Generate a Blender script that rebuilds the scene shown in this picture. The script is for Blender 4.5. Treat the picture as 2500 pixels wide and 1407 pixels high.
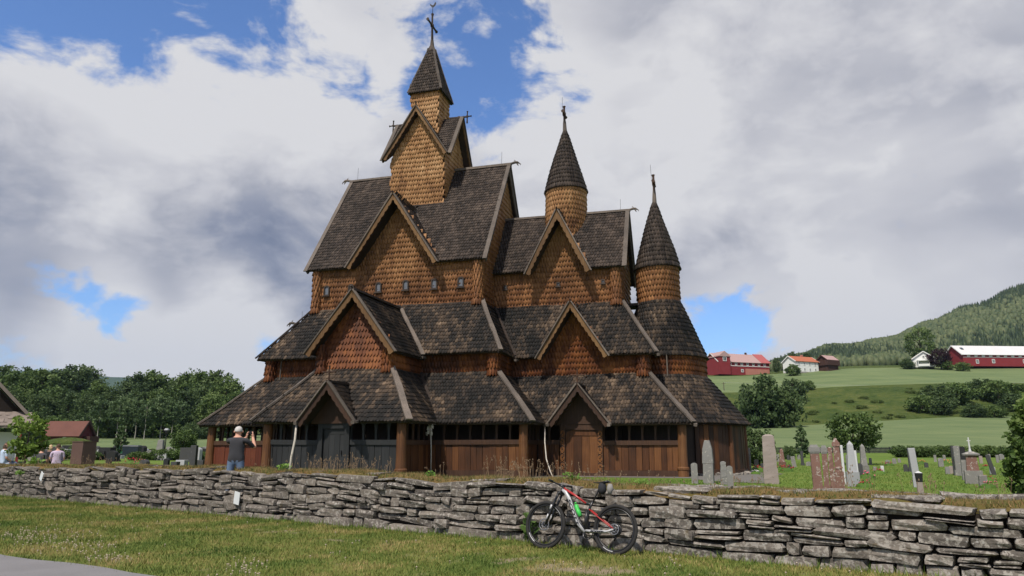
import bpy, bmesh, math, random
import numpy as np
from mathutils import Vector, Matrix
S = bpy.context.scene
for o in list(bpy.data.objects): bpy.data.objects.remove(o)
C = S.collection
random.seed(7); rng = np.random.default_rng(7)
R = math.radians
# ------------------------------------------------------------------ camera
F, PITCH, EYE = 1740.0, R(12.49), 1.6
cam = bpy.data.cameras.new('camera'); cam.lens = 36.0 * F / 2500.0; cam.sensor_width = 36.0
cam.clip_start = 0.1; cam.clip_end = 30000
co = bpy.data.objects.new('camera', cam); C.objects.link(co); co.location = (0, 0, EYE)
co.rotation_euler = (R(90) + PITCH, 0, 0); S.camera = co
# ------------------------------------------------------------------ light, sky, exposure
SUN_AZ, SUN_EL = R(27), R(55)            # the sun stands behind the viewer, to the left
sd = Vector((-math.sin(SUN_AZ) * math.cos(SUN_EL), -math.cos(SUN_AZ) * math.cos(SUN_EL), math.sin(SUN_EL)))
sl = bpy.data.lights.new('sun', 'SUN'); sl.energy = 5.0; sl.angle = R(1.5); sl.color = (1.0, 0.93, 0.82)
so = bpy.data.objects.new('sun', sl); C.objects.link(so); so.location = (-20, -20, 60)
so.rotation_euler = (-sd).to_track_quat('-Z', 'Y').to_euler()
S.view_settings.view_transform = 'Standard'; S.view_settings.look = 'None'
S.view_settings.exposure = 0.0; S.view_settings.gamma = 1.0; S.view_settings.use_curve_mapping = False
W = bpy.data.worlds.new('World'); S.world = W; W.use_nodes = True

class NT:
    """small node helper"""
    def __init__(s, tree): s.t = tree; s.n = tree.nodes; s.l = tree.links
    def new(s, typ, **kw):
        n = s.n.new(typ)
        for k, v in kw.items(): setattr(n, k, v)
        return n
    def put(s, sock, v):
        if isinstance(v, bpy.types.NodeSocket): s.l.new(v, sock)
        elif v is not None:
            try: sock.default_value = v
            except Exception:
                sock.default_value = (v[0], v[1], v[2], 1.0)
    def math(s, op, a, b=None, c=None, clamp=False):
        n = s.new('ShaderNodeMath', operation=op, use_clamp=clamp)
        s.put(n.inputs[0], a)
        if b is not None: s.put(n.inputs[1], b)
        if c is not None: s.put(n.inputs[2], c)
        return n.outputs[0]
    def vmath(s, op, a, b=None):
        n = s.new('ShaderNodeVectorMath', operation=op); s.put(n.inputs[0], a)
        if b is not None: s.put(n.inputs[1], b)
        return n.outputs[1] if op in ('DOT_PRODUCT', 'LENGTH') else n.outputs[0]
    def noise(s, vec, scale, detail=4, rough=0.55, dist=0.0):
        n = s.new('ShaderNodeTexNoise'); s.put(n.inputs['Vector'], vec)
        n.inputs['Scale'].default_value = scale; n.inputs['Detail'].default_value = detail
        n.inputs['Roughness'].default_value = rough; n.inputs['Distortion'].default_value = dist
        return n.outputs['Fac']
    def voronoi(s, vec, scale, feature='F1', out='Distance', rand=1.0):
        n = s.new('ShaderNodeTexVoronoi', feature=feature); s.put(n.inputs['Vector'], vec)
        n.inputs['Scale'].default_value = scale; n.inputs['Randomness'].default_value = rand
        return n.outputs[out]
    def map(s, v, a, b, c=0.0, d=1.0, smooth=False):
        n = s.new('ShaderNodeMapRange'); n.interpolation_type = 'SMOOTHSTEP' if smooth else 'LINEAR'
        s.put(n.inputs[0], v)
        for i, x in enumerate((a, b, c, d)): n.inputs[i + 1].default_value = x
        return n.outputs[0]
    def mix(s, f, a, b, mode='MIX'):
        n = s.new('ShaderNodeMix', data_type='RGBA', blend_type=mode); s.put(n.inputs[0], f)
        s.put(n.inputs[6], a if isinstance(a, bpy.types.NodeSocket) else (a[0], a[1], a[2], 1.0))
        s.put(n.inputs[7], b if isinstance(b, bpy.types.NodeSocket) else (b[0], b[1], b[2], 1.0))
        return n.outputs[2]
    def ramp(s, f, stops):
        n = s.new('ShaderNodeValToRGB'); s.put(n.inputs[0], f); e = n.color_ramp.elements
        while len(e) < len(stops): e.new(0.5)
        for i, (p, c) in enumerate(stops): e[i].position = p; e[i].color = (c[0], c[1], c[2], 1)
        return n.outputs[0]
    def scale(s, vec, sc, loc=(0, 0, 0)):
        n = s.new('ShaderNodeMapping'); s.put(n.inputs[0], vec)
        n.inputs['Location'].default_value = loc; n.inputs['Scale'].default_value = sc
        return n.outputs[0]

def build_world():
    w = NT(W.node_tree); w.n.clear()
    out = w.new('ShaderNodeOutputWorld'); bg = w.new('ShaderNodeBackground'); w.l.new(bg.outputs[0], out.inputs[0])
    sky = w.new('ShaderNodeTexSky'); sky.sky_type = 'NISHITA'; sky.sun_disc = False
    sky.sun_elevation = SUN_EL; sky.sun_rotation = R(180) + SUN_AZ; sky.air_density = 1.0; sky.dust_density = 0.4; sky.ozone_density = 1.6
    tc = w.new('ShaderNodeTexCoord'); d = tc.outputs['Generated']
    sx = w.new('ShaderNodeSeparateXYZ'); w.l.new(d, sx.inputs[0])
    q = w.scale(d, (1.0, 1.0, 1.75))
    big = w.noise(w.scale(q, (1, 1, 1), (3.1, 1.7, 0.4)), 2.3, 2, 0.5)
    mid = w.noise(w.scale(q, (1, 1, 1), (7.3, 2.2, 5.0)), 6.0, 12, 0.60, 0.35)
    n3 = w.noise(w.scale(q, (1, 1, 1), (2.0, 6.1, 1.0)), 9.0, 7, 0.5, 0.2)
    bil = w.math('ABSOLUTE', w.math('MULTIPLY', w.math('SUBTRACT', n3, 0.5), 2.0))        # rounded, cauliflower-like heads
    dens = w.math('ADD', w.math('MULTIPLY', big, 0.30), w.math('MULTIPLY', mid, 1.05)); dens = w.math('ADD', dens, w.math('MULTIPLY', bil, 0.34))
    def blob(u, v, r, amp):       # a bank of cloud (amp > 0) or an opening (amp < 0), by compass direction
        a = (u - 1250) / F; b = (703.5 - v) / F; cp, sp = math.cos(PITCH), math.sin(PITCH)
        c = Vector((a, cp - b * sp, sp + b * cp)).normalized()
        dt = w.vmath('DOT_PRODUCT', d, tuple(c))
        return w.math('MULTIPLY', w.map(dt, math.cos(r), 1.0, 0, 1, True), amp)
    tot = w.math('ADD', dens, -0.055)
    for b in CLOUD_BANKS: tot = w.math('ADD', tot, blob(*b))
    cov = w.map(tot, 0.53, 0.69, 0, 1, True)
    lump = w.noise(w.scale(q, (1, 1, 1), (1.0, 9.0, 2.0)), 3.4, 4, 0.5, 0.3)
    br = w.math('ADD', w.math('MULTIPLY', lump, 0.55), w.math('MULTIPLY', mid, 0.68)); br = w.math('ADD', br, w.math('MULTIPLY', bil, 0.26)); br = w.math('SUBTRACT', br, 0.10); br = w.math('ADD', br, w.map(tot, 0.60, 0.85, 0.16, 0.02))
    for b in CLOUD_LIGHT: br = w.math('ADD', br, blob(*b))
    br = w.math('ADD', w.math('MULTIPLY', w.math('SUBTRACT', br, 0.60), 1.35), 0.59)
    ccol = w.ramp(br, [(0.26, (0.19, 0.225, 0.33)), (0.42, (0.34, 0.365, 0.46)), (0.55, (0.50, 0.51, 0.575)), (0.68, (0.67, 0.67, 0.715)), (0.86, (0.83, 0.825, 0.845))])
    ccol = w.mix(1.0, ccol, (8.0, 8.0, 8.0), 'MULTIPLY')
    bl = w.mix(1.0, sky.outputs[0], (0.95, 1.2, 1.6), 'MULTIPLY')
    w.put(bg.inputs[0], w.mix(cov, bl, ccol)); bg.inputs[1].default_value = 0.108
    W.cycles.sampling_method = 'MANUAL'; W.cycles.sample_map_resolution = 256
# where the cloud opens or thickens, and where it is lit or grey, by compass direction: (u, v, angular radius, amount)
CLOUD_BANKS = [(330, 10, .26, -.075), (60, 70, .18, -.075), (430, 130, .20, -.085), (700, 190, .14, -.06), (250, 140, .10, -.04), (1190, 60, .20, -.075), (1150, 190, .12, -.05), (1530, 300, .11, -.14), (1650, 290, .07, -.06), (320, 785, .05, -.17), (240, 770, .045, -.13), (20, 850, .05, -.09), (1780, 780, .12, -.19), (1720, 740, .08, -.10),
               (850, 220, .07, -.11), (630, 860, .07, -.12), (2150, 450, .55, .22), (400, 560, .30, .22), (700, 400, .22, .14), (1500, 560, .2, .14), (160, 330, .18, .12), (900, 60, .12, .05), (1600, 100, .2, .1), (1100, 700, .3, .12), (500, 830, .12, .07)]
CLOUD_LIGHT = [(330, 600, .30, -.13), (30, 600, .24, -.13), (680, 620, .22, -.09), (150, 560, .2, -.06), (950, 560, .2, -.03), (2150, 330, .34, .07), (1900, 200, .2, .05), (2050, 600, .22, .05), (2350, 640, .16, .0), (2100, 420, .14, .05), (1900, 690, .12, -.06), (480, 300, .28, .18), (330, 420, .14, .06), (150, 270, .22, .17), (100, 830, .16, .22), (420, 830, .18, .22), (250, 810, .1, .1), (560, 860, .12, .14), (760, 300, .2, .08),
               (1450, 420, .22, .12), (1250, 280, .15, .08), (1960, 760, .14, .08), (1600, 150, .25, .09), (2080, 830, .12, .14), (2380, 760, .12, .10), (850, 80, .18, .07), (600, 740, .12, .06)]
build_world()
# ------------------------------------------------------------------ shared helpers
def sstep(a, b, x): t = max(0.0, min(1.0, (x - a) / (b - a))); return t * t * (3 - 2 * t)
def ray(u, v):
    a = (u - 1250) / F; b = (703.5 - v) / F; cp, sp = math.cos(PITCH), math.sin(PITCH)
    return Vector((a, cp - b * sp, sp + b * cp))
def slope(v): r = ray(1250, v); return r.z / r.y
def yard(x, y): return 0.40 + 0.30 * sstep(30, 95, math.hypot(x, y))
def at_z(u, v, z): r = ray(u, v); k = (z - EYE) / r.z; return Vector((r.x * k, r.y * k, z))
def on_yard(u, v):
    z = 0.4
    for _ in range(30): p = at_z(u, v, z); z = yard(p.x, p.y)
    return p
def at_y(u, v, y): r = ray(u, v); k = y / r.y; return Vector((r.x * k, y, EYE + r.z * k))

class MB:
    """collects shapes for one mesh object"""
    def __init__(s): s.v = []; s.f = []; s.m = []; s.mi = 0
    def add(s, vs, fs):
        b = len(s.v); s.v += [tuple(p) for p in vs]
        for f in fs: s.f.append(tuple(i + b for i in f)); s.m.append(s.mi)
        return s
    def box(s, c, d, rz=0.0, M=None, j=0.0):
        x, y, z = d[0] / 2, d[1] / 2, d[2] / 2
        vs = [Vector((a * x, b * y, e * z)) for e in (-1, 1) for a, b in ((-1, -1), (1, -1), (1, 1), (-1, 1))]
        if j: vs = [p + Vector((random.uniform(-j, j) for _ in range(3))) for p in vs]
        Q = M if M is not None else Matrix.Rotation(rz, 3, 'Z')
        vs = [Q @ p + Vector(c) for p in vs]
        return s.add(vs, [(3, 2, 1, 0), (4, 5, 6, 7), (0, 1, 5, 4), (1, 2, 6, 5), (2, 3, 7, 6), (3, 0, 4, 7)])
    def beam(s, p, q, wd, th, up=(0, 0, 1), j=0.0):
        p, q = Vector(p), Vector(q); d = (q - p); L = d.length; d.normalize()
        x = d; z = (Vector(up) - d * d.dot(Vector(up))).normalized(); y = z.cross(x)
        return s.box((p + q) / 2, (L, wd, th), M=Matrix((x, y, z)).transposed(), j=j)
    def prism(s, poly, vec):
        n = len(poly); vec = Vector(vec); a = [Vector(p) for p in poly]; b = [p + vec for p in a]
        nr = Vector((0, 0, 0))
        for i in range(n): nr += a[i].cross(a[(i + 1) % n])
        if nr.dot(vec) > 0: a, b = b, a
        fs = [tuple(range(n)), tuple(range(2 * n - 1, n - 1, -1))] + [(i, n + i, n + (i + 1) % n, (i + 1) % n) for i in range(n)]
        return s.add(a + b, fs)
    def tube(s, pts, rad, n=8, cap=True):
        pts = [Vector(p) for p in pts]; rad = rad if hasattr(rad, '__len__') else [rad] * len(pts)
        b = len(s.v); vs = []; ref = None
        for i, p in enumerate(pts):
            d = (pts[min(i + 1, len(pts) - 1)] - pts[max(i - 1, 0)]).normalized()
            if ref is None: ref = d.orthogonal().normalized()
            ref = (ref - d * d.dot(ref)).normalized(); y = d.cross(ref)
            for k in range(n):
                a = 2 * math.pi * k / n; vs.append(p + (ref * math.cos(a) + y * math.sin(a)) * rad[i])
        fs = [(i * n + k, i * n + (k + 1) % n, (i + 1) * n + (k + 1) % n, (i + 1) * n + k) for i in range(len(pts) - 1) for k in range(n)]
        if cap: fs += [tuple(range(n - 1, -1, -1)), tuple((len(pts) - 1) * n + k for k in range(n))]
        return s.add(vs, fs)
    def lathe(s, prof, c=(0, 0, 0), n=16, a0=0.0):
        vs = []
        for r, z in prof:
            for k in range(n):
                a = a0 + 2 * math.pi * k / n; vs.append((c[0] + r * math.cos(a), c[1] + r * math.sin(a), c[2] + z))
        m = len(prof)
        fs = [(i * n + k, i * n + (k + 1) % n, (i + 1) * n + (k + 1) % n, (i + 1) * n + k) for i in range(m - 1) for k in range(n)]
        fs += [tuple(range(n - 1, -1, -1)), tuple((m - 1) * n + k for k in range(n))]
        return s.add(vs, fs)
    def taper(s, x0, y0, z0, x1, y1, z1, c=(0, 0), j=0.0):      # box whose top differs from its foot
        vs = [(c[0] + a * x0, c[1] + b * y0, z0) for a, b in ((-1, -1), (1, -1), (1, 1), (-1, 1))] + [(c[0] + a * x1, c[1] + b * y1, z1) for a, b in ((-1, -1), (1, -1), (1, 1), (-1, 1))]
        if j: vs = [(p[0] + random.uniform(-j, j), p[1] + random.uniform(-j, j), p[2]) for p in vs]
        return s.add(vs, [(3, 2, 1, 0), (4, 5, 6, 7), (0, 1, 5, 4), (1, 2, 6, 5), (2, 3, 7, 6), (3, 0, 4, 7)])
    def build(s, name, mats, parent=None, off=(0, 0, 0), smooth=False, bevel=0.0):
        me = bpy.data.meshes.new(name)
        vs = s.v if off == (0, 0, 0) else [(a + off[0], b + off[1], c + off[2]) for a, b, c in s.v]
        me.from_pydata(vs, [], s.f); mats = mats if isinstance(mats, (list, tuple)) else [mats]
        for m in mats: me.materials.append(m)
        if len(mats) > 1: me.polygons.foreach_set('material_index', s.m)
        if smooth: me.polygons.foreach_set('use_smooth', [True] * len(me.polygons))
        me.update()
        o = bpy.data.objects.new(name, me); C.objects.link(o)
        if parent is not None: o.parent = parent
        if bevel:
            b = o.modifiers.new('bevel', 'BEVEL'); b.width = bevel; b.segments = 2; b.limit_method = 'ANGLE'
        return o
def tag(o, label, cat, group=None, kind=None):
    o['label'] = label; o['category'] = cat
    if group: o['group'] = group
    if kind: o['kind'] = kind
    return o
def struct(o, kind='structure', label=None, cat=None):
    o['kind'] = kind
    if label: o['label'] = label
    if cat: o['category'] = cat
    return o
def thing(name, label, cat, loc=(0, 0, 0), rz=0.0, group=None):
    o = bpy.data.objects.new(name, None); o.empty_display_size = 0.2; C.objects.link(o)
    o.location = loc; o.rotation_euler = (0, 0, rz); return tag(o, label, cat, group)
def np_mesh(name, V, Fc, mats, rnd=None, parent=None, smooth=False, extra=None):
    """V (n,3); Fc list of (k, array(m,k)) polygon groups"""
    me = bpy.data.meshes.new(name); V = np.asarray(V, np.float32)
    me.vertices.add(len(V)); me.vertices.foreach_set('co', V.ravel())
    loops = np.concatenate([f.ravel() for k, f in Fc]); tot = np.concatenate([np.full(len(f), k, np.int32) for k, f in Fc])
    me.loops.add(len(loops)); me.loops.foreach_set('vertex_index', loops.astype(np.int32))
    st = np.zeros(len(tot), np.int32); st[1:] = np.cumsum(tot)[:-1]
    me.polygons.add(len(tot)); me.polygons.foreach_set('loop_start', st)
    if smooth: me.polygons.foreach_set('use_smooth', np.ones(len(tot), bool))
    if rnd is not None:
        a = me.attributes.new('rnd', 'FLOAT', 'POINT'); a.data.foreach_set('value', np.asarray(rnd, np.float32))
    for m in (mats if isinstance(mats, (list, tuple)) else [mats]): me.materials.append(m)
    me.update(calc_edges=True)
    o = bpy.data.objects.new(name, me); C.objects.link(o)
    if parent is not None: o.parent = parent
    return o
def bake(o):
    """apply the modifiers of o into its mesh"""
    dg = bpy.context.evaluated_depsgraph_get(); dg.update(); e = o.evaluated_get(dg)
    me = bpy.data.meshes.new_from_object(e); o.modifiers.clear(); o.data = me; return o
# ------------------------------------------------------------------ materials
def mat(name, fn, rough=0.8, spec=0.3):
    m = bpy.data.materials.new(name); m.use_nodes = True; w = NT(m.node_tree); w.n.clear()
    out = w.new('ShaderNodeOutputMaterial'); b = w.new('ShaderNodeBsdfPrincipled'); w.l.new(b.outputs[0], out.inputs[0])
    b.inputs['Roughness'].default_value = rough; b.inputs['Specular IOR Level'].default_value = spec
    geo = w.new('ShaderNodeNewGeometry'); w.pos = geo.outputs['Position']
    tc = w.new('ShaderNodeTexCoord'); w.obj = tc.outputs['Object']
    oi = w.new('ShaderNodeObjectInfo'); w.orand = oi.outputs['Random']
    at = w.new('ShaderNodeAttribute'); at.attribute_name = 'rnd'
    w.rnd = w.math('FRACT', w.math('ADD', at.outputs['Fac'], w.orand)); w.arnd = at.outputs['Fac']
    res = fn(w)
    if isinstance(res, tuple): col, h, st, ds = res
    else: col, h = res, None
    w.put(b.inputs['Base Color'], col if isinstance(col, bpy.types.NodeSocket) else (col[0], col[1], col[2], 1))
    if h is not None:
        bp = w.new('ShaderNodeBump'); bp.inputs['Strength'].default_value = st; bp.inputs['Distance'].default_value = ds
        w.put(bp.inputs['Height'], h); w.l.new(bp.outputs[0], b.inputs['Normal'])
    w.b = b
    return m
def plain(name, col, rough=0.7, var=0.18, sc=6.0, spec=0.3, metal=0.0):
    def fn(w):
        n = w.noise(w.pos, sc, 5, 0.6)
        c = w.mix(n, [x * (1 - var) for x in col], [min(1, x * (1 + var)) for x in col])
        return (c, n, 0.15, 0.01)
    m = mat(name, fn, rough, spec)
    if metal:
        for n in m.node_tree.nodes:
            if n.type == 'BSDF_PRINCIPLED': n.inputs['Metallic'].default_value = metal
    return m
def m_wallshingle(w):
    sep = w.new('ShaderNodeSeparateXYZ'); w.l.new(w.pos, sep.inputs[0])
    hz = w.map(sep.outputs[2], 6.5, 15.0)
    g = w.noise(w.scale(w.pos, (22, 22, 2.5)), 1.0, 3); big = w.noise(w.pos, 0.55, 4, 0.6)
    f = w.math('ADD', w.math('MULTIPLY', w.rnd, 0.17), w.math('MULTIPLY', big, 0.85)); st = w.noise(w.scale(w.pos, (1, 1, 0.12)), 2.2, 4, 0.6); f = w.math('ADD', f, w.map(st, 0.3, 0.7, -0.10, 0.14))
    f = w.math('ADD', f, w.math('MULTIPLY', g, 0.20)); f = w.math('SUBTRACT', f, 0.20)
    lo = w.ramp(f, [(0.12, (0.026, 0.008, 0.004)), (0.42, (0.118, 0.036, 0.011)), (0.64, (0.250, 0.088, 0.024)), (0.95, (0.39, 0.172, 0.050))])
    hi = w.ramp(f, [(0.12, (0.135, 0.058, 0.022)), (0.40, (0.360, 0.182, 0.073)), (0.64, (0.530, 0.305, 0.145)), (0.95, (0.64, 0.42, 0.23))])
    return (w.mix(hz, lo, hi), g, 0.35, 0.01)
def m_roofshingle(w):
    sep = w.new('ShaderNodeSeparateXYZ'); w.l.new(w.pos, sep.inputs[0])
    hz = w.map(sep.outputs[2], 7.5, 10.5, 0, 1, True)
    g = w.noise(w.scale(w.pos, (16, 16, 3)), 1.0, 3); big = w.noise(w.scale(w.pos, (1, 1, 0.55)), 0.62, 5, 0.6, 0.4)
    rr = w.math('POWER', w.rnd, 1.5)
    st = w.map(w.noise(w.scale(w.pos, (1, 1, 0.10)), 1.9, 4, 0.6), 0.32, 0.68, -0.13, 0.13)
    f = w.math('ADD', w.math('MULTIPLY', rr, 0.42), w.map(big, 0.34, 0.66, -0.14, 0.42)); f = w.math('ADD', f, st); f = w.math('ADD', f, w.math('MULTIPLY', g, 0.18))
    lo = w.ramp(f, [(0.08, (0.007, 0.0065, 0.006)), (0.36, (0.020, 0.016, 0.0135)), (0.64, (0.064, 0.044, 0.030)), (1.0, (0.19, 0.132, 0.088))])
    f2 = w.math('ADD', w.math('MULTIPLY', w.rnd, 0.27), w.math('MULTIPLY', big, 0.62)); f2 = w.math('ADD', f2, w.math('MULTIPLY', st, 0.9)); f2 = w.math('ADD', f2, w.math('MULTIPLY', g, 0.15))
    hi = w.ramp(f2, [(0.2, (0.010, 0.008, 0.007)), (0.48, (0.036, 0.0265, 0.0215)), (0.72, (0.080, 0.059, 0.047)), (1.0, (0.15, 0.11, 0.083))])
    return (w.mix(hz, lo, hi), g, 0.35, 0.01)
def m_timber(c0, c1, c2):
    def fn(w):
        g = w.noise(w.scale(w.pos, (26, 26, 1.3)), 1.0, 4, 0.6); big = w.noise(w.pos, 1.1, 4)
        f = w.math('ADD', w.math('MULTIPLY', g, 0.6), w.math('MULTIPLY', big, 0.45)); f = w.math('ADD', f, w.math('MULTIPLY', w.orand, 0.22)); f = w.math('SUBTRACT', f, 0.12)
        return (w.ramp(f, [(0.2, c0), (0.5, c1), (0.85, c2)]), g, 0.4, 0.012)
    return fn
def m_stone(w):
    big = w.noise(w.pos, 2.6, 5, 0.6); fi = w.noise(w.pos, 22, 6, 0.65)
    base = w.ramp(w.math('ADD', w.math('MULTIPLY', big, 0.55), w.math('MULTIPLY', w.orand, 0.45)), [(0.2, (0.095, 0.084, 0.074)), (0.5, (0.162, 0.141, 0.122)), (0.85, (0.235, 0.202, 0.170))])
    base = w.mix(w.map(fi, 0.42, 0.75, 0.0, 0.5), base, (0.070, 0.062, 0.060))
    sep = w.new('ShaderNodeSeparateXYZ'); w.l.new(w.pos, sep.inputs[0])
    more = w.map(sep.outputs[0], -9.0, 5.0, -0.04, 0.045)
    ln = w.math('ADD', w.noise(w.pos, 13.0, 6, 0.66, 0.5), more)
    base = w.mix(w.map(ln, 0.53, 0.58, 0.0, 0.85), base, (0.31, 0.285, 0.255))
    vs = w.voronoi(w.scale(w.pos, (1, 1, 1), (3, 1, 4)), 11.0); vn = w.noise(w.pos, 5.0, 3); vs = w.math('ADD', vs, w.math('MULTIPLY', vn, 0.5)); base = w.mix(w.map(vs, 0.36, 0.42, 0.8, 0.0), base, (0.36, 0.35, 0.33))
    dk = w.noise(w.scale(w.pos, (1, 1, 1), (5, 9, 2)), 7.0, 5, 0.6); base = w.mix(w.map(dk, 0.56, 0.68, 0.0, 0.6), base, (0.050, 0.042, 0.042))
    ms = w.noise(w.scale(w.pos, (1, 1, 1), (2, 1, 7)), 3.2, 4, 0.6); base = w.mix(w.map(ms, 0.64, 0.72, 0.0, 0.6), base, (0.085, 0.060, 0.025))
    return (base, w.math('ADD', w.math('MULTIPLY', big, 2.0), fi), 0.55, 0.03)
def m_leaf(c0, c1, c2):
    def fn(w):
        big = w.noise(w.pos, 0.35, 3)
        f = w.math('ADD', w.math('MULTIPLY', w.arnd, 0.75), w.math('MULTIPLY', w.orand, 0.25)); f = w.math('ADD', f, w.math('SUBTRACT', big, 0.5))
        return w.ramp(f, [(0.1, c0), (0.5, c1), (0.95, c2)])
    return fn
def leafmat(name, c0, c1, c2):
    m = mat(name, m_leaf(c0, c1, c2), 0.6, 0.25); t = m.node_tree; w = NT(t)
    b = [n for n in t.nodes if n.type == 'BSDF_PRINCIPLED'][0]; out = [n for n in t.nodes if n.type == 'OUTPUT_MATERIAL'][0]
    col = b.inputs['Base Color'].links[0].from_socket
    tr = w.new('ShaderNodeBsdfTranslucent'); w.put(tr.inputs[0], col); mx = w.new('ShaderNodeMixShader'); mx.inputs[0].default_value = 0.25
    w.l.new(b.outputs[0], mx.inputs[1]); w.l.new(tr.outputs[0], mx.inputs[2]); w.l.new(mx.outputs[0], out.inputs[0]); return m
def m_lawn(w):
    a = w.noise(w.pos, 0.55, 5, 0.6, 0.3); b = w.noise(w.pos, 5.0, 5, 0.6)
    c = w.ramp(w.math('ADD', w.math('MULTIPLY', a, 0.7), w.math('MULTIPLY', b, 0.35)), [(0.3, (0.055, 0.090, 0.018)), (0.52, (0.105, 0.130, 0.030)), (0.74, (0.20, 0.160, 0.06))])
    return (w.mix(w.arnd, c, w.mix(b, (0.155, 0.115, 0.075), (0.30, 0.235, 0.175))), b, 0.5, 0.03)
def m_field(c0, c1, sc=0.05):
    def fn(w):
        a = w.noise(w.scale(w.pos, (1, 2.4, 1)), sc, 5, 0.6); b = w.noise(w.pos, sc * 30, 5, 0.65); sp_ = w.new('ShaderNodeSeparateXYZ'); w.l.new(w.pos, sp_.inputs[0])
        ph = w.math('ADD', w.math('ADD', w.math('MULTIPLY', sp_.outputs[0], 0.42), w.math('MULTIPLY', sp_.outputs[1], 0.16)), w.math('MULTIPLY', a, 3.0)); tl = w.map(w.math('SINE', ph), 0.93, 1.0, 0.0, 0.28)
        f = w.math('SUBTRACT', w.math('ADD', w.map(a, 0.3, 0.7, 0.0, 0.8), w.math('MULTIPLY', b, 0.4)), tl)
        return (w.mix(w.math('SUBTRACT', f, 0.08), c0, c1), b, 0.6, 0.25)
    return fn
def m_bank(w):
    a = w.noise(w.scale(w.pos, (1, 1, 2.5)), 0.06, 6, 0.65, 0.6); b = w.noise(w.pos, 0.7, 5, 0.65)
    c = w.noise(w.scale(w.pos, (1, 1, 2)), 0.22, 6, 0.7, 0.8)
    f = w.math('ADD', w.math('MULTIPLY', a, 0.55), w.math('MULTIPLY', b, 0.3)); f = w.math('ADD', f, w.math('MULTIPLY', c, 0.35))
    return (w.ramp(f, [(0.42, (0.024, 0.044, 0.012)), (0.56, (0.050, 0.078, 0.019)), (0.68, (0.085, 0.105, 0.028)), (0.82, (0.15, 0.14, 0.05))]), b, 1.0, 1.2)
def m_asphalt(w):
    a = w.noise(w.pos, 1.5, 4); b = w.noise(w.pos, 90, 3, 0.7)
    return (w.mix(w.math('ADD', w.math('MULTIPLY', a, 0.4), w.math('MULTIPLY', b, 0.6)), (0.085, 0.082, 0.086), (0.27, 0.26, 0.265)), b, 0.5, 0.012)
def m_plank(w):
    g = w.noise(w.scale(w.pos, (30, 30, 1.2)), 1.0, 4, 0.6); big = w.noise(w.scale(w.pos, (1, 1, 0.7)), 1.4, 4)
    f = w.math('ADD', w.math('MULTIPLY', g, 0.45), w.math('MULTIPLY', big, 0.4)); f = w.math('ADD', f, w.math('MULTIPLY', w.orand, 0.35)); f = w.math('SUBTRACT', f, 0.12)
    return (w.ramp(f, [(0.2, (0.018, 0.007, 0.003)), (0.45, (0.070, 0.025, 0.008)), (0.8, (0.185, 0.076, 0.025))]), g, 0.45, 0.012)
MT = dict(
    wall=mat('wall_shingle_wood', m_wallshingle, 0.65, 0.3), roof=mat('roof_shingle_wood', m_roofshingle, 0.72, 0.22),
    dark=mat('tarred_timber', m_timber((0.014, 0.011, 0.010), (0.034, 0.024, 0.019), (0.080, 0.055, 0.040)), 0.7),
    grey=mat('weathered_timber', m_timber((0.040, 0.034, 0.030), (0.105, 0.086, 0.072), (0.23, 0.185, 0.155)), 0.85),
    barge=mat('barge_timber', m_timber((0.045, 0.024, 0.011), (0.125, 0.066, 0.026), (0.25, 0.145, 0.060)), 0.75),
    pillar=mat('pillar_timber', m_timber((0.035, 0.014, 0.006), (0.098, 0.040, 0.015), (0.20, 0.095, 0.036)), 0.6),
    plank=mat('stained_plank', m_plank, 0.6), black=mat('black_tarred_plank', m_timber((0.009, 0.0095, 0.0105), (0.017, 0.018, 0.0195), (0.030, 0.031, 0.033)), 0.6, 0.35),
    redp=mat('red_plank', m_timber((0.040, 0.009, 0.005), (0.092, 0.022, 0.010), (0.15, 0.045, 0.02)), 0.6),
    brown=mat('brown_timber', m_timber((0.015, 0.008, 0.005), (0.040, 0.019, 0.011), (0.090, 0.044, 0.024)), 0.65),
    carve=mat('carved_timber', m_timber((0.080, 0.030, 0.012), (0.23, 0.095, 0.032), (0.40, 0.19, 0.07)), 0.6),
    glass=plain('window_glass', (0.11, 0.12, 0.14), 0.12, 0.1, spec=0.6), iron=plain('dark_iron', (0.025, 0.025, 0.028), 0.5, 0.2, metal=0.4),
    stone=mat('wall_stone', m_stone, 0.9, 0.2), soil=plain('dark_soil', (0.022, 0.017, 0.013), 0.95, 0.4),
    lawn=mat('lawn_turf', m_lawn, 0.95, 0.1), asphalt=mat('asphalt', m_asphalt, 0.85, 0.25), field=mat('crop_field', m_field((0.090, 0.130, 0.056), (0.155, 0.190, 0.085)), 0.95, 0.1),
    bank=mat('rough_bank', m_bank, 0.95, 0.1), gravel=plain('gravel', (0.135, 0.125, 0.115), 0.95, 0.35, 14.0),
)
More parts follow.
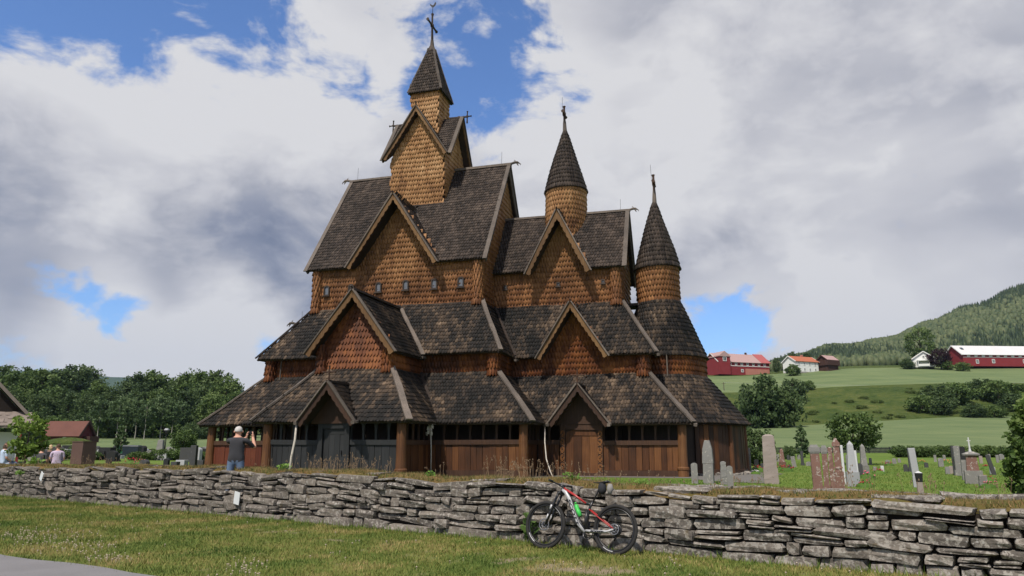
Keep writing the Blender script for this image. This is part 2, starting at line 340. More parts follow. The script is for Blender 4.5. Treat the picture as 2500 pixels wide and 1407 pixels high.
# ------------------------------------------------------------------ the ground, from the lawn to the far hills
WD = Vector((21.57, -14.5, 0)).normalized(); WN = Vector((WD.y, -WD.x, 0))       # along the churchyard wall / towards the viewer
W0 = Vector((-16.64, 24.09, 0))
def wall_pt(s, off=0.0, z=0.0): p = W0 + WD * s + WN * off; return Vector((p.x, p.y, z))
def ground_sheets():
    a, b = wall_pt(-60, 0.25), wall_pt(70, 0.25)
    a.z = b.z = 0
    n = 60; vs = []; fs = []
    for i in range(n + 1):
        p = a.lerp(b, i / n)
        for j in range(25):
            q = p + WN * (j * 1.6); vs.append((q.x, q.y, 0.03 * math.sin(q.x * 0.7) * math.sin(q.y * 0.5 + 1) * sstep(0, 2, j * 1.6)))
    fs = [(i * 25 + j, i * 25 + j + 1, (i + 1) * 25 + j + 1, (i + 1) * 25 + j) for i in range(n) for j in range(24)]
    global BARE, bare_at
    from mathutils import noise as mn
    n = 380; m2 = 110; ds = 0.105; dd_ = 0.145; V = np.zeros((n, m2, 3)); BARE = np.zeros((n, m2)); spots = [at_z(u, v, 0) for u, v in ((1290, 1366), (1400, 1392), (1470, 1398), (1340, 1385), (520, 1262), (385, 1278), (470, 1272), (80, 1238), (720, 1295), (1030, 1350), (860, 1318), (1180, 1372), (620, 1300))]
    for i in range(n):
        for j in range(m2):
            p = W0 + WD * (-5 + i * ds) + WN * (j * dd_ - .25); f = mn.noise(Vector((p.x * 1.1, p.y * 2.0, 0))) * .6 + mn.noise(Vector((p.x * 3.1, p.y * 5.3, 3))) * .5
            for q in spots:
                r2 = ((p.x - q.x) / .55) ** 2 + ((p.y - q.y) / .28) ** 2
                if r2 < 9: f += .5 * math.exp(-r2)
            f += .35 * mn.noise(Vector((p.x * 9, p.y * 14, 7))); BARE[i, j] = .85 * sstep(.34, .85, f) * sstep(.1, .6, j * dd_ - .25); V[i, j] = (p.x, p.y, 0.006)
    ii, jj = np.meshgrid(np.arange(n - 1), np.arange(m2 - 1), indexing='ij'); a_ = ii * m2 + jj
    def bare_at(P):
        s = ((P[:, 0] - W0.x) * WD.x + (P[:, 1] - W0.y) * WD.y + 5) / ds; d = ((P[:, 0] - W0.x) * WN.x + (P[:, 1] - W0.y) * WN.y + .25) / dd_
        return BARE[np.clip(s.astype(int), 0, n - 1), np.clip(d.astype(int), 0, m2 - 1)]
    mb = MB(); mb.add([(x, y, z - .05) for x, y, z in vs], fs); struct(mb.build('outer_lawn', MT['lawn'], smooth=True), label='mown lawn reaching back behind the viewer')
    o = struct(np_mesh('lawn', V.reshape(-1, 3), [(4, np.stack([a_, a_ + 1, a_ + m2 + 1, a_ + m2], -1).reshape(-1, 4))], MT['lawn'], BARE.ravel(), smooth=True), label='mown lawn with bare patches in front of the dry stone wall')
    # asphalt path in the near left corner
    mb = MB(); p, q = Vector((-7.61, 11.21, 0.02)), Vector((-4.69, 9.54, 0.02)); d = (q - p).normalized(); nn = Vector((d.y, -d.x, 0))
    e = []; k = 40
    for i in range(k + 1):
        t = -14 + 30 * i / k; e.append(p + d * t + nn * (0.05 * math.sin(t * 2.3) + 0.03 * math.sin(t * 7.1)))
    mb.add([x + Vector((0, 0, 0.014)) for x in e] + [x + nn * 4.0 + Vector((0, 0, 0.014)) for x in e], [(i, k + 1 + i, k + 2 + i, i + 1) for i in range(k)])
    struct(mb.build('asphalt_path', MT['asphalt']), label='grey asphalt path at the near corner of the lawn')
    # churchyard and everything beyond: rows of constant depth, columns of constant bearing
    cols = np.concatenate([np.linspace(-2.6, -0.85, 16), np.linspace(-0.8, 0.8, 81), np.linspace(0.85, 2.6, 16)])
    rows_r = [(97, 1104), (130, 1075), (160, 1052), (190, 1032), (205, 1003), (220, 968), (234, 944), (255, 930), (280, 912), (300, 900), (320, 896), (360, 893), (450, 902)]
    rows_l = [(97, 1087), (130, 1080), (160, 1071), (190, 1063), (205, 1058), (220, 1052), (234, 1046), (255, 1037), (280, 1024), (300, 1014), (320, 1006), (360, 1000), (450, 1000)]
    cr = [(-3000, 1000), (1500, 1000), (1700, 925), (1900, 884), (2000, 862), (2150, 832), (2300, 788), (2400, 748), (2500, 706), (2700, 640), (3200, 560), (5000, 540)]
    fr = [(-3000, 900), (-500, 893), (0, 902), (180, 908), (230, 913), (280, 921), (340, 925), (450, 936), (560, 946), (600, 953), (800, 972), (1200, 1000), (1700, 1000), (2500, 960), (5000, 960)]
    def crest(u): return float(np.interp(u, [x for x, _ in cr], [y for _, y in cr])) + 5 * math.sin(u * 0.021) + 3 * math.sin(u * 0.055)
    def farc(u): return float(np.interp(u, [x for x, _ in fr], [y for _, y in fr])) + 2 * math.sin(u * 0.033)
    def zrow(k, t):
        u = 1250 + F * t; wr = sstep(1250, 1720, u)
        d = rows_r[k][0]; v = rows_l[k][1] * (1 - wr) + rows_r[k][1] * wr
        if k >= 1: v += wr * {1: 2, 2: 5, 3: 12, 4: 12, 5: 11, 6: 10}.get(k, 18) * (1 - sstep(1780, 2120, u))
        if u > 1700: v += {0: 0, 1: -1, 2: -3, 3: -7, 4: -6, 5: -6, 6: -5}.get(k, -2) * sstep(2000, 2400, u) * 1.5
        return d, EYE + d * slope(v)
    global terrain_z
    def terrain_z(x, y):
        t = x / y
        if y < 97: return yard(x, y)
        if y > 450:
            z0 = zrow(12, t)[1]; z1 = EYE + 1000 * slope(crest(1250 + F * t)) - 6; k = min(1, (y - 450) / 550); k = k * k * (3 - 2 * k) * 0.35 + 0.65 * k
            return z0 + (z1 - z0) * k
        for k in range(len(rows_r) - 1):
            if y <= rows_r[k + 1][0]:
                d0, z0 = zrow(k, t); d1, z1 = zrow(k + 1, t); return z0 + (z1 - z0) * (y - d0) / (d1 - d0)
    def band(name, ys, m, zf, label):
        V = []
        for y in ys:
            for t in cols:
                yy = y + (0.012 * y * math.sin(t * 9 + y * 0.01) if 150 < y < 420 else 0); V.append((t * yy, yy, zf(t * yy, yy)))
        nc = len(cols); fs = [(i * nc + j, i * nc + j + 1, (i + 1) * nc + j + 1, (i + 1) * nc + j) for i in range(len(ys) - 1) for j in range(nc - 1)]
        mb = MB(); mb.add(V, fs); return struct(mb.build(name, m, smooth=True), label=label)
    # churchyard sheet starts under the wall
    V = []; nc = 90
    for i in range(24):
        k = (i / 23) ** 1.6
        for j in range(nc):
            s = -70 + 150 * j / (nc - 1); p = wall_pt(s, -0.5); q = Vector((s * 2.6 - 40, 97.0, 0)); r = p.lerp(q, k); V.append((r.x, r.y, yard(r.x, r.y)))
    mb = MB(); mb.add(V, [(i * nc + j, i * nc + j + 1, (i + 1) * nc + j + 1, (i + 1) * nc + j) for i in range(23) for j in range(nc - 1)])
    struct(mb.build('churchyard_ground', MT['yard'], smooth=True), label='green churchyard lawn between the stone wall and the picket fence')
    band('crop_field', [96.9, 110, 130, 145, 160, 175, 190], MT['field'], terrain_z, 'pale green crop field beyond the picket fence')
    band('grass_bank', [190, 197, 205, 212, 220, 227, 234], MT['bank'], terrain_z, 'rough green bank with bushes between the two crop fields')
    band('upper_field', [234, 245, 255, 268, 280, 300], MT['field'], terrain_z, 'pale green crop field below the farm buildings')
    band('farmyard_ground', [300, 310, 320, 340, 360, 400, 450], MT['bank'], terrain_z, 'green plateau the farm buildings stand on')
    band('mountain', [450, 500, 560, 640, 720, 800, 880, 940, 1000], MT['wood'], terrain_z, 'long forested mountain slope rising to the right')
    band('mountain_back', [1000, 1100, 1400], MT['wood'], lambda x, y: EYE + 1000 * slope(crest(1250 + F * x / y)) - 6 - (y - 1000) * 0.25, 'far side of the forested mountain')
    V = []
    for i in range(10):
        y = 3200 + 200 * i
        for t in cols: V.append((t * y, y, max(-60, (EYE + 4400 * slope(farc(1250 + F * t))) * sstep(2900, 4400, y))))
    nc = len(cols); mb = MB(); mb.add(V, [(i * nc + j, i * nc + j + 1, (i + 1) * nc + j + 1, (i + 1) * nc + j) for i in range(9) for j in range(nc - 1)])
    struct(mb.build('far_hills', MT['wood'], smooth=True), label='distant blue wooded hills beyond the valley')
    mb = MB(); mb.add([(-16000, -200, -70), (16000, -200, -70), (16000, 14000, -70), (-16000, 14000, -70)], [(0, 1, 2, 3)]); struct(mb.build('valley_floor', MT['wood']), label='low valley floor reaching the horizon')
def m_yard(w):
    a = w.noise(w.pos, 0.25, 5, 0.6, 0.3); b = w.noise(w.pos, 4.0, 5, 0.6)
    return (w.ramp(w.math('ADD', w.math('MULTIPLY', a, 0.7), w.math('MULTIPLY', b, 0.35)), [(0.3, (0.060, 0.108, 0.018)), (0.52, (0.098, 0.155, 0.026)), (0.75, (0.165, 0.185, 0.048))]), b, 0.6, 0.05)
MT['yard'] = mat('churchyard_turf', m_yard, 0.95, 0.1)
MT['wood'] = mat('woodland_floor', m_field((0.030, 0.050, 0.022), (0.060, 0.085, 0.034), 0.02), 0.95, 0.1)
ground_sheets()
# ------------------------------------------------------------------ the stave church (its own frame: x along the ridge, y to the far side)
T = R(15.5); X0, Y0, GZ = -4.606, 37.0, 0.40
church = thing('stave_church', 'tall dark wooden stave church with shingled gables, turrets and tiered roofs', 'church', (X0, Y0, GZ), -T)
OFF = (0, 0, -GZ)
def wob(x, y, z): return (0.014 * math.sin(z * 1.9 + y * .7), 0.016 * math.sin(x * 1.1 + z * .9), 0.024 * math.sin(x * .62 + 1.1) * math.cos(y * .5 + z * .3) + 0.012 * math.sin(x * 1.7 + y * 1.3))
def cpart(name, mb, m, parent=None, **k):
    mb.v = [(a + d[0], b + d[1], c + d[2]) for a, b, c in mb.v for d in (wob(a, b, c),)]
    return mb.build(name, m, parent or church, OFF, **k)
# shingles ---------------------------------------------------------
def shingle_tpl(w, rh, kind):
    L = rh * 1.6; h = w * (0.488 if kind == 'point' else .47)
    if kind == 'point': low = [(h, .50 * rh), (h * .62, .20 * rh), (0, 0), (-h * .62, .20 * rh), (-h, .50 * rh)]
    else: low = [(h, .42 * rh), (h * .72, .13 * rh), (0, 0), (-h * .72, .13 * rh), (-h, .42 * rh)]
    ti, th_ = (0.088, 0.058) if kind == 'point' else (0.062, 0.036); zt = lambda y: ti - (ti - .012) * y / L
    top = [(-h, L), (h, L)]
    vs = [(x, y, zt(y)) for x, y in top + low] + [(x, y, zt(y) - th_) for x, y in low]
    fs7 = np.array([[1, 0, 6, 5, 4, 3, 2]]); fs4 = np.array([[2 + i, 3 + i, 8 + i, 7 + i] for i in range(4)])
    return np.array(vs, np.float32), fs7, fs4
def inside(P, poly):
    x, y = P[:, 0], P[:, 1]; r = np.zeros(len(P), bool); n = len(poly)
    for i in range(n):
        x0, y0 = poly[i]; x1, y1 = poly[(i + 1) % n]
        if y0 == y1: continue
        c = ((y0 > y) != (y1 > y)) & (x < (x1 - x0) * (y - y0) / (y1 - y0) + x0); r ^= c
    return r
def lay_poly(poly, out, w, rh, holes=()):
    """rows of shingles over a planar polygon; returns arrays of frames (origin, across, up, out)"""
    P = [np.array(p, float) for p in poly]; n = np.zeros(3)
    for i in range(len(P)): n += np.cross(P[i], P[(i + 1) % len(P)])
    n /= np.linalg.norm(n)
    if n @ np.array(out, float) < 0: n = -n
    v = np.array([0, 0, 1.0]) - n * n[2]; v /= np.linalg.norm(v); u = np.cross(v, n)
    o = P[0]; to2 = lambda p: ((np.array(p, float) - o) @ u, (np.array(p, float) - o) @ v)
    q = [to2(p) for p in P]; us = [a for a, _ in q]; vs = [b for _, b in q]
    rows = np.arange(min(vs) - rh * 0.25, max(vs) + rh, rh); fr = []
    for i, vv in enumerate(rows):
        cx = np.arange(min(us) - w, max(us) + w, w) + (w / 2 if i % 2 else 0) + rng.uniform(-.01, .01)
        t = np.stack([cx + rng.normal(0, w * .03, len(cx)), np.full(len(cx), vv) + rng.normal(0, rh * .055, len(cx))], 1)
        k = inside(t + np.array([0, rh * 0.5]), q)
        for h in holes:
            k &= ~inside(t + np.array([0, rh * 0.5]), [to2(p) for p in h])
        t = t[k]
        if len(t): fr.append(o + t[:, :1] * u + t[:, 1:] * v)
    if not fr: return None
    O = np.concatenate(fr); N = len(O)
    return O, np.tile(u, (N, 1)), np.tile(v, (N, 1)), np.tile(n, (N, 1))
def lay_round(prof, c, w, rh, a0=0, a1=2 * math.pi):
    """rows round a surface of revolution given as (radius, height) from the foot up"""
    fr = []
    for (r0, z0), (r1, z1) in zip(prof[:-1], prof[1:]):
        L = math.hypot(r1 - r0, z1 - z0); m = max(1, round(L / rh)); sl = np.array([(r1 - r0) / L, (z1 - z0) / L])
        for i in range(m):
            k = (i + (0.0 if i else -0.15)) / m; r = r0 + (r1 - r0) * k; z = z0 + (z1 - z0) * k
            cnt = max(7, int(round(2 * math.pi * max(r, .05) / w))); a = (np.arange(cnt) + (.5 if i % 2 else 0)) * 2 * math.pi / cnt
            d = (a - a0) % (2 * math.pi); a = a[d <= (a1 - a0) + 1e-6]
            if not len(a): continue
            rd = np.stack([np.cos(a), np.sin(a), 0 * a], 1); zz = np.tile([0, 0, 1.0], (len(a), 1)); tn = np.stack([-np.sin(a), np.cos(a), 0 * a], 1)
            sc = min(1.0, 2 * math.pi * r / cnt / w) if cnt == 7 else 1.0
            fr.append((np.array(c) + rd * r + zz * z, tn * sc, rd * sl[0] + zz * sl[1], rd * sl[1] - zz * sl[0]))
    return tuple(np.concatenate([f[i] for f in fr]) for i in range(4))
NSH = 0
def cover(frames, w, rh, kind, m, parent, name='shingle_courses', singles=0):
    global NSH
    frames = [f for f in frames if f is not None]
    if not frames: return
    O, U, Vv, N = (np.concatenate([f[i] for f in frames]) for i in range(4)); NSH += len(O)
    O = O + np.array([wob(*p) for p in O]); tv, f7, f4 = shingle_tpl(w, rh, kind)
    if singles:
        me = None; idx = np.argsort(-np.asarray(singles_key(O)))[:singles]; rest = np.setdiff1d(np.arange(len(O)), idx)
        for i in idx:
            if me is None:
                me = bpy.data.meshes.new('shingle'); me.from_pydata([tuple(p) for p in tv.tolist()], [], [tuple(x) for x in f7.tolist() + f4.tolist()]); me.materials.append(m); me.update()
            ob = bpy.data.objects.new('shingle', me); C.objects.link(ob); ob.parent = parent
            M = Matrix(((U[i][0], Vv[i][0], N[i][0], O[i][0]), (U[i][1], Vv[i][1], N[i][1], O[i][1]), (U[i][2], Vv[i][2], N[i][2], O[i][2] - GZ), (0, 0, 0, 1)))
            ob.matrix_basis = M
        O, U, Vv, N = O[rest], U[rest], Vv[rest], N[rest]
    if not len(O): return
    O = O + np.array(OFF); k = len(tv); n = len(O)
    tw = rng.normal(0, 0.0035, (n, 1))
    V = (O[:, None] + tv[None, :, 0, None] * U[:, None] + tv[None, :, 1, None] * Vv[:, None] + (tv[None, :, 2, None] + tw[:, None]) * N[:, None]).reshape(-1, 3)
    b = (np.arange(n) * k)[:, None, None]
    o = np_mesh(name, V, [(7, (f7[None] + b).reshape(-1, 7)), (4, (f4[None] + b).reshape(-1, 4))], m, np.repeat(rng.random(n), k), parent)
    o['kind'] = 'stuff'; return o
def singles_key(O):      # nearest the viewer first
    X = X0 + O[:, 0] * math.cos(T) + O[:, 1] * math.sin(T); Y = Y0 - O[:, 0] * math.sin(T) + O[:, 1] * math.cos(T); return -np.hypot(X, Y)
def deck(polys, outs, m, name, th=0.09):
    mb = MB()
    for p, out in zip(polys, outs):
        P = [Vector(a) for a in p]; n = Vector((0, 0, 0))
        for i in range(len(P)): n += P[i].cross(P[(i + 1) % len(P)])
        n.normalize()
        if n.dot(Vector(out)) < 0: n = -n
        mb.prism([a - n * 0.035 for a in P], -n * th)
    return cpart(name, mb, m)
RW, RH = 0.135, 0.215      # roof shingle width and course height
WW, WH = 0.145, 0.250      # wall shingle
def roof(name, polys, outs, shingled=None, singles=0, m='dark'):
    o = deck(polys, outs, MT[m], name)
    sel = range(len(polys)) if shingled is None else shingled
    cover([lay_poly(polys[i], outs[i], RW, RH) for i in sel], RW, RH, 'round', MT['roof'], o, singles=singles); return o
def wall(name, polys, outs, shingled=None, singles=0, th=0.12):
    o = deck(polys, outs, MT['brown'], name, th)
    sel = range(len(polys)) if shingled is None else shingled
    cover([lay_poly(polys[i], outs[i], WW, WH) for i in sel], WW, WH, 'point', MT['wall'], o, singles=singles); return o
def barge(parent, apex, eave, out, depth=0.26, th=0.07, m='barge', waves=9):
    """scalloped board along a gable slope, with a plain weather board on its upper edge"""
    a, e = Vector(apex), Vector(eave); d = (e - a); L = d.length; d.normalize(); o = Vector(out).normalized(); p = d.cross(o)
    if p.z > 0: p = -p
    n = waves * 4; up = []; lo = []
    for i in range(n + 1):
        t = i / n; q = a + d * L * t; up.append(q - p * 0.03)
        lo.append(q + p * (depth * (0.78 + 0.22 * abs(math.sin(math.pi * waves * t)) ** 0.6) * (1.0 if t < .97 else 1.25)))
    mb = MB()
    for i in range(n): mb.prism([up[i], up[i + 1], lo[i + 1], lo[i]], o * th)
    cpart('barge_board', mb, MT[m], parent)
    mb = MB(); mb.beam(a - p * 0.05 + o * (th * .5), e - p * 0.05 + o * (th * .5) + d * 0.05, 0.20, 0.05, -p, 0.008); cpart('weather_board', mb, MT['grey'], parent)
def hip(parent, p, q, wd=0.20, th=0.07, up=(0, 0, 1), m='grey'):
    P, Q = Vector(p), Vector(q); mb = MB(); k = 6; u = Vector((0, 0, 0.085))
    for i in range(k):
        a = P.lerp(Q, i / k) + u; b = P.lerp(Q, (i + 1.02) / k) + u
        mb.beam(a, b, wd * random.uniform(.92, 1.06), th, up, 0.006)
    cpart('hip_board', mb, MT[m], parent)
def post(parent, x, y, z0, z1, r=0.21, name='corner_post'):
    mb = MB(); mb.lathe([(r, z0), (r, z1)], (x, y, 0), 14); o = cpart(name, mb, MT['brown'], parent)
    prof = [(r + .035, z0 - .12), (r, z0 + .45), (r, z1)]
    cover([lay_round(prof, (x, y, 0), 0.115, 0.26, math.pi * .95, math.pi * 2.1)], 0.115, 0.26, 'point', MT['wall'], parent, name='post_shingles')
def dragon(parent, p, d, s=1.0, m='grey'):
    """carved dragon head growing out of a ridge end, along the direction d"""
    p, d = Vector(p), Vector(d).normalized(); u = Vector((0, 0, 1)); mb = MB()
    pt = lambda a, b: p + d * a * s + u * b * s
    mb.tube([pt(-.5, .0), pt(-.1, .03), pt(.15, .10), pt(.32, .10), pt(.45, .02)], [.07 * s, .075 * s, .085 * s, .075 * s, .04 * s], 8)
    mb.tube([pt(.28, .05), pt(.36, -.07), pt(.40, -.15)], [.045 * s, .035 * s, .012 * s], 6); mb.tube([pt(.45, .03), pt(.54, -.05), pt(.52, -.12)], [.04 * s, .028 * s, .01 * s], 6)
    mb.tube([pt(.2, .15), pt(.16, .24), pt(.10, .27)], [.035 * s, .024 * s, .008 * s], 5); cpart('dragon_head', mb, MT[m], parent, smooth=True)
def rod(parent, p, h=0.6):
    mb = MB(); mb.tube([p, (p[0], p[1], p[2] + h)], 0.008, 5); cpart('lightning_rod', mb, MT['iron'], parent)
def cross(parent, p, h, arm, axis, sw=0.07, m='dark', at=.62):
    """wooden cross with flared ends"""
    p, ax = Vector(p), Vector(axis).normalized(); mb = MB(); up = Vector((0, 0, 1)); other = up.cross(ax)
    mb.tube([p - up * .1, p + up * h * .4, p + up * h * .9, p + up * h], [sw * 1.1, sw * .8, sw * .8, sw * 1.25], 6); c = p + up * h * at
    for s in (-1, 1):
        mb.tube([c, c + ax * s * arm * .75, c + ax * s * arm], [sw * .8, sw * .75, sw * 1.3], 6)
    mb.box(c, (sw * 2.2,) * 3); cpart('cross', mb, MT[m], parent)
# --- key levels
ZL, ZLT, ZM, ZMT = 2.50, 4.66, 5.53, 8.13
S_, E_, W_, N_ = (0, -1, .8), (1, 0, .8), (-1, 0, .8), (0, 1, .8); s_, e_, w_, n_ = (0, -1, 0), (1, 0, 0), (-1, 0, 0), (0, 1, 0)
# --- main roof of the nave with its cross gable
g0, gh, gz, ge = 0.12, 2.28, 13.42, 9.97
yv = -4.11 * (16.2 - gz) / (16.2 - 10.1)
mainL = [(-4.6, -4.11, 10.1), (g0 - gh, -4.11, 10.1), (g0, yv, gz), (g0, 0, 16.2), (-4.6, 0, 16.2)]
mainR = [(g0 + gh, -4.11, 10.1), (4.6, -4.11, 10.1), (4.6, 0, 16.2), (g0, 0, 16.2), (g0, yv, gz)]
mainN = [(-4.6, 4.11, 10.1), (4.6, 4.11, 10.1), (4.6, 0, 16.2), (-4.6, 0, 16.2)]
mr = roof('nave_roof', [mainL, mainR, mainN], [S_, S_, N_], [0, 1])
mb = MB(); mb.beam((-4.75, 0, 16.27), (4.75, 0, 16.27), .22, .12, j=.01); cpart('ridge_board', mb, MT['grey'], mr)
dragon(mr, (4.8, 0, 16.28), e_, 0.85); dragon(mr, (-4.8, 0, 16.28), w_, 0.85); rod(mr, (4.2, 0, 16.3), .75); rod(mr, (-4.3, 0, 16.3), .75)
for x, o in ((4.6, e_), (-4.6, w_)):
    for y in (-4.15, 4.15): barge(mr, (x, 0, 16.22), (x, y, 10.05), o, .2, .06, 'grey', 16)
yf = -4.55
cgL = [(g0 - gh - .02, yf, ge), (g0, yf, gz), (g0, yv, gz), (g0 - gh - .02, -4.0, ge + .1)]; cgR = [(g0 + gh + .02, yf, ge), (g0, yf, gz), (g0, yv, gz), (g0 + gh + .02, -4.0, ge + .1)]
cg = roof('nave_gable_roof', [cgL, cgR], [(-1, 0, .8), (1, 0, .8)])
for x in (g0 - gh - .03, g0 + gh + .03): barge(cg, (g0, yf, gz + .03), (x, yf, ge - .03), s_, .18, .07, 'barge', 13)
for s in (-1, 1): hip(cg, (g0 + s * gh, -4.05, ge + .02), (g0, yv, gz), .16, .05, (s * .5, -.5, .6))
dragon(cg, (g0, yf - .02, gz + .05), (0, -1, .35), .42, 'dark')
# --- clerestory of the nave
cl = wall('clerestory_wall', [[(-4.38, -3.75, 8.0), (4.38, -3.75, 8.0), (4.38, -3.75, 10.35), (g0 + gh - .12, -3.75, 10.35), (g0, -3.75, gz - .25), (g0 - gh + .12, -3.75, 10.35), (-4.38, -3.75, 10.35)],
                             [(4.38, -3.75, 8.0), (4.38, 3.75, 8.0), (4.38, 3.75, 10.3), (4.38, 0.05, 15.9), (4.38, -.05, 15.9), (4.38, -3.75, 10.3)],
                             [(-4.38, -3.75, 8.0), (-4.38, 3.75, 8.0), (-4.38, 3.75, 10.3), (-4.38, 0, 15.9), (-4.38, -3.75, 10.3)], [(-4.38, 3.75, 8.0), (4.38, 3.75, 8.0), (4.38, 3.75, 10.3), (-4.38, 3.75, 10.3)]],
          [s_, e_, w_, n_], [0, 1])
post(cl, 4.18, -3.76, 8.05, 10.1); post(cl, -4.18, -3.76, 8.05, 10.1)
def window(parent, x, y, z, wd, hg):
    mb = MB(); f = 0.05; yy = y - .125
    k = 8; arch = [(x + wd / 2 * math.cos(math.pi * i / k), z + hg / 2 - wd * .3 + wd * .34 * math.sin(math.pi * i / k)) for i in range(k + 1)]
    out = [(x - wd / 2, z - hg / 2), (x + wd / 2, z - hg / 2)] + arch; cx_, cz_ = x, z
    inn = [(cx_ + (a - cx_) * (1 - 2.3 * f / wd), cz_ + (b - cz_) * (1 - 2.3 * f / hg)) for a, b in out]; n = len(out)
    for i in range(n):
        j = (i + 1) % n; mb.prism([(out[i][0], yy, out[i][1]), (out[j][0], yy, out[j][1]), (inn[j][0], yy, inn[j][1]), (inn[i][0], yy, inn[i][1])], (0, .09, 0))
    mb.box((x, yy - .02, z - hg / 2 - .02), (wd + .08, .08, .045)); o = cpart('window', mb, MT['dark'], parent)
    mb = MB(); mb.prism([(a, yy + .045, b) for a, b in inn], (0, .02, 0)); cpart('pane', mb, MT['glass'], parent)
for x in (-3.62, -2.30, -0.85, 0.57, 2.03, 3.36): window(cl, x, -3.75, 9.05, .31, .50)
# --- central tower
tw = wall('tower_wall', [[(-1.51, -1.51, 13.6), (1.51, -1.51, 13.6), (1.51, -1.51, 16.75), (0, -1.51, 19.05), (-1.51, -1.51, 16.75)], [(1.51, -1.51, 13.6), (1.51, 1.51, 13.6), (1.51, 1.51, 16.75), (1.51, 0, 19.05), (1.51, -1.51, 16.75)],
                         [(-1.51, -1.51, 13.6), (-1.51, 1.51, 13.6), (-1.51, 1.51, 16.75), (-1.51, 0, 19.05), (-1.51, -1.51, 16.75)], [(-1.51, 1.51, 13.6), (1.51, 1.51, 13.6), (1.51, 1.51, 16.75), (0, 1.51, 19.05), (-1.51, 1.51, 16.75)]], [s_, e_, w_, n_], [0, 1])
A, h, zt, zb = 1.90, 1.76, 19.30, 16.55
P = []; D = []
for c, sn in ((1, 0), (0, 1), (-1, 0), (0, -1)):
    for sg in (1, -1):
        f = lambda a, b, z, c=c, sn=sn: (c * a - sn * b, sn * a + c * b, z)
        P.append([f(A, sg * h, zb), f(A, 0, zt), f(0, 0, zt), f(h, sg * h, zb)]); D.append(f(0, sg, .7))
tr = roof('tower_gable_roof', P, D)
for (dx, dy) in ((0, -1), (1, 0), (-1, 0), (0, 1)):
    for s in (-1, 1): barge(tr, (dx * A, dy * A, zt + .03), (dx * A + s * dy * (h + .04), dy * A + s * dx * (h + .04), zb - .05), (dx, dy, 0), .15, .06, 'barge', 10)
for s in (-1, 1):
    mb = MB(); mb.beam((s * 1.2, 0, zt + .06), (s * 2.2, 0, zt + .06), .08, .08); cpart('ridge_beam', mb, MT['dark'], tr)
    cross(tr, (s * 2.22, 0, zt - .22), .60, .24, e_, .045, at=.5)
dragon(tr, (0, -A - .02, zt + .1), (0, -.5, .8), .5, 'dark')
ut = wall('upper_tower_wall', [[(-.8, -.8, 17.2), (.8, -.8, 17.2), (.8, -.8, 20.85), (-.8, -.8, 20.85)], [(.8, -.8, 17.2), (.8, .8, 17.2), (.8, .8, 20.85), (.8, -.8, 20.85)],
                               [(-.8, -.8, 17.2), (-.8, .8, 17.2), (-.8, .8, 20.85), (-.8, -.8, 20.85)], [(-.8, .8, 17.2), (.8, .8, 17.2), (.8, .8, 20.85), (-.8, .8, 20.85)]], [s_, e_, w_, n_], [0, 1])
b, t, zb2, zt2 = .98, .15, 20.70, 23.75
sp = roof('spire_roof', [[(-b, -b, zb2), (b, -b, zb2), (t, -t, zt2), (-t, -t, zt2)], [(b, -b, zb2), (b, b, zb2), (t, t, zt2), (t, -t, zt2)], [(-b, -b, zb2), (-b, b, zb2), (-t, t, zt2), (-t, -t, zt2)], [(-b, b, zb2), (b, b, zb2), (t, t, zt2), (-t, t, zt2)]],
          [S_, E_, W_, N_], [0, 1])
for sx, sy in ((1, -1), (-1, -1), (1, 1)): hip(sp, (sx * b, sy * b, zb2 - .03), (sx * t, sy * t, zt2), .13, .05, (sx, sy, .4))
mb = MB(); mb.lathe([(.33, 23.55), (.28, 23.72), (.13, 24.05), (.075, 24.5), (.06, 25.0)], (0, 0, 0), 4, math.pi / 4); cpart('spire_cap', mb, MT['dark'], sp)
cross(sp, (0, 0, 24.6), 1.5, .70, n_, .075, at=.50)
mb = MB(); mb.tube([(0, 0, 26.0), (0, 0, 26.55)], .018, 5)
ck = [(-.20, .10), (-.14, .17), (-.10, .10), (-.02, .05), (.06, .07), (.11, .20), (.17, .22), (.19, .13), (.13, -.01), (.04, -.08), (-.06, -.07), (-.13, .02)]
mb.prism([(x, -.015, 26.62 + z) for x, z in ck], (0, .03, 0)); cpart('weathercock', mb, MT['iron'], sp)
# --- middle skirt roof of the nave, with the transept bay
t0, th_, tz, te = 0.38, 1.93, 7.80, 5.33
yb = -3.75 - (ZMT - tz) / (ZMT - ZM) * 1.85
mid = [[(-6.05, -5.6, ZM), (t0 - th_, -5.6, ZM), (t0, yb, tz), (t0, -3.75, ZMT), (-4.36, -3.75, ZMT)], [(t0 + th_, -5.6, ZM), (5.82, -5.6, ZM), (4.40, -3.75, ZMT), (t0, -3.75, ZMT), (t0, yb, tz)],
       [(5.82, -5.6, ZM), (5.82, 5.6, ZM), (4.40, 3.75, ZMT), (4.40, -3.75, ZMT)], [(-6.05, -5.6, ZM), (-6.05, 5.6, ZM), (-4.36, 3.75, ZMT), (-4.36, -3.75, ZMT)], [(-6.05, 5.6, ZM), (5.82, 5.6, ZM), (4.4, 3.75, ZMT), (-4.36, 3.75, ZMT)]]
mo = roof('nave_aisle_roof', mid, [S_, S_, E_, W_, N_], [0, 1, 2])
hip(mo, (5.84, -5.63, ZM - .03), (4.40, -3.75, ZMT)); hip(mo, (-6.08, -5.63, ZM - .03), (-4.38, -3.75, ZMT), .24, m='dark'); hip(mo, (5.9, -3.5, ZM), (4.45, -1.9, ZMT), .12, .05, m='dark')
tyf = -8.62
trn = [[(t0 - th_, tyf, te), (t0, tyf, tz), (t0, yb, tz), (t0 - th_, -5.4, te)], [(t0 + th_, tyf, te), (t0, tyf, tz), (t0, yb, tz), (t0 + th_, -5.4, te)]]
to = roof('transept_roof', trn, [(-1, 0, .8), (1, 0, .8)])
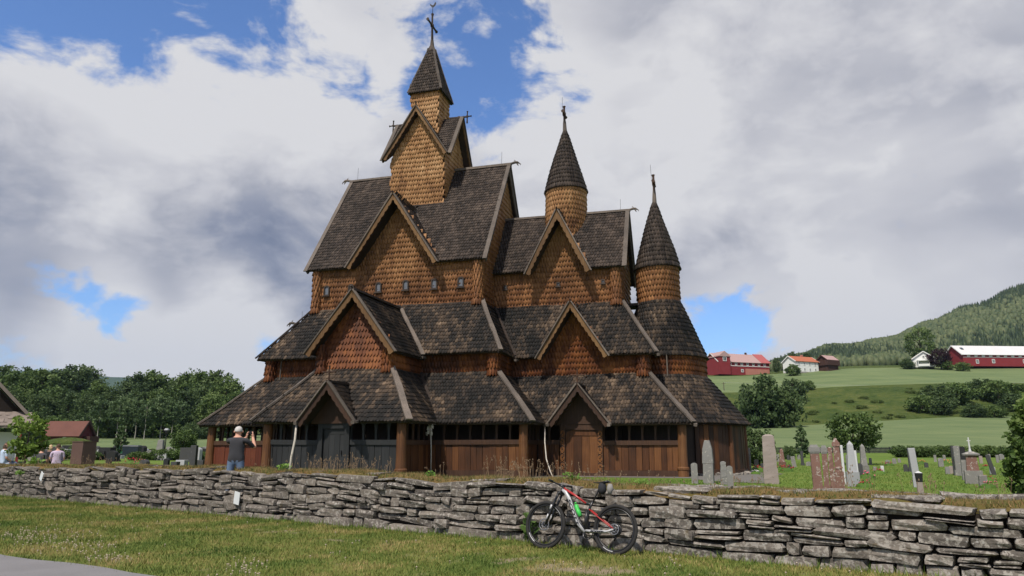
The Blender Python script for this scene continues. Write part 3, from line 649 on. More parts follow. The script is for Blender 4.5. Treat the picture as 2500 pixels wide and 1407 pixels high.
for s in (-1, 1): barge(to, (t0, tyf, tz + .03), (t0 + s * (th_ + .04), tyf, te - .05), s_, .20, .07, 'barge', 11)
mb = MB(); mb.beam((t0, tyf - .1, tz + .09), (t0, yb + .1, tz + .09), .2, .09, j=.008); cpart('ridge_board', mb, MT['dark'], to)
hip(to, (t0 + th_ + .05, -5.75, te + .05), (t0 + .1, yb - .05, tz), .18, .06, (.5, -.6, .6)); dragon(to, (t0, tyf - .05, tz + .1), (0, -1, .3), .45, 'dark')
# west gable behind the nave: only its dragon shows past the roof
wg = roof('west_gable_roof', [[(-7.6, -1.9, 5.4), (-7.6, 0, 8.15), (-4.3, 0, 8.15), (-5.9, -1.9, 5.4)], [(-7.6, 1.9, 5.4), (-7.6, 0, 8.15), (-4.3, 0, 8.15), (-5.9, 1.9, 5.4)]], [S_, N_], [0])
dragon(wg, (-7.75, 0, 8.2), w_, .85); rod(wg, (-7.3, 0, 8.2), .7)
# aisle walls
aw = wall('aisle_wall', [[(-5.68, -5.1, 4.5), (5.62, -5.1, 4.5), (5.62, -5.1, 5.75), (-5.68, -5.1, 5.75)], [(5.62, -5.2, 4.5), (5.62, -3.0, 4.5), (5.62, -3.0, 5.75), (5.62, -5.2, 5.75)], [(-5.68, -5.2, 4.5), (-5.68, 5.2, 4.5), (-5.68, 5.2, 5.75), (-5.68, -5.2, 5.75)], [(-5.68, 5.2, 4.5), (5.62, 5.2, 4.5), (5.62, 5.2, 5.75), (-5.68, 5.2, 5.75)]], [s_, e_, w_, n_], [0, 1])
post(aw, 5.42, -5.2, 4.62, 5.6, .22); post(aw, -5.48, -5.2, 4.62, 5.6, .22)
mb = MB(); mb.tube([(-4.9, -5.32, 4.6), (-4.9, -5.32, 5.6)], .03, 6); cpart('downpipe', mb, MT['grey'], aw)
tx0, tx1 = -1.30, 2.03
tws = wall('transept_wall', [[(tx0, -8.1, 4.5), (tx1, -8.1, 4.5), (tx1, -8.1, 5.55), (t0, -8.1, 7.62), (tx0, -8.1, 5.55)], [(tx1, -8.1, 4.5), (tx1, -5.15, 4.5), (tx1, -5.15, 5.5), (tx1, -8.1, 5.5)], [(tx0, -8.1, 4.5), (tx0, -5.15, 4.5), (tx0, -5.15, 5.5), (tx0, -8.1, 5.5)]], [s_, e_, w_], [0, 1], singles=300)
post(tws, tx0 + .18, -8.1, 4.62, 5.5, .2); post(tws, tx1 - .18, -8.1, 4.62, 5.5, .2)
# --- lowest skirt roof over the gallery
low = [[(-7.62, -7.2, ZL), (tx0, -7.2, ZL), (tx0, -5.2, ZLT), (-5.70, -5.2, ZLT)], [(tx1, -7.2, ZL), (7.60, -7.2, ZL), (5.64, -5.2, ZLT), (tx1, -5.2, ZLT)], [(7.60, -7.2, ZL), (7.60, -5.0, ZL), (5.64, -3.0, ZLT), (5.64, -5.2, ZLT)],
       [(-7.62, -7.2, ZL), (-7.62, 7.2, ZL), (-5.7, 5.2, ZLT), (-5.7, -5.2, ZLT)], [(-7.62, 7.2, ZL), (7.6, 7.2, ZL), (5.64, 5.2, ZLT), (-5.7, 5.2, ZLT)]]
lo = roof('nave_gallery_roof', low, [S_, S_, E_, W_, N_], [0, 1, 2])
hip(lo, (7.63, -7.23, ZL - .04), (5.64, -5.2, ZLT), .24); hip(lo, (-7.66, -7.23, ZL - .04), (-5.7, -5.2, ZLT), .24)
p0, ph, pz, pe = 0.44, 1.15, 3.92, 2.46
pyb = -8.1 - (ZLT - pz) / (ZLT - ZL) * 1.9
pr = [[(-2.92, -10.0, ZL), (p0 - ph, -10.0, ZL), (p0, pyb, pz), (p0, -8.1, ZLT), (tx0, -8.1, ZLT)], [(p0 + ph, -10.0, ZL), (3.66, -10.0, ZL), (tx1, -8.1, ZLT), (p0, -8.1, ZLT), (p0, pyb, pz)], [(3.66, -10.0, ZL), (3.66, -7.0, ZL), (tx1, -5.2, ZLT), (tx1, -8.1, ZLT)], [(-2.92, -10.0, ZL), (-2.92, -7.0, ZL), (tx0, -5.2, ZLT), (tx0, -8.1, ZLT)]]
po = roof('transept_gallery_roof', pr, [S_, S_, E_, W_], singles=300)
hip(po, (3.70, -10.04, ZL - .04), (tx1, -8.1, ZLT), .24); hip(po, (-2.96, -10.04, ZL - .04), (tx0, -8.1, ZLT), .22); hip(po, (3.6, -7.1, ZL), (tx1 + .05, -5.25, ZLT), .13, .06, m='dark')
def porch(name, c, hw, za, zb_, yf, yw, yback, ye):
    o = roof(name, [[(c - hw, yf, zb_), (c, yf, za), (c, yback, za), (c - hw, ye, zb_)], [(c + hw, yf, zb_), (c, yf, za), (c, yback, za), (c + hw, ye, zb_)]], [(-1, 0, .8), (1, 0, .8)])
    for s in (-1, 1): barge(o, (c, yf, za + .03), (c + s * (hw + .05), yf, zb_ - .04), s_, .2, .06, 'brown', 7)
    mb = MB(); mb.beam((c, yf - .05, za + .08), (c, yback, za + .08), .14, .07, j=.005); cpart('ridge_board', mb, MT['dark'], o)
    cross(o, (c, yf + .05, za + .05), .62, .28, e_, .035, 'brown', .6)
    mb = MB(); mb.prism([(c - hw * .86, yw, zb_ - .02), (c + hw * .86, yw, zb_ - .02), (c, yw, za - .15)], (0, .1, 0)); cpart('gable_panel', mb, MT['brown'], o); return o
porch('south_porch_roof', p0, ph, pz, pe, -10.28, -9.7, pyb, -9.95)
# --- chancel
q0, qh, qz, qe = 7.75, 1.50, 12.50, 9.55
qyv = -2.26 * (13.09 - qz) / (13.09 - 9.77)
cr_ = [[(4.3, -2.26, 9.77), (q0 - qh, -2.26, 9.77), (q0, qyv, qz), (q0, 0, 13.09), (4.3, 0, 13.09)], [(q0 + qh, -2.26, 9.77), (10.78, -2.26, 9.77), (10.78, 0, 13.09), (q0, 0, 13.09), (q0, qyv, qz)], [(4.3, 2.26, 9.77), (10.78, 2.26, 9.77), (10.78, 0, 13.09), (4.3, 0, 13.09)]]
cro = roof('chancel_roof', cr_, [S_, S_, N_], [0, 1])
mb = MB(); mb.beam((4.3, 0, 13.16), (10.95, 0, 13.16), .18, .1, j=.01); cpart('ridge_board', mb, MT['grey'], cro); dragon(cro, (10.95, 0, 13.15), e_, .75); rod(cro, (10.45, 0, 13.2), .6)
for y in (-2.3, 2.3): barge(cro, (10.78, 0, 13.12), (10.78, y, 9.72), e_, .2, .06, 'grey', 12)
qf = -2.75
cgo = roof('chancel_gable_roof', [[(q0 - qh, qf, qe), (q0, qf, qz), (q0, qyv, qz), (q0 - qh, -2.15, qe + .1)], [(q0 + qh, qf, qe), (q0, qf, qz), (q0, qyv, qz), (q0 + qh, -2.15, qe + .1)]], [(-1, 0, .8), (1, 0, .8)])
for s in (-1, 1): barge(cgo, (q0, qf, qz + .03), (q0 + s * (qh + .03), qf, qe - .04), s_, .20, .07, 'barge', 11)
dragon(cgo, (q0, qf - .02, qz + .06), (0, -1, .4), .42, 'dark')
cw = wall('chancel_wall', [[(4.3, -1.9, 8.0), (10.56, -1.9, 8.0), (10.56, -1.9, 9.95), (q0 + qh - .1, -1.9, 9.95), (q0, -1.9, qz - .25), (q0 - qh + .1, -1.9, 9.95), (4.3, -1.9, 9.95)], [(10.56, -1.9, 8.0), (10.56, 1.9, 8.0), (10.56, 1.9, 10), (10.56, 0.04, 12.85), (10.56, -.04, 12.85), (10.56, -1.9, 10)], [(4.3, 1.9, 8.0), (10.56, 1.9, 8.0), (10.56, 1.9, 9.95), (4.3, 1.9, 9.95)]], [s_, e_, n_], [0, 1])
post(cw, 10.34, -1.9, 8.05, 9.8, .23)
for x in (5.0, 7.62, 9.75): window(cw, x, -1.9, 9.1, .19, .22)
def turret(name, x, r, z0, z1, ra, zap, zc):
    mb = MB(); mb.lathe([(r, z0), (r, z1 + .1)], (x, 0, 0), 28); o = cpart(name + '_wall', mb, MT['brown'])
    cover([lay_round([(r, z0), (r, z1)], (x, 0, 0), WW, WH, math.pi * .8, math.pi * 2.25)], WW, WH, 'point', MT['wall'], o)
    mb = MB(); mb.lathe([(ra + .05, z1 - .06), (ra, z1 + .05), (ra * .78, z1 + .9), (.11, zap), (.07, zap + .12)], (x, 0, 0), 28); k = cpart(name + '_spire', mb, MT['dark'])
    cover([lay_round([(ra + .04, z1 - .04), (ra * .80, z1 + .9), (.12, zap - .05)], (x, 0, 0), RW, .225, math.pi * .8, math.pi * 2.25)], RW, .225, 'round', MT['roof'], k)
    mb = MB(); mb.lathe([(.15, zap - .12), (.11, zap + .1), (.085, zap + .55), (.065, zc - .8)], (x, 0, 0), 8); cpart('spire_cap', mb, MT['grey'], k)
    cross(k, (x, 0, zc - 1.0), 1.0, .42, n_, .075, 'brown', at=.55); rod(k, (x - .1, 0, zc - .2), .75)
turret('chancel_turret', 7.67, 1.0, 11.2, 14.42, 1.05, 17.75, 19.25)
# chancel middle roof and gable
v0, vh, vz, ve = 8.54, 1.53, 7.80, 5.42
vyb = -1.9 - (ZMT - vz) / (ZMT - 5.48) * 1.6
cm = [[(5.6, -3.5, 5.48), (v0 - vh, -3.5, 5.48), (v0, vyb, vz), (v0, -1.9, ZMT), (4.3, -1.9, ZMT), (4.3, -3.2, 6.2)], [(v0 + vh, -3.5, 5.48), (12.14, -3.5, 5.48), (10.58, -1.9, ZMT), (v0, -1.9, ZMT), (v0, vyb, vz)], [(12.14, -3.5, 5.48), (12.14, 3.5, 5.48), (10.58, 1.9, ZMT), (10.58, -1.9, ZMT)], [(4.3, 3.5, 5.48), (12.14, 3.5, 5.48), (10.58, 1.9, ZMT), (4.3, 1.9, ZMT)]]
cm[0] = [(4.3, -3.5, 5.48), (v0 - vh, -3.5, 5.48), (v0, vyb, vz), (v0, -1.9, ZMT), (4.3, -1.9, ZMT)]
cmo = roof('chancel_aisle_roof', cm, [S_, S_, E_, N_], [0, 1, 2]); hip(cmo, (12.18, -3.54, 5.44), (10.58, -1.9, ZMT), .2)
mb = MB(); mb.beam((10.5, 0, 8.25), (12.1, 0, 8.25), 1.1, .12); cpart('ridge_board', mb, MT['dark'], cmo)
vf = -3.85
cmg = roof('chancel_aisle_gable_roof', [[(v0 - vh, vf, ve), (v0, vf, vz), (v0, vyb, vz), (v0 - vh, -3.4, ve + .06)], [(v0 + vh, vf, ve), (v0, vf, vz), (v0, vyb, vz), (v0 + vh, -3.4, ve + .06)]], [(-1, 0, .8), (1, 0, .8)])
for s in (-1, 1): barge(cmg, (v0, vf, vz + .03), (v0 + s * (vh + .04), vf, ve - .04), s_, .17, .07, 'barge', 11)
dragon(cmg, (v0, vf - .02, vz + .06), (0, -1, .4), .38, 'dark')
caw = wall('chancel_aisle_wall', [[(5.5, -3.1, 4.5), (11.77, -3.1, 4.5), (11.77, -3.1, 5.65), (v0 + vh - .12, -3.1, 5.65), (v0, -3.1, vz - .22), (v0 - vh + .12, -3.1, 5.65), (5.5, -3.1, 5.65)], [(11.77, -3.1, 4.5), (11.77, -1, 4.5), (11.77, -1, 5.7), (11.77, -3.1, 5.7)], [(5.5, 3.1, 4.5), (11.77, 3.1, 4.5), (11.77, 3.1, 5.7), (5.5, 3.1, 5.7)]], [s_, e_, n_], [0, 1])
post(caw, 11.55, -3.1, 4.62, 5.55, .23)
# chancel gallery roof and porch
u0, uh, uz, ue = 9.05, 1.20, 4.02, 2.50
uyb = -3.1 - (ZLT - uz) / (ZLT - ZL) * 1.95
cl_ = [[(5.6, -5.05, ZL), (u0 - uh, -5.05, ZL), (u0, uyb, uz), (u0, -3.1, ZLT), (5.6, -3.1, ZLT)], [(u0 + uh, -5.05, ZL), (13.56, -5.05, ZL), (11.75, -3.1, ZLT), (u0, -3.1, ZLT), (u0, uyb, uz)], [(13.56, -5.05, ZL), (13.56, -2.5, ZL), (11.75, -1.5, ZLT), (11.75, -3.1, ZLT)], [(5.6, 5.05, ZL), (13.56, 5.05, ZL), (11.75, 3.1, ZLT), (5.6, 3.1, ZLT)]]
clo = roof('chancel_gallery_roof', cl_, [S_, S_, E_, N_], [0, 1, 2]); hip(clo, (13.60, -5.09, ZL - .05), (11.75, -3.1, ZLT), .24)
porch('chancel_porch_roof', u0, uh, uz, ue, -5.36, -4.75, uyb, -5.0)
# --- apse
turret('apse_turret', 12.14, .98, 8.25, 10.02, 1.05, 13.35, 14.9)
def skirt(name, x, r0, z0, r1, z1):
    mb = MB(); mb.lathe([(r0, z0), (r1, z1), (r1 - .05, z1 + .01), (r0 - .08, z0 - .05)], (x, 0, 0), 40); o = cpart(name, mb, MT['dark'])
    cover([lay_round([(r0, z0), (r1, z1)], (x, 0, 0), RW, RH, math.pi * 1.2, math.pi * 2.3)], RW, RH, 'round', MT['roof'], o); return o
skirt('apse_aisle_roof', 12.14, 2.14, 5.55, 1.0, 8.33); skirt('apse_gallery_roof', 12.14, 3.82, ZL + .03, 2.05, 4.68)
mb = MB(); mb.lathe([(2.0, 4.5), (2.0, 5.75)], (12.14, 0, 0), 40); awl = cpart('apse_wall', mb, MT['brown'])
cover([lay_round([(2.0, 4.62), (2.0, 5.62)], (12.14, 0, 0), WW, .25, math.pi * 1.2, math.pi * 2.3)], WW, .25, 'point', MT['wall'], awl)
mb = MB(); mb.tube([(12.5, -2.1, 4.55), (12.5, -2.1, 5.6)], .03, 6); cpart('downpipe', mb, MT['grey'], awl)
# --- the gallery at ground level
def gallery(name, a, b, out, m='plank', gap=None, openings=True, pw=0.235, ow=0.52):
    """rail, sill and head beam with upright planks below and a row of openings above"""
    a, b = Vector((a[0], a[1], 0)), Vector((b[0], b[1], 0)); d = (b - a); L = d.length; d.normalize(); o = Vector(out); mb = MB()
    bm = 'black' if m == 'black' else 'brown'
    segs = [(0, L)] if not gap else [(0, gap[0]), (gap[1], L)]
    for s0, s1 in segs:
        mb.beam(a + d * s0 + Vector((0, 0, .53)), a + d * s1 + Vector((0, 0, .53)), .20, .24, j=.006); mb.beam(a + d * s0 + Vector((0, 0, 1.735)) + o * .02, a + d * s1 + Vector((0, 0, 1.735)) + o * .02, .12, .18, j=.005)
    mb.beam(a + Vector((0, 0, 2.52)), b + Vector((0, 0, 2.52)), .16, .16)
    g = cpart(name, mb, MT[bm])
    for s0, s1 in segs:
        s = s0
        while s < s1 - .05:
            wd = min(pw * random.uniform(.8, 1.3), s1 - s); c = a + d * (s + wd / 2) + o * random.uniform(-.012, .012); pb = MB()
            pb.beam(c + Vector((0, 0, .64)), c + Vector((0, 0, 1.655)), wd - .014, .05, o, .004); cpart('plank', pb, MT[m], g); s += wd
        if openings:
            n = max(1, round((s1 - s0) / ow)); k = (s1 - s0) / n
            for i in range(n + 1):
                c = a + d * (s0 + i * k) + o * .01; pb = MB()
                pb.prism([c - d * .045 + Vector((0, 0, 1.82)), c + d * .045 + Vector((0, 0, 1.82)), c + d * .035 + Vector((0, 0, 2.1)), c + d * .05 + Vector((0, 0, 2.28)), c + d * .09 + Vector((0, 0, 2.45)), c - d * .09 + Vector((0, 0, 2.45)), c - d * .05 + Vector((0, 0, 2.28)), c - d * .035 + Vector((0, 0, 2.1))], -o * .07)
                cpart('baluster', pb, MT[bm], g)
        else:
            pb = MB(); pb.beam(a + d * s0 + Vector((0, 0, 2.13)), a + d * s1 + Vector((0, 0, 2.13)), .05, .62); cpart('panel', pb, MT[bm], g)
    return g
gallery('gallery_wall', (-7.2, -6.75), (-2.5, -6.75), s_, 'redp')
gallery('gallery_wall', (-7.2, 6.75), (-7.2, -6.75), w_, 'redp')
gallery('gallery_wall', (3.25, -6.75), (7.13, -6.75), s_, 'plank')
gallery('gallery_wall', (-2.45, -9.55), (3.2, -9.55), s_, 'black', gap=(2.22, 3.56))
gallery('gallery_wall', (3.2, -9.55), (3.2, -6.75), e_, 'plank'); gallery('gallery_wall', (-2.45, -6.75), (-2.45, -9.55), w_, 'redp')
gallery('gallery_wall', (7.13, -6.75), (7.13, -4.6), e_, 'plank')
gallery('gallery_wall', (7.2, -4.6), (13.1, -4.6), s_, 'plank', gap=(.95, 2.75))
gallery('gallery_wall', (13.1, -4.6), (13.1, -3.3), e_, 'plank'); gallery('gallery_wall', (-7.2, 6.75), (7.13, 6.75), n_, 'plank', openings=False); gallery('gallery_wall', (7.13, 4.6), (13.1, 4.6), n_, 'plank', openings=False)
for x, y in ((-7.2, -6.78), (-2.45, -9.58), (3.2, -9.58), (7.13, -6.78), (13.1, -4.63), (-7.2, 6.75)):
    mb = MB(); r = .185; mb.lathe([(r * 1.18, .38), (r * 1.18, .66), (r * 1.32, .69), (r * 1.32, .76), (r * 1.08, .80), (r, 1.2), (r * .94, 2.5)], (x, y, 0), 16); cpart('pillar', mb, MT['pillar'], smooth=False)
# inner walls of nave, transept and chancel, floor of the gallery
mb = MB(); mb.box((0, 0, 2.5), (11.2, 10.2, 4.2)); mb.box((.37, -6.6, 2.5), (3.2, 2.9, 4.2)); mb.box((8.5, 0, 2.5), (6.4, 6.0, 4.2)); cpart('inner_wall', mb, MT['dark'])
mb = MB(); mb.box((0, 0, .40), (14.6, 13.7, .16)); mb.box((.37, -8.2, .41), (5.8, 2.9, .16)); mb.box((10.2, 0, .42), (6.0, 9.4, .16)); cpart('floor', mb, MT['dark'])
# apse wall of upright staves
mb = MB(); mb.lathe([(3.42, .4), (3.42, 2.75)], (12.14, 0, 0), 40); ap = cpart('apse_gallery_wall', mb, MT['dark'])
k = 0; a = -1.15
while a < 1.35:
    wd = random.uniform(.17, .27); th2 = wd / 3.5; c = a + th2 / 2; mb = MB(); d = Vector((math.cos(c), math.sin(c), 0)); tn = Vector((-d.y, d.x, 0)); p = Vector((12.14, 0, 0)) + d * (3.48 + random.uniform(-.012, .012))
    mb.beam(p + Vector((0, 0, .62)), p + Vector((0, 0, 2.7)), wd - .012, .06, d, .004); cpart('stave', mb, MT['plank' if random.random() < .3 else 'brown'], ap); a += th2
for c in (-.62, .02, .66):
    d = Vector((math.cos(c), math.sin(c), 0)); p = Vector((12.14, 0, 0)) + d * 3.52; mb = MB(); mb.tube([p + Vector((0, 0, .45)), p + Vector((0, 0, 2.6))], [.13, .11], 10); cpart('pillar', mb, MT['pillar'], ap)
mb = MB(); mb.lathe([(3.56, .42), (3.56, .64), (3.44, .65)], (12.14, 0, 0), 40); cpart('sill_beam', mb, MT['brown'], ap)
for i in range(26):
    c = -1.3 + i * .1; d = Vector((math.cos(c), math.sin(c), 0)); p = Vector((12.14, 0, .40)) + d * 3.62; mb = MB(); mb.box(p, (random.uniform(.2, .36), random.uniform(.2, .3), random.uniform(.14, .26)), c, j=.05); cpart('foundation_stone', mb, MT['stone'], ap)
# doors
def door(name, x0, x1, y, m, frame, carved):
    mb = MB(); w = x1 - x0; c = (x0 + x1) / 2; jw = .20
    for s in (x0 + jw / 2, x1 - jw / 2): mb.box((s, y - .03, 1.42), (jw, .16, 2.04))
    mb.box((c, y - .02, 2.36), (w, .14, .22)); mb.box((c, y - .03, .47), (w, .2, .12)); o = cpart(name, mb, MT[frame])
    n = 4; k = (w - 2 * jw - .02) / n
    for i in range(n):
        pb = MB(); pb.box((x0 + jw + .01 + k * (i + .5), y + .02 + random.uniform(-.006, .006), 1.36), (k - .010, .05, 1.72), j=.003); cpart('door_board', pb, MT[m], o)
    pb = MB(); pb.box((c, y + .015, 2.13), (w - 2 * jw, .06, .20)); cpart('lintel', pb, MT[frame], o)
    if carved:
        for s in (x0 + jw / 2, x1 - jw / 2):
            pb = MB()
            for q in range(5):
                z = .78 + q * .33
                for rr in (.085, .05):
                    pb.tube([(s + rr * math.cos(2 * math.pi * t / 12 + q) * (1 - .012 * t), y - .125, z + rr * 1.35 * math.sin(2 * math.pi * t / 12 + q) * (1 - .012 * t)) for t in range(12)], .014, 5)
                pb.tube([(s - .08, y - .12, z - .15), (s, y - .13, z - .12), (s + .08, y - .12, z - .18)], .012, 5)
            cpart('carving', pb, MT['carve'], o)
        pb = MB(); pb.prism([(c + (w / 2 - jw) * math.cos(math.pi * i / 12), y - .03, 2.02 + .26 * math.sin(math.pi * i / 12)) for i in range(13)], (0, .06, 0)); cpart('arch_panel', pb, MT['plank'], o)
    else:
        pb = MB(); pb.box((c + .3, y - .04, 1.35), (.04, .05, .16)); cpart('handle', pb, MT['iron'], o)
door('south_door', -.23, 1.11, -9.56, 'black', 'black', False); door('chancel_portal', 8.17, 9.93, -4.63, 'plank', 'brown', True)
# ------------------------------------------------------------------ dry stone wall
def wtop(s): return float(np.interp(s, [-10, 0, 8, 14, 20, 26, 40], [.88, .92, 1.02, 1.02, .96, .88, .86])) + .025 * math.sin(s * 1.3) + .02 * math.sin(s * 3.7)
sw = thing('stone_wall', 'long dry stone wall of grey lichened stones with turf along its top', 'wall', W0 + WD * 13)
WB = Matrix((WD, -WN, Vector((0, 0, 1)))).transposed()          # wall frame: along, into the wall, up
def stone_variants():
    res = []
    for k in range(16):
        bm = bmesh.new(); bmesh.ops.create_cube(bm, size=1.0); bmesh.ops.subdivide_edges(bm, edges=bm.edges[:], cuts=1, use_grid_fill=True)
        rr = random.Random(k); sk = [rr.uniform(-.11, .11) for _ in range(8)]; rd = rr.uniform(.87, .97)
        for v in bm.verts:
            c = v.co.copy(); n = sum(1 for a in c if abs(a) > .4)
            if n == 3: c *= rd * rr.uniform(.94, 1.0)
            elif n == 2: c *= rr.uniform(.96, 1.0)
            c.x += sk[0] * c.z * .7 + sk[1] * c.y; c.z += sk[2] * c.x * .55 + sk[3] * .1
            c += Vector((rr.uniform(-.02, .02), rr.uniform(-.05, .05), rr.uniform(-.04, .04))); v.co = c
        me = bpy.data.meshes.new('stone'); bmesh.ops.recalc_face_normals(bm, faces=bm.faces); bm.to_mesh(me); bm.free(); me.materials.append(MT['stone']); res.append(me)
    return res
SV = stone_variants(); stones = []
def wall_stones():
    SMAX = 34.0; s0 = -6.0
    # six or seven uneven courses whose boundaries wander; some stones are split into two thin ones
    nb = 7
    def bound(k, s):
        h = wtop(s); base = [0, .165, .31, .455, .60, .745, .88, 1.0][k]
        if 0 < k < nb: base += .026 * math.sin(s * (.9 + .23 * k) + k * 2.1) + .016 * math.sin(s * 2.3 + k) + .012 * math.sin(s * 6.1 + k * 4)
        return base * h - (.10 if k == 0 else 0)
    for k in range(nb):
        s = s0 + random.uniform(0, .4)
        while s < SMAX:
            L = random.choice([.24, .32, .40, .48, .55, .62, .72, .9]) * random.uniform(.85, 1.15) * (1.15 if k in (0, 6) else 1)
            z0, z1 = bound(k, s + L / 2), bound(k + 1, s + L / 2); dp = random.uniform(.30, .42); off = random.uniform(-.035, .03)
            tilt = math.atan2(bound(k, s + L) - bound(k, s), L) * .8 + random.gauss(0, .02)
            gap = random.uniform(.02, .05)
            if L < .8 and random.random() < .10:
                zm = z0 + (z1 - z0) * random.uniform(.4, .62); parts = [(z0, zm), (zm, z1)]
            else: parts = [(z0, z1)]
            if 0 < k < nb - 1 and random.random() < .025: parts = [(z0, bound(k + 2, s + L / 2))]; L = min(L, .5); off -= .03
            for a, b in parts:
                stones.append((s + L / 2, off + random.uniform(-.015, .015), (a + b) / 2, (L - gap) * 1.03, dp, (b - a - random.uniform(.012, .03)) * 1.03, tilt + random.gauss(0, .016), random.randrange(16)))
            s += L
    # flat stones lying on the top, and the far face
    s = s0
    while s < SMAX:
        L = random.uniform(.4, .9)
        if random.random() < .45: stones.append((s + L / 2, .15 + random.uniform(0, .5), wtop(s) + .01, L, random.uniform(.3, .5), random.uniform(.05, .10), random.gauss(0, .03), random.randrange(16)))
        s += L
    s = s0
    while s < SMAX:
        L = random.uniform(.5, .9); stones.append((s + L / 2, .95, .72, L, .35, .5, 0, random.randrange(16))); s += L
wall_stones()
def stone_matrix(st):
    s, off, z, L, dp, hh, tl, k = st
    return Matrix.LocRotScale(WB @ Vector((s - 13, off + .17, z)), (WB @ Matrix.Rotation(-tl, 3, 'Y')).to_quaternion(), Vector((L, dp, hh)))
def seen(st):
    p = wall_pt(st[0], -st[1], st[2]); u = 1250 + F * p.x / p.y
    return -(st[3] * st[5]) / (p.y ** 2) if -60 < u < 2560 and st[1] < .3 else 1
order = sorted(range(len(stones)), key=lambda i: seen(stones[i])); rest = []
for n, i in enumerate(order):
    if n < 300:
        o = bpy.data.objects.new('stone', SV[stones[i][7]]); C.objects.link(o); o.parent = sw; o.matrix_basis = stone_matrix(stones[i])
    else: rest.append(stones[i])
mb = MB()
for st in rest:
    M = stone_matrix(st); me = SV[st[7]]; mb.add([M @ v.co for v in me.vertices], [tuple(p.vertices) for p in me.polygons])
o = mb.build('small_stones', MT['stone'], sw); o['kind'] = 'stuff'
mb = MB()                                                     # earth core
n = 80
for i in range(n):
    a = -6 + 40 * i / n; b = -6 + 40 * (i + 1) / n
    ps = [WB @ Vector((a - 13, .16, -.1)), WB @ Vector((b - 13, .16, -.1)), WB @ Vector((b - 13, .9, -.1)), WB @ Vector((a - 13, .9, -.1)),
          WB @ Vector((a - 13, .16, wtop(a) - .05)), WB @ Vector((b - 13, .16, wtop(b) - .05)), WB @ Vector((b - 13, .9, wtop(b) - .05)), WB @ Vector((a - 13, .9, wtop(a) - .05))]
    mb.add(ps, [(0, 1, 5, 4), (4, 5, 6, 7), (2, 3, 7, 6)])
mb.build('earth_core', MT['soil'], sw)
def m_turf(w):
    a = w.noise(w.pos, 1.1, 5, 0.6); b = w.noise(w.pos, 9.0, 5, 0.6)
    return (w.ramp(w.math('ADD', w.math('MULTIPLY', a, 0.7), w.math('MULTIPLY', b, 0.35)), [(0.32, (0.050, 0.065, 0.018)), (0.5, (0.110, 0.085, 0.030)), (0.70, (0.175, 0.100, 0.042))]), b, 0.9, 0.05)
MT['turf'] = mat('dry_turf', m_turf, 0.95, 0.1)
vs = []; fs = []; n = 260; m = 9
for i in range(n + 1):
    s = -6 + 40 * i / n
    for j in range(m):
        k = j / (m - 1); off = .09 + .95 * k; z = wtop(s) - .015 + .06 * math.sin(math.pi * min(1, k * 1.1)) ** .5 + .022 * math.sin(s * 5.1 + j * 2) + random.uniform(-.018, .022)
        if j == 0: z -= .05; off += .05 * math.sin(s * 4.3) + .05 * math.sin(s * 1.9)
        if j == m - 1: z -= .28
        vs.append(WB @ Vector((s - 13, off, z)))
fs = [(i * m + j, (i + 1) * m + j, (i + 1) * m + j + 1, i * m + j + 1) for i in range(n) for j in range(m - 1)]
mb = MB(); mb.add(vs, fs); mb.build('turf_capping', MT['turf'], sw)
# ------------------------------------------------------------------ grass, dry stalks, clover (stuff)
def blades(name, P, hmin, hmax, wd, m, label, cat, lean=.35, parent=None, seg=1):
    n = len(P); a = rng.uniform(0, 2 * math.pi, n); h = rng.uniform(hmin, hmax, n); w_ = wd * rng.uniform(.6, 1.3, n)
    d = np.stack([np.cos(a), np.sin(a), 0 * a], 1); la = rng.uniform(0, 2 * math.pi, n); l = rng.uniform(0, lean, n) * h
    tip = P + np.stack([np.cos(la) * l, np.sin(la) * l, h], 1)
    V = np.stack([P - d * w_[:, None], P + d * w_[:, None], tip], 1).reshape(-1, 3)
    o = np_mesh(name, V, [(3, np.arange(n * 3).reshape(n, 3))], m, np.repeat(rng.random(n), 3))
    if parent: o.parent = parent; o['kind'] = 'stuff'; return o
    return struct(o, 'stuff', label, cat)
def m_blade(w):
    big = w.noise(w.pos, 0.8, 5, 0.62, 0.4)
    f = w.math('ADD', w.math('MULTIPLY', w.arnd, 0.36), w.map(big, 0.3, 0.7, 0.02, 0.82))
    return w.ramp(f, [(0.25, (0.050, 0.092, 0.015)), (0.50, (0.105, 0.145, 0.028)), (0.70, (0.185, 0.185, 0.048)), (0.95, (0.31, 0.235, 0.10))])
def m_yblade(w):
    big = w.noise(w.pos, 0.3, 4); f = w.math('ADD', w.math('MULTIPLY', w.arnd, 0.5), w.math('MULTIPLY', big, 0.6))
    return w.ramp(f, [(0.25, (0.055, 0.105, 0.016)), (0.55, (0.100, 0.160, 0.026)), (0.9, (0.20, 0.215, 0.06))])
def m_dry(w): return w.ramp(w.arnd, [(0.0, (0.06, 0.09, 0.02)), (0.35, (0.10, 0.11, 0.03)), (0.7, (0.19, 0.125, 0.05)), (1.0, (0.28, 0.19, 0.10))])
MT['blade'] = mat('grass_blades', m_blade, 0.7, 0.2); MT['yblade'] = mat('churchyard_blades', m_yblade, 0.7, 0.2); MT['dry'] = mat('dry_grass', m_dry, 0.8, 0.2)
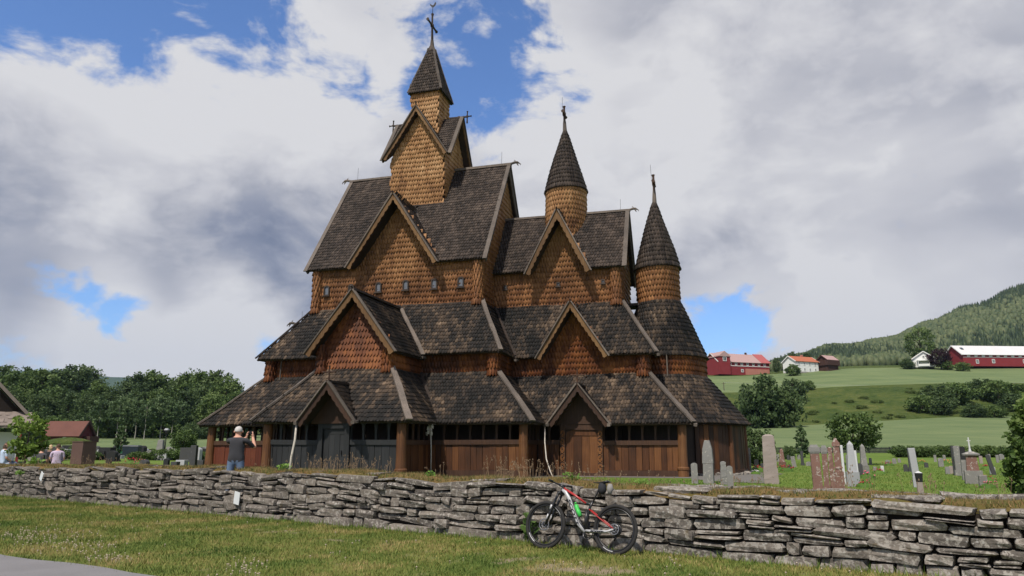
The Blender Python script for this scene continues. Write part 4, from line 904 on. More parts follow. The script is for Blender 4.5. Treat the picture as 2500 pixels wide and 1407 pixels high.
def lawn_points(n):
    s = rng.uniform(-3, 34, n); d = rng.uniform(0, 1, n) ** 1.1 * 15.0 - .15
    P = np.array(W0)[None] + np.array(WD)[None] * s[:, None] + np.array(WN)[None] * d[:, None]
    u = 1250 + F * P[:, 0] / np.maximum(P[:, 1], 1); k = (P[:, 1] > 8.6) & (u > -120) & (u < 2620)
    ap, aq = np.array([-7.61, 11.21]), np.array([-4.69, 9.54]); dd = (aq - ap) / np.linalg.norm(aq - ap); side = (P[:, 0] - ap[0]) * dd[1] - (P[:, 1] - ap[1]) * dd[0]
    k &= side < rng.normal(0, .07, len(side))
    return P[k]
P = lawn_points(620000)
# thin where the ground is bare
P = P[rng.random(len(P)) > bare_at(P) * .93]
P[:, 2] = 0.0
blades('lawn_grass', P, .025, .065, .007, MT['blade'], 'short mown grass of the lawn before the wall', 'grass', 1.0)
nk = 2600; P = lawn_points(90000); foot = np.abs((P[:, :2] - np.array(W0)[:2]) @ np.array(WN)[:2]); P2 = P[foot < .35][:6000]; P2[:, 2] = 0
blades('grass_at_wall_foot', P2, .05, .16, .008, MT['yblade'], 'longer grass growing along the foot of the stone wall', 'grass', .8)
def clover():
    cs = []
    for (u, v, ru, rv, n) in [(60, 1300, 90, 14, 110), (190, 1330, 110, 18, 150), (270, 1360, 50, 8, 60), (1500, 1375, 250, 22, 40), (600, 1385, 60, 18, 80), (2050, 1385, 120, 14, 30), (900, 1330, 300, 30, 30), (120, 1310, 120, 25, 60), (400, 1275, 350, 25, 60)]:
        for _ in range(int(n * .62)):
            cs.append(at_z(u + random.gauss(0, ru * .6), v + random.gauss(0, rv * .6), .06))
    mb = MB()
    for c in cs:
        r = random.uniform(.009, .015); mb.add([c + Vector(p) * r for p in ((1, 0, 0), (-1, 0, 0), (0, 1, 0), (0, -1, 0), (0, 0, 1), (0, 0, -1))], [(0, 2, 4), (2, 1, 4), (1, 3, 4), (3, 0, 4), (2, 0, 5), (1, 2, 5), (3, 1, 5), (0, 3, 5)])
        mb.add([c + Vector((.003, 0, 0)), c - Vector((.003, 0, 0)), c - Vector((0, 0, .06))], [(0, 1, 2)])
    struct(mb.build('clover_flowers', plain('clover_white', (.38, .31, .24), .8, .3, 40)), 'stuff', 'small pale clover flowers scattered on the lawn', 'flowers')
clover()
# churchyard grass, thicker towards the wall
n = 170000; s = rng.uniform(-10, 45, n); d = rng.uniform(0, 1, n) ** 1.7 * 42 + .9
P = np.array(W0)[None] + np.array(WD)[None] * s[:, None] - np.array(WN)[None] * d[:, None]
lx = (P[:, 0] - X0) * math.cos(T) - (P[:, 1] - Y0) * math.sin(T); ly = (P[:, 0] - X0) * math.sin(T) + (P[:, 1] - Y0) * math.cos(T)
k = ~((lx > -7.5) & (lx < 16.0) & (ly > -7.1)) & ~((lx > -3) & (lx < 4) & (ly > -10)); u = 1250 + F * P[:, 0] / P[:, 1]; k &= (u > -150) & (u < 2650)
P = P[k]; P[:, 2] = [yard(a, b) for a, b in P[:, :2]]
blades('churchyard_grass', P, .02, .07, .014, MT['yblade'], 'green churchyard grass behind the stone wall', 'grass', .9)
# tufts of dry grass on the wall top
Q = []
for _ in range(42000):
    s = random.uniform(-5, 33); off = random.uniform(.14, .95); Q.append(WB @ Vector((s - 13, off, wtop(s) + .01)) + (W0 + WD * 13))
blades('wall_top_grass', np.array([tuple(q) for q in Q]), .03, .10, .007, MT['dry'], 'short dry yellowish grass growing on top of the wall', 'grass', 1.0)
def stalks(name, spots, label):
    Q = []; heads = MB(); st = MB()
    for (u, spread, cnt, hmax) in spots:
        for _ in range(cnt):
            uu = u + random.gauss(0, spread); t = (uu - 1250) / F
            # the point of the wall top at this bearing
            s = max(-5, min(33, (-W0.x + t * W0.y) / (WD.x - t * WD.y))); q = WB @ Vector((s - 13, random.uniform(.35, .85), wtop(s) + .03)) + (W0 + WD * 13)
            h = hmax * random.uniform(.3, .9); tip = q + Vector((random.gauss(0, .06), random.gauss(0, .04), h)); w_ = .0028
            st.add([q + Vector((w_, 0, 0)), q - Vector((w_, 0, 0)), tip - Vector((w_ * .5, 0, 0)), tip + Vector((w_ * .5, 0, 0))], [(0, 1, 2, 3)])
            for _k in range(3):
                c = tip + Vector((random.gauss(0, .012), random.gauss(0, .012), random.uniform(-.05, .03))); r = random.uniform(.005, .010)
                st.add([c + Vector((r, 0, 0)), c + Vector((0, r, 0)), c + Vector((-r, 0, 0)), c + Vector((0, -r, 0)), c + Vector((0, 0, r * 2.2)), c - Vector((0, 0, r * 2.2))], [(0, 1, 4), (1, 2, 4), (2, 3, 4), (3, 0, 4), (1, 0, 5), (2, 1, 5), (3, 2, 5), (0, 3, 5)])
    me = st.build(name, MT['stalk']); return struct(me, 'stuff', label, 'grass')
MT['stalk'] = plain('dry_stalk', (.20, .14, .085), .85, .35, 30)
stalks('dry_grass_stalks', [(760, 45, 70, .42), (840, 30, 25, .34), (890, 20, 12, .4), (1150, 10, 6, .45), (1215, 28, 60, .42), (1290, 15, 8, .4), (1030, 12, 5, .4), (1395, 50, 36, .34), (180, 40, 30, .40), (260, 50, 24, .34), (40, 40, 26, .36), (2030, 20, 14, .42), (2200, 40, 14, .34), (2390, 30, 10, .3), (1700, 60, 18, .25), (600, 60, 14, .25), (1560, 80, 14, .22)],
       'dry pale seed heads standing along the top of the stone wall')
# small leafy weeds on and beside the wall
def weed(u, v_unused, h, w_, label, s_off=.5, base=None, col='weed', nl=60):
    t = (u - 1250) / F; s = (-W0.x + t * W0.y) / (WD.x - t * WD.y)
    q = (WB @ Vector((s - 13, s_off, wtop(s) + .02)) + (W0 + WD * 13)) if base is None else base
    V = []; r = []
    for i in range(nl):
        a = random.uniform(0, 6.28); k = random.random(); c = Vector((math.cos(a) * w_ * k * .5, math.sin(a) * w_ * k * .5, h * random.random() * (1 - .4 * k)))
        d = Vector((math.cos(a), math.sin(a), random.uniform(.1, .9))).normalized() * h * .35; e = d.orthogonal().normalized() * h * .12
        V += [c - e * .3, c + d * .5 - e, c + d, c + d * .5 + e]; r += [random.random()] * 4
        k_ = Vector((.004, .002, 0)); V += [-k_, k_, c + k_ * .5, c - k_ * .5]; r += [.5] * 4
    o = np_mesh('leafy_weed', np.array([tuple(p) for p in V]), [(4, np.arange(len(V)).reshape(-1, 4))], MT[col], np.array(r)); o.location = q; return tag(o, label, 'weed')
MT['dweed'] = leafmat('dark_weed_leaf', (.03, .06, .015), (.06, .11, .025), (.10, .16, .04)); MT['weed'] = leafmat('weed_leaf', (.07, .14, .02), (.13, .24, .035), (.20, .31, .07)); MT['ydry'] = leafmat('yellow_flower', (.40, .27, .02), (.52, .36, .03), (.6, .45, .06))
weed(1017, 0, .13, .16, 'small bright green weed on the wall below the rain chain'); weed(668, 0, .2, .28, 'yellow green weed on the wall top beside the photographing man'); weed(1357, 0, .16, .3, 'green tuft on the wall at the foot of the bent white pole')
weed(1525, 0, .12, .25, 'green weed on the wall top right of the bicycle saddle'); weed(375, 0, .07, .5, 'patch of yellow flowers on the left wall top', .5, None, 'ydry', 120); weed(70, 0, .26, .5, 'green weed on the wall top at the far left', .6, None, 'weed', 90)
weed(1268, 0, .42, .12, 'climbing green weed on the wall face beside the front wheel', 0, wall_pt(20.45, .04, .05), 'dweed', 34); weed(62, 0, .16, .28, 'green weed rooted in the wall face at the far left', 0, wall_pt(1.3, .04, .7))
# ------------------------------------------------------------------ trees and bushes
def crown_data(seed, rx, ry, rz, nclump, per, leaf, base=0.0, egg=0.0, shell=.55):
    r = np.random.default_rng(seed); V = []; A = []
    for _ in range(nclump):
        d = r.normal(size=3); d /= np.linalg.norm(d); q = r.uniform(shell, 1.0) ** .6; z = d[2] * q; k = 1 - egg * z
        c = np.array([d[0] * q * rx * k, d[1] * q * ry * k, base + rz + z * rz]); cs = r.uniform(.16, .30) * min(rx, rz * 1.1)
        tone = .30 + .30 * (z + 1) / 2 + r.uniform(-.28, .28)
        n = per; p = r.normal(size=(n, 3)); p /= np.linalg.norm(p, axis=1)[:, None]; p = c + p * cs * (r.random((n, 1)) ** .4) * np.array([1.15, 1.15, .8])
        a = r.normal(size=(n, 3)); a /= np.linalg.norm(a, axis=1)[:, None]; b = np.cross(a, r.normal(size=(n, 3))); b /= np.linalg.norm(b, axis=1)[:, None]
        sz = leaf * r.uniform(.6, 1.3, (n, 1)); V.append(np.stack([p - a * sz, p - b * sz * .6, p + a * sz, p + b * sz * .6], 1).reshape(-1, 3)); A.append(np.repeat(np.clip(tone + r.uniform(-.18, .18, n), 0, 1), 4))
    return np.concatenate(V), np.concatenate(A)
def mesh_of(name, V, A, m):
    o = np_mesh(name, V, [(4, np.arange(len(V)).reshape(-1, 4))], m, A); me = o.data; bpy.data.objects.remove(o); return me
def trunk_mesh(name, h, r, limbs, m, seed=0, z0=.35, spread=.45):
    rr = random.Random(seed); mb = MB(); pts = [Vector((rr.gauss(0, .02) * h * i / 5, rr.gauss(0, .02) * h * i / 5, h * i / 5)) for i in range(6)]
    mb.tube(pts, [r * (1.2 if i == 0 else 1 - .15 * i) for i in range(6)], 7)
    for _ in range(limbs):
        k = rr.uniform(z0, .9); p = Vector((0, 0, h * k)); a = rr.uniform(0, 6.28); L = h * spread * rr.uniform(.5, 1) * (1.1 - k)
        mb.tube([p, p + Vector((math.cos(a) * L * .5, math.sin(a) * L * .5, L * .45)), p + Vector((math.cos(a) * L, math.sin(a) * L, L * .7))], [r * .45 * (1.2 - k), r * .28 * (1.2 - k), r * .08], 5)
    o = mb.build(name, m); me = o.data; bpy.data.objects.remove(o); return me
LF = dict(dk=leafmat('dark_leaf', (.026, .048, .018), (.062, .100, .034), (.115, .160, .056)), md=leafmat('mid_leaf', (.034, .062, .018), (.085, .135, .036), (.150, .205, .062)), lt=leafmat('light_leaf', (.07, .13, .02), (.15, .23, .04), (.25, .34, .08)),
          bk=leafmat('birch_leaf', (.040, .070, .030), (.090, .140, .056), (.150, .205, .09)), pu=leafmat('purple_leaf', (.014, .006, .008), (.030, .012, .016), (.060, .025, .030)), nd=leafmat('needle', (.014, .030, .014), (.034, .060, .024), (.062, .095, .04)),
          hf=leafmat('hill_leaf', (.026, .046, .026), (.068, .098, .044), (.15, .17, .08)), hz=leafmat('heath_leaf', (.055, .085, .022), (.095, .14, .035), (.17, .20, .065)), cy=leafmat('juniper_leaf', (.03, .062, .014), (.075, .125, .026), (.15, .20, .05)))
BK = plain('bark', (.085, .070, .055), .9, .4, 9); BKW = plain('birch_bark', (.30, .28, .25), .85, .4, 14); BKD = plain('dark_bark', (.035, .027, .02), .9, .3, 9)
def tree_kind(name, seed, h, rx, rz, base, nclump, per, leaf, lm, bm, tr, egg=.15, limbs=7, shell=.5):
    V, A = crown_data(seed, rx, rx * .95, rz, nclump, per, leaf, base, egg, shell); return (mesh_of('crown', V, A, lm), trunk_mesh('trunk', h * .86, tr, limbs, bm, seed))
def conifer_kind(seed, h, r, lm):
    g = np.random.default_rng(seed); n = 1500; t = g.random(n) ** .7; z = h * (.10 + .9 * t); rad = r * (1 - t) * (.35 + .65 * g.random(n)) * (1 + .3 * np.sin(z * 5)); a = g.uniform(0, 6.28, n)
    p = np.stack([np.cos(a) * rad, np.sin(a) * rad, z], 1); d = np.stack([np.cos(a), np.sin(a), -.35 + 0 * a], 1); s = np.stack([-np.sin(a), np.cos(a), 0 * a], 1); sz = (.32 * g.uniform(.5, 1.2, n) * (1.25 - t))[:, None] * r / 2.2
    V = np.stack([p - s * sz * .5, p + d * sz * 1.5, p + s * sz * .5, p - d * sz * .3], 1).reshape(-1, 3)
    return (mesh_of('crown', V, np.repeat(np.clip(.2 + .4 * t + g.uniform(-.2, .3, n), 0, 1), 4), lm), trunk_mesh('trunk', h * .9, r * .07, 0, BKD, seed))
def plant(kind, name, loc, sc, label, cat='tree', group=None, rz=None, sx=1.0):
    t = thing(name, label, cat, loc, random.uniform(0, 6.28) if rz is None else rz, group); t.scale = (sc * sx, sc * sx, sc)
    for me, nm in ((kind[1], 'trunk'), (kind[0], 'crown')):
        o = bpy.data.objects.new(nm, me); C.objects.link(o); o.parent = t
    return t
K = dict(
    dk=[tree_kind('d', 10 + i, 18, 5.2, 8.0, 1.5, 150, 34, .36, LF['dk'], BKD, .3) for i in range(4)], md=[tree_kind('m', 20 + i, 17, 5.0, 7.2, 2.0, 150, 34, .35, LF['md'], BKD, .3) for i in range(3)],
    bk=[tree_kind('b', 30 + i, 15, 3.2, 5.0, 4.6, 90, 24, .36, LF['bk'], BKW, .17, .1, 5) for i in range(3)], nd=[conifer_kind(40 + i, 17, 2.6, LF['nd']) for i in range(2)],
    bush=[tree_kind('bu', 50 + i, 3, 2.0, 1.5, 0.0, 110, 26, .15, LF['md'], BKD, .12, .05, 6, .35) for i in range(3)], dbush=[tree_kind('db', 60 + i, 5, 3.0, 2.6, 0.0, 130, 28, .22, LF['dk'], BKD, .2, .1, 6, .35) for i in range(2)],
    lbush=[tree_kind('lb', 70, 1.9, .50, .62, .55, 60, 24, .06, LF['lt'], BK, .04, .0, 9, .3)], jun=[tree_kind('ju', 71, 2.0, .62, 1.1, 0.0, 240, 40, .055, LF['cy'], BKD, .08, .25, 8, .35)],
    cyp=[tree_kind('cy', 72, 3.6, .75, 1.8, 0.0, 80, 24, .12, LF['bk'], BK, .06, .35, 5, .4)], pur=[tree_kind('pu', 73, 6, 3.6, 2.9, .8, 120, 30, .24, LF['pu'], BKD, .25, 0, 6, .4)],
    heath=[tree_kind('he', 74 + i, 2, 3.4, 1.5, -.4, 80, 26, .2, LF['hz'], BKD, .1, .1, 4, .35) for i in range(2)], rnd=[tree_kind('rn', 77, 3.0, 1.55, 1.15, .75, 130, 30, .10, LF['md'], BKD, .09, -.1, 10, .3)],
    big=[tree_kind('bg', 78, 16, 5.5, 6.2, 2.2, 75, 30, .42, LF['md'], BKD, .45, -.25, 12, .5)])
# the wood behind the graveyard on the left: tree tops as seen against the sky
tops = [(15, 893, 215, 'dk'), (45, 905, 200, 'md'), (82, 900, 220, 'dk'), (112, 908, 205, 'md'), (150, 902, 215, 'dk'), (185, 895, 222, 'dk'), (212, 893, 230, 'dk'), (60, 948, 185, 'md'), (140, 945, 188, 'md'), (240, 935, 190, 'md'), (172, 950, 180, 'dk'), (215, 960, 178, 'dk'), (20, 950, 180, 'dk'), (100, 960, 176, 'dk'),
        (285, 940, 210, 'nd'), (355, 922, 228, 'nd'), (328, 925, 226, 'nd'), (440, 905, 235, 'nd'), (68, 903, 226, 'nd'), (165, 900, 230, 'nd'), (495, 915, 215, 'nd'), (130, 906, 228, 'nd'), (310, 932, 205, 'dk'), (343, 912, 215, 'dk'), (372, 910, 220, 'md'), (400, 918, 225, 'md'), (425, 920, 220, 'nd'), (452, 914, 215, 'dk'), (478, 907, 212, 'md'), (505, 909, 205, 'md'), (532, 908, 200, 'dk'), (555, 920, 190, 'md'), (575, 955, 185, 'md'), (600, 985, 190, 'md'), (640, 1000, 195, 'dk'), (265, 955, 186, 'dk'), (-40, 900, 210, 'dk'), (-90, 905, 200, 'md'), (-30, 955, 175, 'dk'), (330, 950, 186, 'dk'), (460, 950, 184, 'dk'), (390, 950, 188, 'md'), (520, 960, 172, 'md')]
NTH = 'first second third fourth fifth sixth seventh eighth ninth tenth eleventh twelfth thirteenth fourteenth fifteenth sixteenth seventeenth eighteenth nineteenth twentieth'.split() + [t_ + '-' + o_ for t_ in ('twenty', 'thirty', 'forty', 'fifty', 'sixty', 'seventy') for o_ in 'first second third fourth fifth sixth seventh eighth ninth tenth'.split()]
for t_, w_ in (('twenty', 'thirtieth'), ('thirty', 'fortieth'), ('forty', 'fiftieth'), ('fifty', 'sixtieth'), ('sixty', 'seventieth'), ('seventy', 'eightieth')): NTH[NTH.index(t_ + '-tenth')] = w_
cnt_ = {}; rank = sorted(range(len(tops)), key=lambda i: tops[i][0])
lab = {'dk': 'tall dark broadleaf tree in the wood behind the graveyard', 'md': 'mid green broadleaf tree in the wood behind the graveyard', 'nd': 'narrow dark spruce in the wood behind the graveyard'}
WL = {}
for i in rank:
    u, v, y, kd = tops[i]; row = 'along the skyline of the wood' if v < 930 else 'in the lower front rank of the wood'
    nm = {'dk': 'dark broadleaf tree', 'md': 'mid green broadleaf tree', 'nd': 'narrow spruce'}[kd]; kk = (kd, row, u < 0); cnt_[kk] = cnt_.get(kk, 0) + 1
    WL[i] = f'{NTH[cnt_[kk] - 1]} {nm} from the left {row}' if u >= 0 else f'{NTH[cnt_[kk] - 1]} {nm} {row} beyond the left edge'
for i, (u, v, y, kd) in enumerate(tops):
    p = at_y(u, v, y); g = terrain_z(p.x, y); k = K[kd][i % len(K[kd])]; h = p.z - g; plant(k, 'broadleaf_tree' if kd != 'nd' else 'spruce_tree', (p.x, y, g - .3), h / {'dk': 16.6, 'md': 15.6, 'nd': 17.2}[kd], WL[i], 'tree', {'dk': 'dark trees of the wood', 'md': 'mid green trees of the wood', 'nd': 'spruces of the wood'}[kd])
for i, u in enumerate((250, 272, 296, 318, 340, 362, 384, 402, 428, 446)):
    y = 158 + 6 * math.sin(i * 2.3); p = at_y(u, 968 + 9 * math.sin(i * 1.7), y); g = terrain_z(p.x, y); plant(K['bk'][i % 3], 'birch_tree', (p.x, y, g), (p.z - g) / 15.0, NTH[i] + ' slender birch from the left at the edge of the wood', 'tree', 'birches at the wood edge')
for i, u in enumerate(range(20, 600, 44)):
    y = 168 + 5 * math.sin(i * 1.9); t_ = (u - 1250) / F; g = terrain_z(t_ * y, y); plant(K['dbush' if i % 3 else 'bush'][i % 2], 'undergrowth_bush', (t_ * y, y, g - .4), 1.15 if i % 3 else 1.7, NTH[i] + ' undergrowth bush from the left at the foot of the wood', 'bush', 'undergrowth of the wood', sx=1.25)
mb_ = [(475, 1052, 160, 3.2), (500, 1050, 165, 3.6), (465, 1058, 140, 2.2)]
for u, v, y, r in [(470, 1030, 150, 6), (505, 1025, 155, 7), (455, 1042, 146, 4)]:
    p = at_y(u, v, y); g = terrain_z(p.x, y); plant(K['dbush'][0], 'bush', (p.x, y, g - .2), (p.z - g) / 5.2, {470: 'middle', 505: 'right', 455: 'left'}[u] + ' of three low bushes at the wood edge beside the gallery roof', 'bush', 'bushes at the wood edge')
p = at_y(82, 1000, 95); plant(K['dk'][1], 'broadleaf_tree', (p.x, 95, .6), (p.z - .6) / 17.5, 'round dark tree between the white house and the red barn', 'tree', sx=1.0)
p = at_y(450, 1063, 62); plant(K['rnd'][0], 'round_bush', (p.x, 62, yard(p.x, 62)), .78, 'dark round bush right of the lamp post', 'bush'); p = at_y(300, 1038, 66); plant(K['cyp'][0], 'conical_shrub', (p.x, 66, yard(p.x, 66)), (p.z - .5) / 3.7, 'light green conical shrub behind the waste bins', 'shrub')
p = at_y(75, 1030, 25.6); plant(K['lbush'][0], 'young_tree', (p.x, 25.6, .38), 1.28, 'bright light green young tree behind the wall at the left', 'tree'); p = on_yard(352, 1116); plant(K['bush'][0], 'round_shrub', p, .15, 'small yellow green ball shrub among the left graves', 'shrub')
# right side
p = on_yard(2480, 1212); plant(K['jun'][0], 'juniper', (10.55, 14.6, .40), .95, 'large green juniper bush behind the wall at the right edge', 'bush', sx=1.0); plant(K['jun'][0], 'juniper', (15.2, 20.5, .40), 1.4, 'taller juniper at the right edge behind the large one', 'bush')
p = on_yard(2090, 1135); plant(K['rnd'][0], 'small_tree', (p.x, p.y, p.z), .62 * p.y / 27, 'multi stemmed green tree standing among the right graves', 'tree')
p = on_yard(1960, 1118); plant(K['cyp'][0], 'young_tree', p, .8, 'thin leafy young tree behind the graves beside the church', 'tree', sx=.9); p = at_y(1838, 1052, 44); plant(K['dbush'][1], 'bush', (p.x, 44, .4), .44, 'dark rounded bush just right of the apse', 'bush')
def hill_bush(u, vt, vb, y, kind, label, name='bush', cat='bush', group=None, sx=1.0, hh=None):
    a, b = at_y(u, vt, y), at_y(u, vb, y); b.z = terrain_z(b.x, y); plant(kind, name, (b.x, y, b.z - .3), (a.z - b.z + .3) / hh, label, cat, group, sx=sx)
hill_bush(1870, 917, 1032, 185, K['dbush'][0], 'largest dark round bush on the bank right of the church', hh=5.3, sx=.86); hill_bush(1850, 945, 1030, 183, K['dbush'][1], 'dark bush at the left of the largest bank bush', hh=5.3, sx=.7); hill_bush(1912, 935, 1025, 182, K['dbush'][1], 'dark bush at the right foot of the largest bank bush', hh=5.3, sx=.8)
hill_bush(1938, 922, 970, 217, K['dbush'][1], 'small dark bush right of the largest bank bush', hh=5.3); hill_bush(1977, 930, 960, 232, K['bush'][0], 'low bush at the edge of the upper field', hh=3.0)
for i, (u, vt, vb, y) in enumerate([(2290, 940, 990, 205), (2340, 935, 995, 208), (2400, 925, 975, 215), (2440, 930, 990, 210), (2300, 970, 1005, 196), (2250, 965, 1000, 200), (2380, 985, 1025, 190), (2430, 990, 1025, 190), (2475, 960, 1010, 200), (2490, 940, 990, 208)]):
    hill_bush(u, vt, vb, y, K['bush' if i % 2 else 'dbush'][i % 2], ['first', 'third', 'sixth', 'eighth', 'second', 'fourth low', 'fifth low', 'seventh low', 'ninth', 'tenth'][i] + ' green bush from the left in the thicket on the bank', 'bush', 'bush', 'thicket on the bank', 1.25, 3.0 if i % 2 else 5.3)
for i, u in enumerate(sorted(random.uniform(1950, 2560) for _ in range(44))):
    y = random.uniform(192, 233); t = (u - 1250) / F; g = terrain_z(t * y, y); plant(K['heath'][i % 2], 'bracken_clump', (t * y, y, g), random.uniform(.15, .34), NTH[i] + ' low bracken clump from the left on the rough bank', 'shrub', 'bracken on the bank', sx=1.8)
hill_bush(2088, 1042, 1100, 95, K['heath'][0], 'low shrub in the lower crop field', hh=3.0) if False else None
# farm trees
hill_bush(2252, 796, 893, 330, K['big'][0], 'tall open crowned tree above the white farmhouse', 'tall_tree', 'tree', None, .92, 15.0); hill_bush(2298, 853, 895, 292, K['pur'][0], 'round dark purple leaved tree beside the farmhouse', 'purple_tree', 'tree', None, .98, 6.6)
hill_bush(1935, 858, 900, 330, K['dk'][2], 'tree top showing behind the white house roof, left one', 'broadleaf_tree', 'tree', None, 1.1, 17.5); hill_bush(1972, 860, 900, 335, K['dk'][0], 'tree top showing behind the white house roof, right one', 'broadleaf_tree', 'tree', None, 1.1, 17.5); hill_bush(1897, 872, 912, 310, K['dk'][1], 'dark tree between red barn and white house', 'broadleaf_tree', 'tree', None, .8, 17.5)
hill_bush(1936, 890, 912, 288, K['bush'][1], 'bush in front of the white house', hh=3.0); hill_bush(2215, 876, 896, 296, K['dbush'][0], 'bush left of the white farmhouse', hh=5.3, sx=1.2); hill_bush(2350, 884, 896, 285, K['bush'][2], 'bush before the long red barn', hh=3.0, sx=1.2); hill_bush(2313, 880, 896, 290, K['bush'][0], 'bush under the purple tree', hh=3.0)
# forest on the mountain: one mass
def forest():
    g = np.random.default_rng(5); N = 9000; t = g.uniform((1750 - 1250) / F, (2900 - 1250) / F, N); y = 470 + 530 * g.random(N) ** .75; V = []; A = []
    for i in range(N):
        x = t[i] * y[i]; z = terrain_z(x, y[i]); con = math.sin(x * .013 + y[i] * .006) + .6 * math.sin(x * .031 - y[i] * .02) + g.normal(0, .5) > .45; h = g.uniform(8, 13) if con else g.uniform(6, 11); r = h * (.20 if con else .34); a0 = g.uniform(0, 6.28); tone = (.05 if con else .55) + g.uniform(-.05, .35)
        k = 5; prof = [(1.0, .10), (.62, .45), (.0, 1.0)] if con else [(.55, .10), (1.0, .5), (.45, .92)]
        for rr, zz in prof:
            for j in range(k): V.append((x + math.cos(a0 + 6.283 * j / k) * r * rr * g.uniform(.75, 1.2), y[i] + math.sin(a0 + 6.283 * j / k) * r * rr, z + h * zz * g.uniform(.93, 1.05))); A.append(min(1, max(0, tone + g.uniform(-.1, .1))))
    k = 5; q = np.array([[i * k + j, i * k + (j + 1) % k, (i + 1) * k + (j + 1) % k, (i + 1) * k + j] for i in range(2) for j in range(k)]); top = np.array([[2 * k + j for j in range(k)]])
    b = (np.arange(N) * 3 * k)[:, None, None]
    struct(np_mesh('mountain_forest', np.array(V), [(4, (q[None] + b).reshape(-1, 4)), (5, (top[None] + b).reshape(-1, 5))], LF['hf'], np.array(A)), 'stuff', 'mixed forest covering the mountain slope behind the farms', 'forest')
forest()
# ------------------------------------------------------------------ graves
def gstone(name, c0, c1, lich=(.36, .34, .30), amt=.58):
    def fn(w):
        a = w.noise(w.pos, 3.0, 5, .6); b = w.noise(w.pos, 30, 5, .6); l = w.noise(w.pos, 11, 6, .62, .5)
        c = w.mix(w.math('ADD', w.math('MULTIPLY', a, .6), w.math('MULTIPLY', b, .4)), c0, c1); return (w.mix(w.map(l, amt, amt + .06, 0, .8), c, lich), b, .4, .02)
    return mat(name, fn, .85, .25)
GM = dict(grey=gstone('grey_gravestone', (.13, .125, .12), (.26, .25, .24)), light=gstone('light_gravestone', (.27, .275, .29), (.40, .40, .42), (.5, .5, .5), .66), dark=gstone('dark_gravestone', (.035, .036, .038), (.075, .075, .078), (.16, .16, .15), .66),
          red=gstone('red_gravestone', (.130, .068, .056), (.235, .135, .11), (.36, .32, .29), .555), pink=gstone('pinkish_gravestone', (.20, .165, .15), (.34, .285, .26), (.12, .09, .07), .62), black=gstone('black_polished_gravestone', (.015, .016, .018), (.028, .029, .03), (.06, .06, .06), .75), white=gstone('white_gravestone', (.45, .45, .46), (.60, .60, .61), (.3, .3, .3), .7))
FLW = {'red': plain('red_flower', (.32, .022, .03), .6, .4, 60), 'pink': plain('pink_flower', (.55, .10, .16), .6, .4, 60), 'orange': plain('orange_flower', (.55, .22, .06), .6, .4, 60), 'white': plain('white_flower', (.6, .6, .55), .6, .2, 60)}
